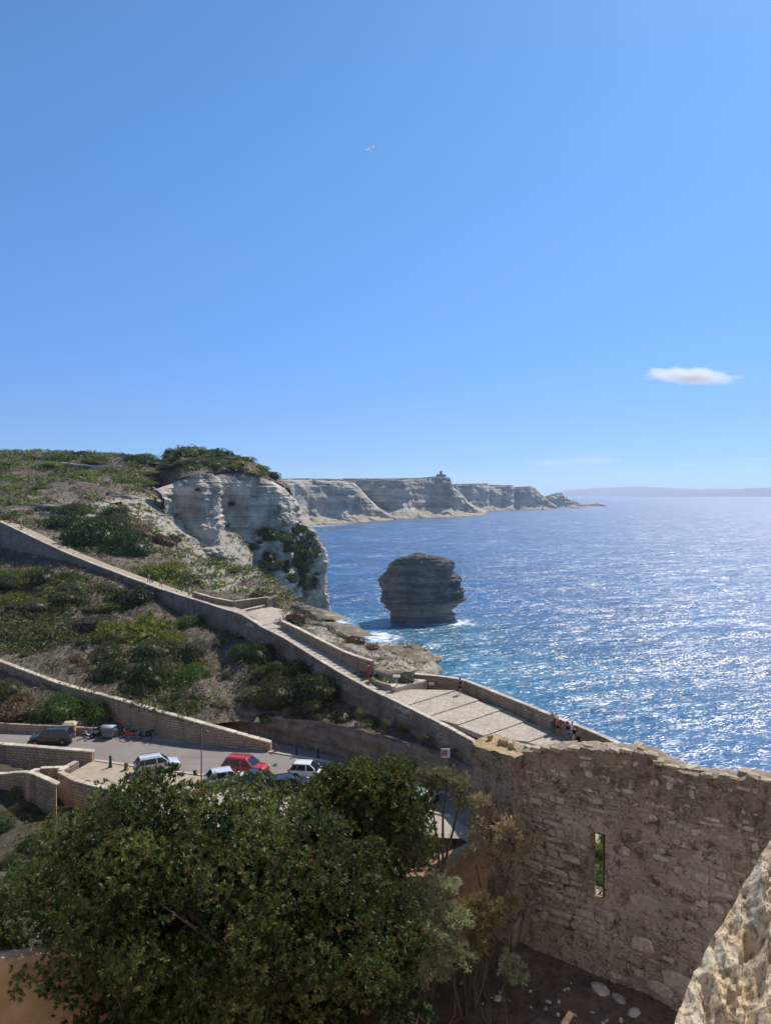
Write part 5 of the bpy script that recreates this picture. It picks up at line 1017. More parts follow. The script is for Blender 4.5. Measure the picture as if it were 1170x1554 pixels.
# ---------------------------------------------------------------- the big glossy leaved trees
def grow(v, f, p, d, ln, r, depth, rnd, tips, spread=.55, n=6, up=.15, curl=.18):
    pts, rs = [p.copy()], [r]; k = 4
    for i in range(k):
        d = (d+Vector((rnd.uniform(-1, 1), rnd.uniform(-1, 1), rnd.uniform(-1, 1)))*curl+Vector((0, 0, up*.3))).normalized(); p = p+d*ln/k; pts.append(p.copy()); rs.append(r*(1-.45*(i+1)/k))
    tube(v, f, pts, rs, n, False); tips.append((p.copy(), d.copy(), depth))
    if depth > 0:
        for j in range(rnd.choice((2, 3, 3))):
            a = Vector((rnd.uniform(-1, 1), rnd.uniform(-1, 1), rnd.uniform(-.6, 1))).normalized(); grow(v, f, pts[rnd.choice((-1, -1, -2))], (d*(1-spread)+a*spread).normalized(), ln*rnd.uniform(.62, .85), rs[-1]*.85, depth-1, rnd, tips, spread, max(4, n-1), up, curl)
def poly_lobes(P, n, dc, half, rg, edge=90, gap=.8):
    miss = 0; P = np.array(P, float); x0, y0 = P.min(0); x1, y1 = P.max(0); out = []
    while len(out) < n:
        q = rg.uniform((x0, y0), (x1, y1)); 
        if not inpoly(np.array([q[0]]), np.array([q[1]]), [tuple(p) for p in P])[0]: continue
        dist = 1e9
        for i in range(len(P)):
            a, b = P[i], P[(i+1) % len(P)]; t = np.clip(((q-a)@(b-a))/((b-a)@(b-a)), 0, 1); dist = min(dist, np.hypot(*(a+t*(b-a)-q)))
        e = min(1, dist/edge); h = half*math.sqrt(max(.02, 1-(1-e)**2)); s = rg.uniform(-1, 1); s = math.copysign(abs(s)**.5, s if rg.random() < .25 else -1); d_ = dc+h*s; p3 = PD(q[0], q[1], d_)
        miss += 1
        if miss < 60*n and any((p3-o_[4]).length < gap for o_ in out): continue
        out.append((q[0], q[1], d_, e, p3))
    return out
def leafy_tree(name, label, base, P, nl, dc, half, seed, tint, trk=1.0, fill=0, lobe=(.5, .82), dens=125, pods=.06, leaf=(.115, .04), edge=110, gap=.8):
    rg = np.random.default_rng(seed); rnd = random.Random(seed); root = empty(name, base); tag(root, label, 'tree')
    L = poly_lobes(P, nl, dc, half, rg, edge, gap); cen = np.array([tuple(l_[4]) for l_ in L]); rad_ = np.array([rg.uniform(*lobe)*(.6+.4*l_[3]) for l_ in L])
    Cs, Ds, cc = [], [], []
    for c, r_, in zip(cen, rad_):
        n = int(dens*r_*r_/.5); D = unit(n, rg); D[:, 2] += .3; D /= np.linalg.norm(D, axis=1)[:, None]; Cs.append(c+D*r_*np.array([1, 1, .8])*np.where(rg.random((n, 1)) < .12, rg.uniform(1.05, 1.5, (n, 1)), rg.uniform(.62, 1.05, (n, 1)))); Ds.append(D)
        t = rg.uniform(0, 1); t = t**1.3; base_c = np.array(tint[0])*(1-t)+np.array(tint[1])*t; cc.append(base_c*rg.uniform(.7, 1.35, (n, 1)))
    C, D, cc = np.concatenate(Cs), np.concatenate(Ds), np.concatenate(cc); V, Q, m = leaves(C, D, 11, leaf[0], leaf[1], rg, (25, 85))
    col = np.repeat(cc, 44, 0)*np.repeat(rg.uniform(.7, 1.35, (m, 1)), 4, 0)
    o = npmesh('foliage', V, Q, None, M_leafn, False, col=col); tag(to_parent(o, root), kind='stuff')
    k = rg.random(len(C)) < pods; Cp = C[k]+D[k]*.05; 
    V, Q, m = leaves(Cp, D[k], 14, .075, .022, rg, (5, 88)); b_ = np.repeat(rg.uniform(0, 1, (len(Cp), 1)), 56, 0); col = np.array([.2, .085, .05])*(1-b_)+np.array([.27, .17, .1])*b_
    o = npmesh('seed_clusters', V, Q, None, M_scrub, False, col=col); tag(to_parent(o, root), kind='stuff')
    # inside of the crown: coarser leaves, all in the darker tint
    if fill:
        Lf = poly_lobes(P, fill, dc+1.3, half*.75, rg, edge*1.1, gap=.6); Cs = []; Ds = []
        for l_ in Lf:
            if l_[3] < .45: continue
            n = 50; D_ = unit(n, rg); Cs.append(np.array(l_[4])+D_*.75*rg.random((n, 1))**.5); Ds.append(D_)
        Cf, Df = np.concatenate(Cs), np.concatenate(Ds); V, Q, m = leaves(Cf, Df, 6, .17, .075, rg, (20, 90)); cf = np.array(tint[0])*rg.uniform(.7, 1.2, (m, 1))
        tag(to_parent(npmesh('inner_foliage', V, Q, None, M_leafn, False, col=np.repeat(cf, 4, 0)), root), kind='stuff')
    # trunk and limbs reaching the lobes
    v, f = [], []; fork = Vector(base)+Vector((.2, .1, 1.6*min(1, trk*1.5))); tube(v, f, [Vector(base)-Vector((0, 0, .3)), Vector(base)+Vector((.1*trk, .05*trk, .8*min(1, trk*1.5))), fork], [.3*trk, .24*trk, .2*trk], 10)
    to_parent(mesh('trunk', v, f, None, M_bark, True), root)
    idx = rg.choice(len(cen), min(46, len(cen)), replace=False); v, f = [], []
    for i in idx:
        q_ = Vector(cen[i]); mid = fork.lerp(q_, .5)+Vector((rnd.uniform(-.5, .5), rnd.uniform(-.5, .5), rnd.uniform(-.2, .6))); a = fork.lerp(mid, .5)+Vector((rnd.uniform(-.2, .2), rnd.uniform(-.2, .2), .1))
        tube(v, f, [fork, a, mid, mid.lerp(q_, .6), q_], [.11*trk, .085*trk, .055*trk, .03*trk, .012], 6, False); tips = []
        for _ in range(2): grow(v, f, q_.copy(), Vector((rnd.uniform(-1, 1), rnd.uniform(-1, 1), rnd.uniform(-.2, 1))).normalized(), rad_[i]*.8, .014, 1, rnd, tips, n=4)
    to_parent(mesh('branches', v, f, None, M_bark, True), root); return root
crown1 = [(119, 1232), (140, 1207), (200, 1185), (240, 1177), (300, 1197), (350, 1201), (400, 1193), (450, 1201), (500, 1232), (560, 1277), (592, 1330), (632, 1380), (642, 1440), (607, 1500), (560, 1530), (470, 1600), (330, 1620), (200, 1620), (104, 1590), (44, 1520), (36, 1460), (74, 1400), (34, 1375), (39, 1320), (76, 1270)]
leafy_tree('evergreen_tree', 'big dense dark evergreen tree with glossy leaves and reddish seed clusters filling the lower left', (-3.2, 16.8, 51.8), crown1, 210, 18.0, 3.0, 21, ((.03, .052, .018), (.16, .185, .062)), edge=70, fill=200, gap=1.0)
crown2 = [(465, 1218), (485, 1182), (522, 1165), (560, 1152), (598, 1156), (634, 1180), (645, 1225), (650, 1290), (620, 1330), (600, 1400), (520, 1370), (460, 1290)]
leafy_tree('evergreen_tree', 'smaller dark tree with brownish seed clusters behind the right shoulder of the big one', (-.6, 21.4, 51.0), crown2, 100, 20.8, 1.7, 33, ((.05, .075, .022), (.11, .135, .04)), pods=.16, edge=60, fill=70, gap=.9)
crown3 = [(-60, 1370), (10, 1362), (30, 1395), (24, 1440), (10, 1470), (-70, 1470)]
leafy_tree('evergreen_tree', 'light green leafy crown poking in at the left edge beside the big tree', (-10.6, 18.6, 49.5), crown3, 24, 19.0, 1.2, 44, ((.07, .1, .03), (.13, .17, .055)), pods=.05, edge=50)
crown4 = [(575, 1520), (640, 1500), (655, 1540), (640, 1620), (560, 1620)]
leafy_tree('evergreen_shrub', 'small grey green leafy shrub at the bottom edge right of the big tree', (.6, 16.8, 51.8), crown4, 16, 17.4, .6, 51, ((.06, .085, .04), (.11, .15, .08)), lobe=(.3, .4), pods=.0, edge=40, trk=.25)
# ---------------------------------------------------------------- feathery tamarisks and dead brushwood
def tamarisk(label, base, stems, plumes, seed, col, name='tamarisk', n=900, wood=M_bark, ln=.17):
    """stems: list of pixel paths (px,py,d); plumes: (px,py,d,radius)"""
    rg = np.random.default_rng(seed); rnd = random.Random(seed); root = empty(name, base); tag(root, label, 'shrub')
    v, f = [], []
    for st in stems:
        pts = [Vector(base)+Vector((rnd.uniform(-.08, .08), rnd.uniform(-.08, .08), 0))]+[PD(*t) for t in st]; k = len(pts); tube(v, f, pts, [.05*(1-.8*i/(k-1))+.006 for i in range(k)], 6, False)
    C, D, cc = [], [], []
    for px_, py_, d, r_ in plumes:
        c = PD(px_, py_, d); near = min((PD(*t) for st in stems for t in st), key=lambda q: (q-c).length); tips = []
        for _ in range(9):
            e = c+Vector(tuple(unit(1, rg)[0]*r_*.9)); tube(v, f, [near, near.lerp(c, .6)+Vector((0, 0, .06)), e], [.014, .009, .004], 4, False)
            grow(v, f, e.copy(), (e-near+Vector((0, 0, .2))).normalized(), r_*.5, .006, 1, rnd, tips, n=3)
        k = int(1.05*n*r_*r_/.2); nb = 20; bd = unit(nb, rg); bd[:, 2] = np.abs(bd[:, 2])*.9+.1; bl = rg.uniform(.45, 1.35, nb); bi = rg.integers(0, nb, k); tt_ = rg.random((k, 1))**.7; D_ = bd[bi]+unit(k, rg)*.45; Cc = np.array(c)-[0, 0, r_*.3]+bd[bi]*bl[bi][:, None]*r_*tt_+[0, 0, 0]-np.c_[np.zeros(k), np.zeros(k), (tt_[:, 0]**2)*r_*.35]+rg.normal(size=(k, 3))*r_*.13; C.append(Cc); D.append(D_/np.linalg.norm(D_, axis=1)[:, None]); t = rg.random((k, 1)); cc.append((np.array(col[0])*(1-t)+np.array(col[1])*t))
    to_parent(mesh('stems', v, f, None, wood, True), root)
    C, D, cc = map(np.concatenate, (C, D, cc)); V, Q, m = leaves(C, D, 6, ln*.7, .015, rg, (0, 60), 0); o = npmesh('foliage', V, Q, None, M_scrub, False, col=np.repeat(cc, len(V)//len(cc), 0)*np.repeat(rg.uniform(.7, 1.3, (m, 1)), 4, 0)); tag(to_parent(o, root), kind='stuff'); return root
GRN, YEL, DRYC, GG = ((.2, .2, .11), (.34, .33, .19)), ((.26, .22, .1), (.38, .3, .16)), ((.3, .23, .16), (.46, .37, .26)), ((.26, .27, .16), (.4, .41, .26))
tamarisk('slender pale green tamarisk rising before the road left of the pier', (1.6, 20.6, 51.5), [[(672, 1320, 20.4), (672, 1240, 20.3), (678, 1190, 20.2)], [(672, 1320, 20.4), (690, 1250, 20.2), (700, 1200, 20.1)], [(665, 1290, 20.5), (655, 1215, 20.4)]], [(672, 1175, 20.2, .42), (695, 1188, 20.1, .38), (655, 1190, 20.4, .3), (705, 1215, 20.1, .28), (648, 1170, 20.5, .25)], 3, GRN, n=620)
tamarisk('grey green tamarisk growing against the pier of the ruined wall', (2.5, 19.4, 51.8), [[(745, 1400, 19.6), (750, 1330, 20.0), (745, 1260, 20.4)], [(760, 1380, 19.6), (775, 1310, 19.8), (785, 1260, 20.2)], [(735, 1380, 19.6), (722, 1310, 20.2)]], [(745, 1245, 20.6, .62), (775, 1255, 20.3, .5), (805, 1275, 20.0, .35), (722, 1275, 20.4, .4), (755, 1300, 20.2, .48), (790, 1290, 20.0, .3), (735, 1215, 20.9, .35)], 4, DRYC, n=560)
tamarisk('yellow and rust tinged tamarisk low in front of the wall corner', (2.0, 18.6, 51.8), [[(712, 1500, 18.7), (722, 1440, 18.9), (740, 1400, 19.0)], [(705, 1500, 18.7), (700, 1420, 18.9), (712, 1385, 19.0)]], [(765, 1378, 19.0, .42), (740, 1395, 19.0, .46), (720, 1430, 18.8, .4), (710, 1378, 18.9, .36), (775, 1365, 19.1, .24), (730, 1368, 19.0, .28), (690, 1400, 18.9, .3)], 5, YEL, n=640)
tamarisk('soft green tamarisk at the right edge of the big tree', (1.35, 18.0, 51.8), [[(700, 1540, 18.0), (680, 1460, 18.2), (665, 1400, 18.4)], [(690, 1540, 18.0), (690, 1470, 18.2), (690, 1400, 18.4)]], [(660, 1400, 18.4, .55), (645, 1440, 18.2, .55), (690, 1440, 18.2, .4), (630, 1480, 18.0, .4), (675, 1340, 18.8, .4), (668, 1460, 18.2, .4), (690, 1390, 18.4, .36), (640, 1390, 18.4, .34), (655, 1370, 18.5, .3)], 6, GG, n=760)
tamarisk('small isolated tamarisk sprig over the dark soil', (3.0, 17.9, 51.9), [[(762, 1500, 18.2), (775, 1478, 18.3)]], [(778, 1462, 18.3, .26), (785, 1482, 18.2, .2), (770, 1450, 18.4, .18)], 7, GG, n=900)
def brush(label, base, aim, seed, mat, n=26, ln=1.2, r=.022, depth=3, spread=.5, name='dead_shrub'):
    rnd = random.Random(seed); v, f, tips = [], [], []
    for i in range(n):
        a = PD(*rnd.choice(aim)); d = (a-Vector(base)+Vector((rnd.uniform(-.5, .5), rnd.uniform(-.5, .5), rnd.uniform(-.3, .5)))); L_ = d.length; p = Vector(base)+d*rnd.uniform(.35, .6); tube(v, f, [Vector(base), Vector(base).lerp(p, .5)+Vector((rnd.uniform(-.1, .1),)*3), p], [r, r*.8, r*.6], 5, False)
        grow(v, f, p, d.normalized(), L_*.32, r*.55, depth, rnd, tips, spread, 4, .1, .3)
    return tag(mesh(name, v, f, None, mat, True), label, 'shrub')
brush('tangled bare grey brown dead shrub between the two trees and the tamarisks', (1.2, 19.2, 51.8), [(620, 1330, 19.2), (640, 1290, 19.3), (665, 1320, 19.2), (690, 1340, 19), (600, 1320, 19.2), (650, 1350, 19)], 2, M_twig, 34, depth=4, r=.018)
brush('bleached dead shrub with pale forked twigs in front of the pier', (2.3, 18.9, 51.8), [(715, 1330, 19), (735, 1290, 19.3), (700, 1280, 19.3), (760, 1320, 19.2), (730, 1350, 19)], 5, M_twig, 11, depth=4, r=.015)
brush('thin dark leafless shrub leaning on the ruined wall', (3.2, 19.2, 51.9), [(800, 1270, 20.2), (790, 1330, 20), (820, 1240, 20.4), (770, 1350, 19.6)], 9, M_bark, 7, depth=4, r=.014)
brush('wispy dry shrub at the foot of the corner of garden wall and ruined wall', (2.6, 18.2, 51.8), [(720, 1460, 18.4), (735, 1440, 18.5), (705, 1480, 18.3)], 12, M_twig, 6, depth=3, r=.01)
# ================================================================ VEHICLES
M_glass = simple('car_glass', (.012, .016, .022), .12, .5); M_tyre = simple('tyre_rubber', (.02, .02, .02), .85, .2, 0, .3); M_rim = simple('alloy_rim', (.45, .45, .46), .3, .5, .8)
M_plastic = simple('black_plastic', (.025, .025, .027), .6, .3); M_lamp = simple('clear_headlight', (.7, .72, .75), .12, .6); M_red = simple('red_tail_lens', (.35, .01, .01), .2, .5); M_plate = simple('number_plate_white', (.7, .7, .66), .5, .3)
def paint(name, c): return simple(name, c, .28, .5, .15 if max(c) < .6 else .0, .03, 1.0, 0, .6)
P_dark, P_white, P_silver, P_redp, P_blue = paint('dark_slate_paint', (.022, .03, .042)), paint('white_paint', (.72, .73, .74)), paint('silver_white_paint', (.55, .58, .62)), paint('bright_red_paint', (.5, .012, .015)), paint('dark_blue_grey_paint', (.03, .045, .07))
WHEEL = None
def lathe(v, f, prof, n, axis='y', c=(0, 0, 0)):
    b = len(v)
    for r_, a in prof:
        for k in range(n): w = 2*math.pi*k/n; v.append((c[0]+r_*math.cos(w), c[1]+a, c[2]+r_*math.sin(w)))
    for i in range(len(prof)-1):
        for k in range(n): f.append((b+i*n+k, b+i*n+(k+1) % n, b+(i+1)*n+(k+1) % n, b+(i+1)*n+k))
def smooth_part(o, lv=1):
    m = o.modifiers.new('subsurf', 'SUBSURF'); m.levels = lv; m.render_levels = lv; o.data.shade_smooth(); return o
TY, RI = None, None
def car(label, px, py, yaw, col, L=4.3, W=1.82, HH=1.58, kind='suv', z=37.96):
    """x forward, y left; body lofted from stations, greenhouse with glazed openings between pillars"""
    global TY, RI
    p = PZ(px, py, z); root = empty('car', (p.x, p.y, z), rad(yaw)); tag(root, label, 'car'); hw = W/2; k = HH/1.58; l = L/2
    belt = .98*k if kind == 'suv' else .92*k
    # stations: x, underside, top, half width factor
    st = [(-l, .42, .78*k, .74), (-l+.06, .30, .93*k, .90), (-l+.35, .24, belt+.02, .98), (-l+.9, .22, belt+.03, 1.0), (-.4, .22, belt+.02, 1.0), (.4, .22, belt, 1.0), (l-1.25, .22, belt-.01, 1.0), (l-.85, .22, belt-.04, .995), (l-.4, .22, belt-.10, .975), (l-.1, .25, .80*k, .92), (l, .36, .66*k, .80)]
    prof = lambda zb, zt, w: [(0, zb), (w*.8, zb), (w*.96, zb+.1), (w, zb+(zt-zb)*.45), (w*.985, zb+(zt-zb)*.72), (w*.94, zt-.035), (w*.8, zt), (0, zt+.015)]
    v, f = [], []
    for x, zb, zt, wf in st:
        pr = prof(zb, zt, hw*wf); full = pr+[(-a, b) for a, b in pr[-2:0:-1]]; v += [(x, a, b) for a, b in full]
    n = 14
    for i in range(len(st)-1):
        for j in range(n): f.append((i*n+j, i*n+(j+1) % n, (i+1)*n+(j+1) % n, (i+1)*n+j))
    f.append(list(range(n))); f.append(list(range((len(st)-1)*n, len(st)*n))[::-1])
    body = smooth_part(mesh('body', v, [q[::-1] for q in f], root, col, True), 2)
    # greenhouse: base ring and roof ring
    xb0, xb1 = -l+(.12 if kind == 'suv' else .16), l-1.02; xr0, xr1 = -l+(.42 if kind == 'suv' else .55), l-1.78; zr = HH; wb, wr = hw*.95, hw*.78
    xm = -.15
    side = [(xb0, xr0), (xb0+.62, xr0+.45), (xm-.05, xm-.08), (xm+.05, xm+.0), (xb1-.5, xr1-.12), (xb1, xr1)]
    v, f = [], []
    for xb, xr in side: v += [(xb, wb, belt-.03), (xr, wr, zr-.06), (xr, wr*.8, zr), (xr, -wr*.8, zr), (xr, -wr, zr-.06), (xb, -wb, belt-.03)]
    for i in range(5):
        for j in range(5): f.append((i*6+j, i*6+j+1, (i+1)*6+j+1, (i+1)*6+j))
    f.append([0, 5, 4, 3, 2, 1]); f.append([30, 31, 32, 33, 34, 35]); roof = bevel(mesh('roof', v, f, root, col), .03, 2); roof.data.shade_smooth()
    def pane(name, q, m=M_glass, inset=.05, lift=.014, par=None):
        q = [Vector(a) for a in q]; c = sum(q, Vector())/4; n = (q[1]-q[0]).cross(q[3]-q[0]).normalized(); w = [c+(a-c)*(1-inset)+n*lift for a in q]; w2 = [c+(a-c)*(1-inset)-n*.02 for a in q]
        return mesh(name, w+w2, [(0, 1, 2, 3), (0, 4, 5, 1), (1, 5, 6, 2), (2, 6, 7, 3), (3, 7, 4, 0)], par or root, m)
    for s in (1, -1):
        for i, (a, b) in enumerate(((0, 1), (1, 2), (3, 4), (4, 5))):
            (x0, r0), (x1, r1) = side[a], side[b]; q = [(x0, s*wb, belt+.02), (x1, s*wb, belt+.02), (r1, s*wr, zr-.08), (r0, s*wr, zr-.08)]
            if i == 3: q = [(x0, s*wb, belt+.02), (x1-.1, s*wb, belt+.02), (r1+.02, s*wr, zr-.09), (r0, s*wr, zr-.08)]
            pane('side_window', q if s < 0 else q[::-1], inset=.055)
    pane('windscreen', [(xb1, -wb*.93, belt), (xb1, wb*.93, belt), (xr1, wr*.86, zr-.03), (xr1, -wr*.86, zr-.03)], inset=.05)
    pane('rear_window', [(xb0, wb*.9, belt+.05), (xb0, -wb*.9, belt+.05), (xr0, -wr*.84, zr-.05), (xr0, wr*.84, zr-.05)], inset=.08)
    wx = (l-.82, -l+.78); rw = .335*k if kind == 'suv' else .31
    if TY is None:
        v, f = [], []; lathe(v, f, [(.6, -.1), (.93, -.105), (1.0, -.06), (1.0, .06), (.93, .105), (.6, .1)], 24); TY = bpy.data.meshes.new('tyre'); TY.from_pydata(v, [], f); TY.materials.append(M_tyre); TY.shade_smooth()
        v, f = [], []; lathe(v, f, [(.62, .06), (.6, .09), (.52, .05), (.2, .05), (.14, .085), (0.001, .09)], 20)
        for a in range(5): w = a*2*math.pi/5; box(v, f, (.38*math.cos(w), .07, .38*math.sin(w)), (.5, .035, .1), Matrix.Rotation(-w, 3, 'Y'))
        RI = bpy.data.meshes.new('rim'); RI.from_pydata(v, [], f); RI.materials.append(M_rim)
    for x in wx:
        for s in (1, -1):
            w_ = empty('wheel', (x, s*(hw-.10), rw), 0 if s > 0 else math.pi); w_.parent = root
            for me in (TY, RI): o = bpy.data.objects.new(me.name, me); COL.objects.link(o); o.parent = w_; o.scale = (rw, 1.05, rw)
            v, f = [], []; nn = 14; b = 0
            for i in range(nn+1):
                a = math.pi*i/nn; c_, s_ = math.cos(a), math.sin(a)
                for rr in (rw*1.05, rw*1.24): v += [(x+rr*c_, s*(hw+.012), rw+rr*s_)]
                for rr in (rw*1.24, rw*1.05): v += [(x+rr*c_, s*(hw-.06), rw+rr*s_)]
                if i:
                    a0, b0 = (i-1)*4, i*4
                    for q in ((0, 1), (1, 2), (3, 0)): f.append((a0+q[0], a0+q[1], b0+q[1], b0+q[0]))
            mesh('wheel_arch', v, f, root, M_plastic)
            v, f = [], []; lathe(v, f, [(rw*1.1, -.015), (.001, -.015)], 18, c=(x, s*(hw+.0), rw)); mesh('wheel_well', v, f, root, M_plastic)
    v, f = [], []
    for s in (1, -1): box(v, f, (0, s*(hw-.01), .3), (L-2.1, .06, .14))
    mesh('sill', v, f, root, M_plastic)
    for nm, x, zc, sx, zz_ in (('front_bumper', l-.02, .36, .12, .2), ('rear_bumper', -l+.02, .42, .14, .24)):
        v, f = [], []; box(v, f, (x, 0, zc), (sx, W*.8, zz_)); bevel(mesh(nm, v, f, root, M_plastic), .04, 2)
    for s in (1, -1):
        v, f = [], []; box(v, f, (l-.17, s*hw*.76, .68*k), (.26, .36, .15), Matrix.Rotation(s*-.45, 3, 'Z')); bevel(mesh('headlight', v, f, root, M_lamp), .03, 2)
        v, f = [], []; box(v, f, (-l+.10, s*hw*.84, .88*k), (.16, .22, .26 if kind == 'suv' else .2), Matrix.Rotation(s*.4, 3, 'Z')); bevel(mesh('tail_light', v, f, root, M_red), .03, 2)
        v, f = [], []; box(v, f, (xb1-.28, s*(hw+.06), belt+.07), (.12, .18, .13)); bevel(mesh('mirror', v, f, root, col), .03, 2)
        for x in (xm-.75, xm+.35):
            v, f = [], []; box(v, f, (x, s*(hw+.0), belt-.16), (.16, .03, .03)); mesh('door_handle', v, f, root, col)
    v, f = [], []; box(v, f, (l-.0, 0, .56*k), (.06, W*.42, .12)); mesh('grille', v, f, root, M_plastic)
    for x in (l+.045, -l-.045): v, f = [], []; box(v, f, (x, 0, .42), (.02, .5, .11)); mesh('number_plate', v, f, root, M_plate)
    if kind == 'suv':
        for s in (1, -1): v, f = [], []; tube(v, f, [(xr0+.1, s*wr*.86, zr-.01), (xr0+.2, s*wr*.86, zr+.05), (xr1-.25, s*wr*.86, zr+.045), (xr1-.1, s*wr*.86, zr-.02)], .018, 5); mesh('roof_rail', v, f, root, M_plastic)
    return root
car('dark slate sport utility car driving left along the road past the yellow bin', 79, 1128, 184, P_dark, 4.45, 1.86, 1.64)
car('white sport utility car parked at the edge of the sandy platform, nearest the left', 239, 1170, 28, P_silver, 4.2, 1.8, 1.6)
car('silver white hatchback parked just below the red car', 346, 1190, 22, P_silver, 4.1, 1.78, 1.5, 'hatch')
car('bright red compact sport utility car parked beside the silver hatchback', 373, 1174, -14, P_redp, 4.35, 1.86, 1.64)
car('dark blue grey car parked behind the foliage right under the red one', 399, 1196, -28, P_blue, 4.2, 1.78, 1.48, 'hatch')
car('black car mostly hidden by the tree between the blue one and the white one', 438, 1200, 20, P_dark, 4.2, 1.78, 1.45, 'hatch')
car('small white car parked alone on the road near the bollards', 470, 1180, -8, P_white, 3.9, 1.72, 1.52, 'hatch')
car('silver car glimpsed through the leaves behind the darker tree', 520, 1200, 15, P_silver, 4.2, 1.78, 1.5, 'hatch')
car('pale blue white car at the right end of the parked row behind the pale tamarisk', 640, 1222, 60, P_silver, 4.0, 1.75, 1.5, 'hatch')
def scooter(label, px, py, yaw, col, windscreen=False, z=37.96):
    p = PZ(px, py, z); root = empty('scooter', (p.x, p.y, z), rad(yaw)); tag(root, label, 'scooter')
    for x in (.62, -.62):
        v, f = [], []; lathe(v, f, [(.12, -.05), (.22, -.055), (.25, 0), (.22, .055), (.12, .05)], 18, c=(x, 0, .25)); w = mesh('wheel', v, f, root, M_tyre, True)
        v, f = [], []; lathe(v, f, [(.13, .03), (.12, .04), (.03, .03), (.001, .05)], 14, c=(x, 0, .25)); lathe(v, f, [(.13, -.03), (.12, -.04), (.03, -.03), (.001, -.05)], 14, c=(x, 0, .25)); mesh('rim', v, f, w, M_rim)
    v, f = [], []
    for x, zb, zt, w in ((-.85, .55, .68, .07), (-.7, .42, .78, .14), (-.4, .32, .76, .17), (-.15, .26, .68, .16), (0, .24, .4, .15), (.3, .24, .34, .15), (.42, .3, .7, .16), (.5, .4, .95, .13), (.56, .55, 1.0, .05)): v += [(x, -w, zb), (x, -w*.9, zt), (x, w*.9, zt), (x, w, zb)]
    for i in range(8):
        for j in range(4): f.append((i*4+j, i*4+(j+1) % 4, i*4+4+(j+1) % 4, i*4+4+j))
    f.append((0, 1, 2, 3)); f.append((35, 34, 33, 32)); smooth_part(mesh('fairing', v, f, root, col), 2)
    v, f = [], []; tube(v, f, [(-.8, 0, .84), (-.5, 0, .86), (-.25, 0, .82), (-.12, 0, .76)], [.1, .14, .13, .08], 8); mesh('seat', v, f, root, M_plastic, True)
    v, f = [], []; tube(v, f, [(.62, .08, .25), (.55, .08, .6), (.46, 0, .98), (.42, 0, 1.08)], .03, 6); tube(v, f, [(.38, -.34, 1.1), (.44, -.12, 1.08), (.44, .12, 1.08), (.38, .34, 1.1)], .022, 6); mesh('handlebar', v, f, root, M_plastic)
    for s in (1, -1):
        v, f = [], []; tube(v, f, [(.42, s*.24, 1.1), (.44, s*.27, 1.24)], .008, 4); box(v, f, (.44, s*.28, 1.27), (.03, .12, .08)); mesh('mirror', v, f, root, M_plastic)
    v, f = [], []; box(v, f, (.6, 0, .82), (.08, .18, .14)); bevel(mesh('headlight', v, f, root, M_lamp), .02)
    v, f = [], []; box(v, f, (.62, 0, .53), (.4, .13, .04), Matrix.Rotation(.25, 3, 'Y')); bevel(mesh('mudguard', v, f, root, col), .01)
    v, f = [], []; tube(v, f, [(-.2, -.1, .2), (-.5, -.16, .3), (-.85, -.18, .4)], [.02, .05, .06], 7); mesh('exhaust', v, f, root, M_rim)
    if windscreen: v, f = [], []; v += [(.56, -.2, 1.0), (.56, .2, 1.0), (.42, .17, 1.42), (.42, -.17, 1.42)]; v += [(a-.015, b, c) for a, b, c in v]; f += [(0, 1, 2, 3), (7, 6, 5, 4), (0, 4, 5, 1), (1, 5, 6, 2), (2, 6, 7, 3), (3, 7, 4, 0)]; mesh('windscreen', v, f, root, simple('smoked_screen', (.2, .24, .28), .1, .5))
    v, f = [], []; box(v, f, (-.86, 0, 1.0), (.34, .4, .3)); bevel(mesh('top_box', v, f, root, M_plastic), .05, 2)
scooter('white and grey scooter parked between the yellow and the grey bin', 138, 1119, 200, P_silver, True)
scooter('dark scooter parked tight against the left side of the grey bin', 149, 1119, 215, M_plastic, True)
scooter('red scooter parked against the rubble wall right of the grey bin', 196, 1120, 160, P_redp)
scooter('dark motor scooter with windscreen parked right of the red one', 220, 1122, 170, M_plastic, True)
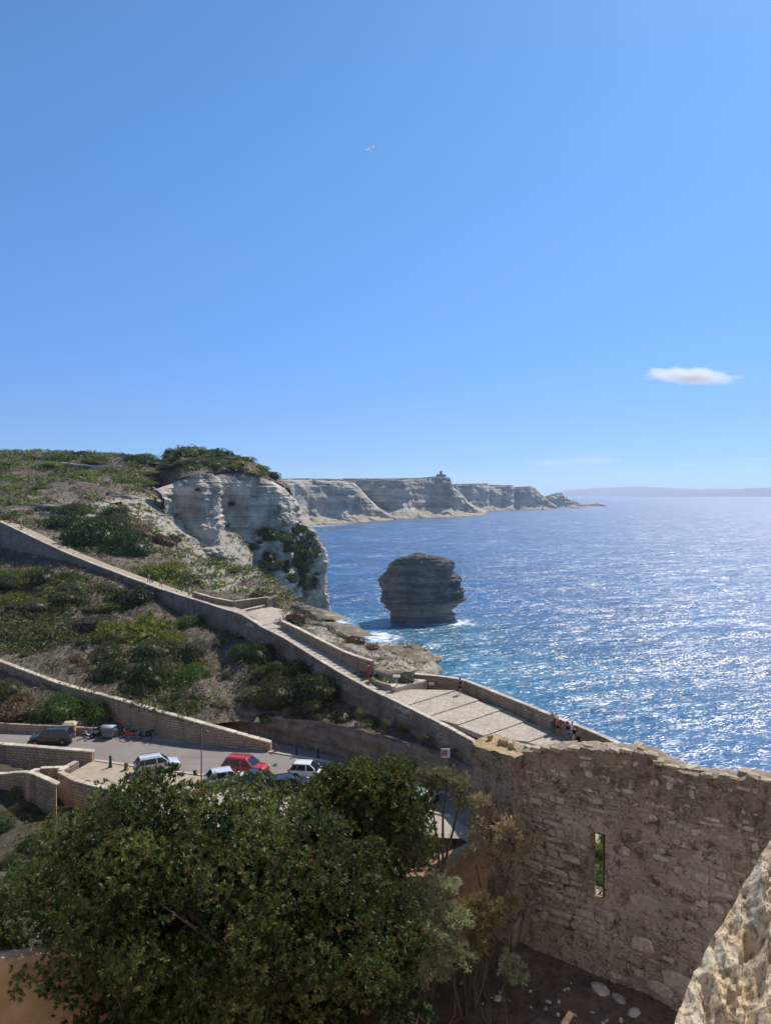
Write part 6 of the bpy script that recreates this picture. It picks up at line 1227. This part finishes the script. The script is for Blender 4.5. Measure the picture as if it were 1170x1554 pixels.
# bins
def bin_(label, px, py, yaw, kind):
    p = PZ(px, py, 37.96); root = empty('waste_bin', (p.x, p.y, 37.96), rad(yaw)); tag(root, label, 'bin'); v, f = [], []
    if kind == 'wheel':
        G_ = simple('grey_bin_plastic', (.14, .16, .17), .6, .3, 0, .15); GL = simple('light_grey_bin_lid', (.3, .34, .36), .5, .3)
        v = [(-.55, -.4, .18), (.55, -.4, .18), (.55, .4, .18), (-.55, .4, .18), (-.68, -.52, 1.15), (.68, -.52, 1.15), (.68, .52, 1.15), (-.68, .52, 1.15)]; f = [(0, 3, 2, 1), (4, 5, 6, 7), (0, 1, 5, 4), (1, 2, 6, 5), (2, 3, 7, 6), (3, 0, 4, 7)]; bevel(mesh('tub', v, f, root, G_), .05, 2)
        v, f = [], []; tube(v, f, [(-.7, 0, 1.16), (.7, 0, 1.16)], .5, 16); v = [(a, b*1.1, 1.16+max(0, (c-1.16))*.55) for a, b, c in v]; mesh('lid', v, f, root, GL, True)
        for sx in (-1, 1):
            for sy in (-1, 1): v, f = [], []; lathe(v, f, [(.001, -.03), (.09, -.03), (.09, .03), (.001, .03)], 12, c=(sx*.5, sy*.34, .09)); mesh('castor', v, f, root, M_tyre)
        for sx in (-1, 1): v, f = [], []; tube(v, f, [(sx*.69, -.3, 1.0), (sx*.78, 0, 1.0), (sx*.69, .3, 1.0)], .03, 6); mesh('handle', v, f, root, G_)
    else:
        Yb = simple('faded_yellow_container', (.36, .27, .15), .7, .3, 0, .2); v = [(-.7, -.6, 0), (.7, -.6, 0), (.7, .6, 0), (-.7, .6, 0), (-.62, -.52, 1.3), (.62, -.52, 1.3), (.62, .52, 1.3), (-.62, .52, 1.3)]; f = [(0, 3, 2, 1), (4, 5, 6, 7), (0, 1, 5, 4), (1, 2, 6, 5), (2, 3, 7, 6), (3, 0, 4, 7)]
        bevel(mesh('tub', v, f, root, Yb), .08, 2); v = [(-.78, -.66, 1.3), (.78, -.66, 1.3), (.78, .66, 1.3), (-.78, .66, 1.3), (-.5, -.3, 1.62), (.5, -.3, 1.62), (.5, .3, 1.62), (-.5, .3, 1.62)]; bevel(mesh('lid', v, f, root, simple('pale_yellow_lid', (.5, .4, .24), .6, .3, 0, .1)), .04, 2)
        v, f = [], []; tube(v, f, [(0, -.62, .95), (0, -.57, .95)], .16, 14); mesh('opening', v, f, root, M_plastic)
bin_('large faded yellow recycling container behind the dark car', 106, 1117, 10, 'box'); bin_('grey wheeled waste bin with a paler lid between the scooters', 165, 1120, 175, 'wheel')
# lamp post
M_rust = simple('brown_painted_steel', (.13, .07, .045), .6, .4, .2, .2)
p = PZ(306, 1196, 38.1); root = empty('lamp_post', (p.x, p.y, 37.99)); tag(root, 'thin brown lamp post rising before the road left of the red car', 'lamp post')
v, f = [], []; ht = 5.6; tube(v, f, [(0, 0, 0), (0, 0, .9), (0, 0, .92), (0, 0, ht)], [.09, .085, .06, .045], 10); mesh('pole', v, f, root, M_rust, True)
v, f = [], []; tube(v, f, [(0, 0, ht-.4), (.25, 0, ht-.28), (.5, 0, ht-.3)], .022, 6); mesh('arm', v, f, root, M_rust)
v, f = [], []; lathe(v, f, [(.001, .16), (.09, .13), (.2, .0), (.19, -.03), (.001, -.02)], 14); v = [(a+.52, c, b+ht-.36) for a, b, c in v]; mesh('lamp_shade', v, f, root, M_rust, True)
v, f = [], []; box(v, f, (0, 0, .03), (.3, .3, .06)); mesh('base_plate', v, f, root, M_rust)
# bollards and small street things
def post(label, px, py, h, r_, mat, z=38.0, cat='bollard', ball=False, name='bollard'):
    p = PZ(px, py, z); root = empty(name, (p.x, p.y, z)); tag(root, label, cat); v, f = [], []; tube(v, f, [(0, 0, 0), (0, 0, .06), (0, 0, .07), (0, 0, h*.85), (0, 0, h)], [r_*1.35, r_*1.35, r_, r_*.9, r_*.55], 10); mesh('shaft', v, f, root, mat, True)
    v, f = [], []; lathe(v, f, [(.001, r_*1.2), (r_*1.05, r_*.5), (r_*1.1, -.02), (.001, -.04)], 10); v = [(a, c, b+h) for a, b, c in v]; mesh('cap', v, f, root, mat, True); return root
post('dark cast bollard on the lane, left of the pair below the rock bank', 450, 1147, .95, .12, M_plastic); post('dark cast bollard on the lane, right of the pair below the rock bank', 483, 1151, .95, .12, M_plastic)
post('thin dark marker post at the edge of the sandy strip left of the lamp post', 267, 1182, 1.3, .04, M_rust, cat='post', name='marker_post')
post('squat brown stone block post on the sandy platform near the first white car', 192, 1168, .5, .2, mat_bark('brown_block', (.2, .14, .1)), cat='bollard')
G1 = simple('verdigris_green_metal', (.03, .07, .05), .6, .3)
p = PZ(168, 1164, 38); root = empty('drinking_fountain', (p.x, p.y, 37.99)); tag(root, 'small dark green cast iron fountain post standing on the sandy platform', 'fountain')
v, f = [], []; tube(v, f, [(0, 0, 0), (0, 0, .2), (0, 0, .8), (0, 0, 1.05), (0, 0, 1.15)], [.22, .16, .12, .15, .05], 10); mesh('column', v, f, root, G1, True); v, f = [], []; tube(v, f, [(.1, 0, .75), (.25, 0, .72), (.27, 0, .66)], .025, 6); mesh('spout', v, f, root, G1)
p = PZ(132, 1188, 38); o = mesh('drain_cover', *(lambda v, f: (tube(v, f, [(0, 0, 0), (0, 0, .16), (0, 0, .2)], [.34, .32, .2], 12), (v, f))[1])([], []), None, M_plastic); o.location = (p.x, p.y, 37.99); tag(o, 'low dark round iron lid on the edge of the sandy platform', 'iron lid')
# red-brown planter / post at the end of the tapering wall
p = PZ(418, 1141, 38); root = empty('hydrant', (p.x, p.y, 37.98)); tag(root, 'reddish brown hydrant standing at the end of the tapering rubble wall', 'hydrant'); Rr = simple('rusty_red_iron', (.16, .045, .03), .6, .3)
v, f = [], []; tube(v, f, [(0, 0, 0), (0, 0, .1), (0, 0, .7), (0, 0, .85)], [.2, .13, .13, .06], 10); mesh('barrel', v, f, root, Rr, True)
for s in (1, -1): v, f = [], []; tube(v, f, [(s*.1, 0, .55), (s*.22, 0, .55)], .055, 8); mesh('outlet', v, f, root, Rr)
# warning triangle on the bank, sign on the rock, notice posts
M_wsign, M_rsign = simple('sign_white', (.75, .75, .73), .5, .3), simple('sign_red', (.45, .05, .05), .5, .3)
def tri_sign(label, px, py, d, s):
    p = PD(px, py, d); root = empty('warning_sign', (p.x, p.y, p.z-.9)); tag(root, label, 'sign'); v, f = [], []
    tube(v, f, [(0, .03, -.6), (0, .03, .9)], .025, 6); mesh('pole', v, f, root, M_rim)
    def tri(k, y0, y1): return [(-s*k, y0, .9-s*.55*k), (s*k, y0, .9-s*.55*k), (0, y0, .9+s*1.15*k), (-s*k, y1, .9-s*.55*k), (s*k, y1, .9-s*.55*k), (0, y1, .9+s*1.15*k)]
    F3 = [(0, 1, 2), (5, 4, 3), (0, 3, 4, 1), (1, 4, 5, 2), (2, 5, 3, 0)]; mesh('border', tri(1, -.02, .0), F3, root, M_wsign); mesh('face', tri(.8, -.024, -.02), F3, root, M_wsign)
tri_sign('small white triangular sign standing on top of the bare rock bank', 391, 1093, 81.2, .38)
p = PD(676, 1143, 66.2); root = empty('information_board', (p.x, p.y, p.z-1.0)); tag(root, 'small pink and white notice board on the rock face left of the ruined wall pier', 'sign')
v, f = [], []; box(v, f, (0, 0, 1.0), (.8, .06, .8)); mesh('board', v, f, root, M_wsign); v, f = [], []; box(v, f, (-.08, -.035, 1.03), (.5, .01, .55)); mesh('poster', v, f, root, simple('faded_pink_print', (.42, .2, .2), .6, .2))
for s in (-.35, .35): v, f = [], []; box(v, f, (s, .05, .2), (.06, .06, 2.2)); mesh('leg', v, f, root, M_rust)
p = PD(629, 985+45, 81.5)
p = PZ(602, 1044, 43.8); root = empty('notice_post', (p.x, p.y, 43.75)); tag(root, 'pale notice post standing at the corner of the rocky garden by the terrace', 'post')
v, f = [], []; box(v, f, (0, 0, .6), (.16, .16, 1.3)); bevel(mesh('post', v, f, root, M_coping), .02); v, f = [], []; box(v, f, (0, 0, 1.35), (.8, .5, .07), Matrix.Rotation(.35, 3, 'X')); mesh('panel', v, f, root, M_coping)
p = PD(655, 1031.5, 81.8); o = mesh('wall_plaque', *(lambda v, f: (box(v, f, (0, 0, 0), (.62, .04, .3), Matrix.Rotation(rad(-10), 3, 'Z')), (v, f))[1])([], []), None, simple('pale_plaque', (.55, .4, .3), .6, .3)); o.location = (p.x-.05, p.y-.14, p.z-.42); tag(o, 'small pale plaque fixed on the terrace parapet near its left end', 'plaque')
o = block_mesh('white_stone', .9, .7, .5, .2, 4); o.materials.append(simple('white_bag', (.6, .6, .6), .7, .2)); o = link('rubbish_bag', o); p = PZ(72, 1181, 36.6); o.location = (p.x, p.y, 37.0); tag(o, 'white bag lying inside the small planted enclosure', 'bag')
# ================================================================ LOOKOUT BUILDING on the far cliff
p = PD(669, 722, 2080); root = empty('signal_station', (p.x, p.y, p.z)); tag(root, 'tiny grey signal station with a tower on the far headland skyline', 'building'); k = 2080/F
M_st = simple('station_grey', (.22, .2, .18), .9, .2)
v, f = [], []; box(v, f, (0, 0, k*.2), (k*14, k*8, k*2.6)); mesh('wall', v, f, root, M_st); v, f = [], []; box(v, f, (0, 0, k*1.7), (k*14.6, k*8.4, k*.5)); mesh('roof', v, f, root, M_st)
v, f = [], []; box(v, f, (0, 0, k*4.0), (k*3.6, k*3.6, k*4.6)); t_ = mesh('tower', v, f, root, M_st); v, f = [], []; box(v, f, (0, 0, k*6.5), (k*4.8, k*4.8, k*.6)); mesh('parapet', v, f, t_, M_st); v, f = [], []; tube(v, f, [(0, 0, k*6), (0, 0, k*9.5)], k*.25, 6); mesh('mast', v, f, t_, M_st)
for x in (-5, -2.5, 2.5, 5): v, f = [], []; box(v, f, (k*x, -k*4.02, k*.4), (k*.9, .3, k*1.1)); mesh('window', v, f, root, M_glass)
# ================================================================ PEOPLE
SK = simple('skin', (.42, .25, .17), .6, .3); SK2 = simple('tanned_skin', (.3, .17, .11), .6, .3)
CL_ = {k: simple('cloth_'+k, c, .9, .1, 0, .12, 6) for k, c in dict(black=(.015, .015, .018), white=(.65, .65, .64), red=(.42, .07, .07), pink=(.5, .12, .16), grey=(.3, .31, .29), denim=(.13, .17, .25), olive=(.12, .13, .09), blue=(.08, .12, .3), cream=(.55, .48, .36), maroon=(.25, .03, .06), tan=(.35, .25, .16)).items()}
HR = {k: simple('hair_'+k, c, .7, .3) for k, c in dict(dark=(.015, .011, .009), brown=(.05, .03, .018), fair=(.25, .17, .09), grey=(.3, .29, .28)).items()}
def skin_mesh(name, V, E, R, parent, mat, root=0, lv=1):
    me = bpy.data.meshes.new(name); me.from_pydata([tuple(v) for v in V], E, []); o = link(name, me, parent, mat); m = o.modifiers.new('skin', 'SKIN'); m.use_smooth_shade = True
    sv = me.skin_vertices[0].data
    for i, r_ in enumerate(R): sv[i].radius = (r_, r_) if not hasattr(r_, '__len__') else r_
    sv[root].use_root = True
    if lv: s = o.modifiers.new('sub', 'SUBSURF'); s.levels = lv; s.render_levels = lv
    return o
def person(label, at, yaw, h=1.7, top='white', bottom='denim', bkind='shorts', hair='brown', hk='short', arms=((.1, 0), (.1, 0)), stride=.0, lean=.0, hat=None, bag=None, skin=None, fem=False):
    """x forward, y left; arms: (swing forward 0..1, elbow bend 0..1) left and right"""
    s = h/1.7; root = empty('person', at, rad(yaw)); root.scale = (s, s, s); tag(root, label, 'person'); sk = skin or SK
    sw = .175 if fem else .2; V, E, R = [], [], []
    def a(p, r_, par=None):
        V.append(Vector(p)); R.append(r_)
        if par is not None: E.append((par, len(V)-1))
        return len(V)-1
    L = lambda z: lean*(z-.9)
    pel = a((0, 0, .93), (.15, .115)); wai = a((L(1.08), 0, 1.08), (.125, .095), pel); che = a((L(1.28), 0, 1.28), (.155, .11), wai); sho = a((L(1.42), 0, 1.42), (.12, .08), che); nk_ = a((L(1.5)+.01, 0, 1.5), .052, sho)
    jaw = a((L(1.56)+.03, 0, 1.565), (.062, .07), nk_); hd = a((L(1.62)+.02, 0, 1.63), (.076, .092), jaw); cr = a((L(1.68)+.0, 0, 1.69), (.055, .065), hd)
    arm_pts = []
    for sd, (fw, bd) in zip((1, -1), arms):
        S_ = Vector((L(1.4), sd*sw, 1.40)); an = fw*1.9; up = Vector((math.sin(an), sd*.12, -math.cos(an))); El = S_+up*.29; an2 = an+bd*2.0; fo = Vector((math.sin(an2), -sd*.12*bd, -math.cos(an2))); Wr = El+fo*.25
        i1 = a(S_, .052, sho); i2 = a(El, .040, i1); i3 = a(Wr, .027, i2); Pm = Wr+fo*.06; i4 = a(Pm, (.032, .018), i3); lat = Vector((0, 1, 0)); arm_pts.append((S_, El, Wr))
        for q, (o_, ln_) in enumerate(((-.028, .06), (-.01, .075), (.01, .07), (.027, .055))): k1 = a(Pm+fo*.035+lat*o_, .009, i4); a(Pm+fo*(.035+ln_*.6)+lat*o_+Vector((.012, 0, 0)), .008, k1)
        k1 = a(Pm+lat*(-sd*.03)+fo*.005, .011, i4); a(Pm+lat*(-sd*.055)+fo*.03, .009, k1)
    leg_pts = []
    for sd in (1, -1):
        ph = stride*sd; Hp = Vector((0, sd*.09, .88)); Kn = Vector((.05+math.sin(ph)*.4, sd*.09, .49)); An = Vector((math.sin(ph)*.62-(.06 if ph < 0 else 0), sd*.095, .09+(.05 if ph < 0 else 0)))
        i1 = a(Hp, .088, pel); i2 = a(Kn, .055, i1); i2b = a(Kn.lerp(An, .4)-Vector((.015, 0, 0)), .05, i2); i3 = a(An, .034, i2b); i4 = a(An+Vector((.08, 0, -.045)), (.035, .028), i3); a(An+Vector((.17, 0, -.058)), (.03, .02), i4); leg_pts.append((Hp, Kn, An))
    skin_mesh('body', V, E, R, root, sk)
    hc = V[hd]; hp = lambda x, y, z: hc+Vector((x, y, z))
    v, f = [], []; tube(v, f, [hp(.085, 0, .015), hp(.108, 0, -.02), hp(.09, 0, -.035)], [.008, .014, .008], 6); mesh('nose', v, f, root, sk, True)
    for sd in (1, -1):
        v, f = [], []; tube(v, f, [hp(.078, sd*.032, .012), hp(.09, sd*.03, .012)], .011, 8); mesh('eye', v, f, root, M_plastic)
        v, f = [], []; tube(v, f, [hp(-.005, sd*.086, .02), hp(.01, sd*.1, 0), hp(.0, sd*.084, -.025)], .014, 6); mesh('ear', v, f, root, sk, True)
    v, f = [], []; tube(v, f, [hp(.083, -.022, -.052), hp(.09, 0, -.055), hp(.083, .022, -.052)], .006, 5); mesh('mouth', v, f, root, M_red)
    # hair
    pts, rr = [hp(.02, 0, .068), hp(-.035, 0, .035), hp(-.05, 0, -.03)], [(.088, .085), (.1, .088), (.075, .06)]
    if hk == 'long': pts += [hp(-.075, 0, -.12), hp(-.09, 0, -.24)]; rr += [(.07, .04), (.04, .02)]
    skin_mesh('hair', pts, [(i, i+1) for i in range(len(pts)-1)], rr, root, HR[hair])
    if hat:
        v, f = [], []; lathe(v, f, [(.001, .17), (.07, .16), (.1, .09), (.105, .05), (.17, .035), (.172, .028), (.1, .03)], 18); v = [(x+hc.x, z_+hc.y, y+hc.z-.0) for x, y, z_ in v]; mesh('hat', v, f, root, CL_[hat], True)
    # clothes
    def chain(name, P, Rr, m, extra=()):
        Vv, Ee, Rv = list(P), [(i, i+1) for i in range(len(P)-1)], list(Rr)
        for par, PP, RR in extra:
            prev = par
            for q, r_ in zip(PP, RR): Vv.append(q); Rv.append(r_); Ee.append((prev, len(Vv)-1)); prev = len(Vv)-1
        return skin_mesh(name, Vv, Ee, Rv, root, m)
    sl = []
    for (S_, El, Wr) in arm_pts: sl.append((3, [S_+Vector((0, 0, .005)), S_.lerp(El, .6)], [.066, .056]))
    if bkind == 'dress':
        chain('bodice', [V[wai], V[wai].lerp(V[che], .5), V[che], V[sho]-Vector((0, 0, .02))], [(.14, .11), (.155, .12), (.168, .125), (.12, .085)], CL_[top])
        v, f = [], []; lathe(v, f, [(.135, 1.12), (.17, .96), (.22, .7), (.27, .42), (.29, .28), (.27, .28)], 22); v = [(x*.85+V[wai].x*.5, z_*1.0, y) for x, y, z_ in v]; mesh('skirt', v, f, root, CL_[top], True)
    else:
        chain('shirt', [V[pel]+Vector((0, 0, .03)), V[wai], V[che], V[sho]], [(.165, .13), (.148, .118), (.175, .13), (.135, .095)], CL_[top], sl)
        if bkind == 'skirt': v, f = [], []; lathe(v, f, [(.15, 1.02), (.175, .9), (.2, .7), (.215, .55), (.2, .55)], 20); v = [(x*.85, z_, y) for x, y, z_ in v]; mesh('skirt', v, f, root, CL_[bottom], True)
        else:
            ex_ = []
            for (Hp, Kn, An) in leg_pts:
                if bkind == 'shorts': ex_.append((0, [Hp, Hp.lerp(Kn, .5), Hp.lerp(Kn, .85)], [.108, .095, .085]))
                else: ex_.append((0, [Hp, Kn, Kn.lerp(An, .9)], [.106, .075, .058]))
            chain('shorts' if bkind == 'shorts' else 'trousers', [V[pel]-Vector((0, 0, .02)), V[pel]+Vector((0, 0, .06))], [(.165, .13), (.155, .122)], CL_[bottom], ex_)
    for (Hp, Kn, An) in leg_pts:
        v, f = [], []; tube(v, f, [An+Vector((-.05, 0, -.06)), An+Vector((.05, 0, -.06)), An+Vector((.17, 0, -.068)), An+Vector((.2, 0, -.07))], [.035, .045, .042, .02], 8); mesh('shoe', v, f, root, M_plastic if bottom != 'black' else CL_['white'], True)
    if bag: v, f = [], []; box(v, f, (V[che].x-.2, 0, 1.2), (.16, .3, .42)); bevel(mesh('backpack', v, f, root, CL_[bag]), .05, 3)
    return root
def T(px, py, z): p = PZ(px, py, z); return (p.x, p.y, z)
A0, LN_, UPc = ((.1, .1), (-.05, .12)), ((.45, .45), (.45, .45)), ((.6, .75), (.6, .75))
person('person in black with bare legs standing at the bend of the terrace parapet', T(698, 1053, 43.5), 60, 1.72, 'black', 'black', 'shorts', 'dark', 'long', LN_, .1, .05, fem=True)
person('person in grey shirt and olive trousers at the parapet, leftmost of the group', T(838, 1110, 43.2), 60, 1.8, 'grey', 'olive', 'trousers', 'dark', 'short', UPc, .08, .05, hat='white')
person('person in magenta top and dark shorts leaning on the parapet, second of the group', T(846, 1115, 43.15), 70, 1.62, 'maroon', 'black', 'shorts', 'dark', 'short', LN_, .05, .1, fem=True, bag='pink')
person('long haired woman in black top and denim skirt at the parapet in the group', T(861, 1124, 43.1), 70, 1.7, 'black', 'denim', 'skirt', 'dark', 'long', LN_, .06, .08, fem=True)
person('person in a pale shirt partly hidden behind the long haired woman', T(868, 1125, 43.1), 75, 1.72, 'white', 'grey', 'trousers', 'fair', 'short', LN_, .06, .06)
person('person in a black top and white shorts standing before the others at the group', T(871, 1131, 43.1), 150, 1.66, 'black', 'white', 'shorts', 'dark', 'short', ((.35, .5), (.1, .2)), .08, .0, fem=True)
person('bare armed person in a dark bottom nearest the ruined wall in the group', T(877, 1134, 43.05), 130, 1.62, 'tan', 'black', 'skirt', 'fair', 'long', ((.3, .5), (.3, .4)), .05, .0, fem=True, skin=SK2)
def on_steps(px, frac=.6):
    x, y, z, h = edge(px); a_, b_, _ = far_off(px, interp(px, WID)[0]); zi = np.interp(px, stp, zs); return (x+(a_-x)*frac, y+(b_-y)*frac, float(zi)+.0)
person('woman in a long red dress walking up the steps beside the parapet', on_steps(534, .8), 110, 1.74, 'red', 'red', 'dress', 'dark', 'short', A0, .2, .0, fem=True)
person('child with a dark top following the woman in red on the steps', on_steps(546, .45), 115, 1.3, 'black', 'tan', 'shorts', 'dark', 'short', A0, .35, .0, skin=SK2)
def on_path(px, frac=.45): x, y, z, h = edge(px); a_, b_, _ = far_off(px, interp(px, WID)[0]); return (x+(a_-x)*frac, y+(b_-y)*frac, float(z)+.53)
person('walker in white shirt and light hat on the promenade, nearest the plaza', on_path(281, .3), -40, 1.78, 'white', 'grey', 'shorts', 'grey', 'short', A0, .35, .0, hat='white')
person('walker in pale top, middle of the three on the promenade by the bright shrub', on_path(232, .55), -40, 1.7, 'cream', 'tan', 'shorts', 'fair', 'short', A0, .3, .0, fem=True)
person('walker in dark grey, farthest left of the three near the bright green shrub', on_path(213, .6), 140, 1.75, 'grey', 'denim', 'trousers', 'brown', 'short', A0, .3, .0)
person('walker in a red top at the far left end of the promenade', on_path(8, .4), 130, 1.75, 'red', 'tan', 'shorts', 'dark', 'short', A0, .3, .0)
person('walker in cream beside the one in red at the left end of the promenade', on_path(26, .35), 130, 1.72, 'cream', 'tan', 'shorts', 'fair', 'short', A0, .3, .0, skin=SK)
# track on the hilltop with walkers, its pale edge wall
hp_ = []
for px_, py_ in ((92, 706), (112, 709), (135, 711), (160, 711.5), (185, 711)):
    q = hit(px_, py_)[0]; 
    if q: hp_.append((q.x, q.y, q.z+1.3, q.z-1.5))
if len(hp_) > 2:
    w_ = wallstrip('track_wall', hp_, 1.6, M_coping, 1, .15, .8, .4); tag(w_, 'pale edge of the track crossing the hilltop shrubs at upper left', 'wall')
    for i, (px_, c_, lab) in enumerate(((163, 'red', 'distant walker in red on the hilltop track, left of three'), (169, 'pink', 'distant walker in pink on the hilltop track, middle of three'), (181, 'blue', 'distant walker in blue on the hilltop track, right of three'))):
        q = hit(px_, 711.5)[0]; person(lab, (q.x, q.y+1.0, q.z+1.3), 20*i, 1.75, c_, 'denim', 'trousers', 'dark')
# ================================================================ GULL
p = PD(562, 226, 100); root = empty('seagull', p, rad(200)); root.scale = (1.25, 1.25, 1.25); root.rotation_euler = (rad(-28), rad(24), rad(72)); tag(root, 'white seagull gliding alone high in the blue sky', 'bird')
M_gull, M_gd = mat_leaf('gull_feathers', rough=.8, trans=.6, useattr=False, base=(.85, .85, .84), var=0, back=(1, 1, 1)), simple('gull_dark_wing_tip', (.04, .04, .045), .7, .2)
skin_mesh('body', [(-.22, 0, 0), (-.1, 0, .0), (.05, 0, 0), (.15, 0, .02), (.2, 0, .03), (.26, 0, .02)], [(i, i+1) for i in range(5)], [.02, .055, .06, .035, .035, .01], root, M_gull)
for s in (1, -1):
    st_ = [(0, .02, -.09, .1), (.22, .10, -.10, .09), (.42, .09, -.09, .05), (.62, .02, -.08, -.02)]; v = []
    for y, z_, x0, x1 in st_: v += [(x0, s*y, z_), (x1, s*y, z_), (x1, s*y, z_+.012), (x0, s*y, z_+.012)]
    f = [(i*4+j, i*4+(j+1) % 4, i*4+4+(j+1) % 4, i*4+4+j) for i in range(3) for j in range(4)]+[(12, 13, 14, 15)]; o = mesh('wing', v, f, root, M_gull)
    v = []
    for y, z_, x0, x1 in [(.6, .025, -.085, -.015), (.72, -.02, -.09, -.06)]: v += [(x0, s*y, z_), (x1, s*y, z_), (x1, s*y, z_+.014), (x0, s*y, z_+.014)]
    mesh('wing_tip', v, [(j, (j+1) % 4, 4+(j+1) % 4, 4+j) for j in range(4)]+[(4, 5, 6, 7)], o, M_gd)
v = [(-.2, -.02, 0), (-.36, -.08, 0), (-.38, 0, 0), (-.36, .08, 0), (-.2, .02, 0)]; v += [(a, b, .012) for a, b, c in v]; mesh('tail', v, [(0, 1, 2, 3, 4), (9, 8, 7, 6, 5), (0, 5, 6, 1), (1, 6, 7, 2), (2, 7, 8, 3), (3, 8, 9, 4)], root, M_gull)
# ================================================================ HAZE and clouds
v, f = [], []; box(v, f, (0, 15400, 148), (64000, 31400, 304)); hz = mesh('haze', v, f)
hm = bpy.data.materials.new('pale_haze'); hm.use_nodes = True; t = hm.node_tree; t.nodes.remove(t.nodes['Principled BSDF'])
vol = t.nodes.new('ShaderNodeVolumePrincipled'); vol.inputs['Color'].default_value = (.78, .88, 1.0, 1); vol.inputs['Density'].default_value = HAZE_D; vol.inputs['Anisotropy'].default_value = .2
t.links.new(vol.outputs[0], t.nodes['Material Output'].inputs['Volume']); hz.data.materials.append(hm)
tag(hz, 'pale sea haze softening the distance', 'haze', kind='stuff')
def cloud(label, px, py, w, h, d, dens, seed, name='cloud', ns=3.0, group=None):
    p = PD(px, py, d); bm = bmesh.new(); bmesh.ops.create_icosphere(bm, subdivisions=4, radius=1); me = bpy.data.meshes.new(name); bm.to_mesh(me); bm.free(); m = bpy.data.materials.new(name+'_vapour'); m.use_nodes = True; t = m.node_tree; t.nodes.remove(t.nodes['Principled BSDF'])
    N = t.nodes.new; L = t.links.new; tc = N('ShaderNodeTexCoord'); le = N('ShaderNodeVectorMath'); le.operation = 'LENGTH'; L(tc.outputs['Object'], le.inputs[0])
    mp = N('ShaderNodeMapping'); mp.inputs['Scale'].default_value = (ns, ns, ns*.5); mp.inputs['Location'].default_value = (seed, seed, 0); L(tc.outputs['Object'], mp.inputs[0]); nz = N('ShaderNodeTexNoise'); nz.inputs['Scale'].default_value = 1.0; nz.inputs['Detail'].default_value = 4; nz.inputs['Roughness'].default_value = .65; L(mp.outputs[0], nz.inputs['Vector'])
    a = N('ShaderNodeMath'); a.operation = 'SUBTRACT'; a.inputs[0].default_value = 1.0; L(le.outputs['Value'], a.inputs[1]); b = N('ShaderNodeMath'); b.operation = 'MULTIPLY_ADD'; L(nz.outputs['Fac'], b.inputs[0]); b.inputs[1].default_value = 1.7; b.inputs[2].default_value = -1.02
    c = N('ShaderNodeMath'); c.operation = 'ADD'; L(a.outputs[0], c.inputs[0]); L(b.outputs[0], c.inputs[1]); e = N('ShaderNodeMath'); e.operation = 'MULTIPLY'; e.use_clamp = False; mx = N('ShaderNodeMath'); mx.operation = 'MAXIMUM'; L(c.outputs[0], mx.inputs[0]); mx.inputs[1].default_value = 0; L(mx.outputs[0], e.inputs[0]); e.inputs[1].default_value = dens
    vo = N('ShaderNodeVolumePrincipled'); vo.inputs['Color'].default_value = (1, 1, 1, 1); vo.inputs['Anisotropy'].default_value = .35; L(e.outputs[0], vo.inputs['Density']); L(vo.outputs[0], t.nodes['Material Output'].inputs['Volume'])
    o = link(name, me, None, m); o.location = p; o.scale = (w/2/F*d, w/2/F*d*.6, h/2/F*d); tag(o, label, 'cloud', group); return o
c_ = cloud('single bright lens shaped white cloud above the sea horizon at right', 1048, 571, 172, 27, 32500, .0036, 3.3)
c_.rotation_euler = (0, rad(4), 0)
for i, (x, y, w, h, lab) in enumerate(((835, 702, 110, 16, 'faint thin cloud wisp low over the far headland, leftmost'), (900, 699, 120, 20, 'faint thin cloud wisp low over the horizon, longest of the row'), (1045, 705, 50, 10, 'tiny faint cloud puff low over the distant hills'), (1150, 697, 60, 10, 'faint cloud streak at the right edge low over the horizon'))):
    cloud(lab, x, y, w, h, 33000, .0006, 7.7+i*3, ns=4.0)
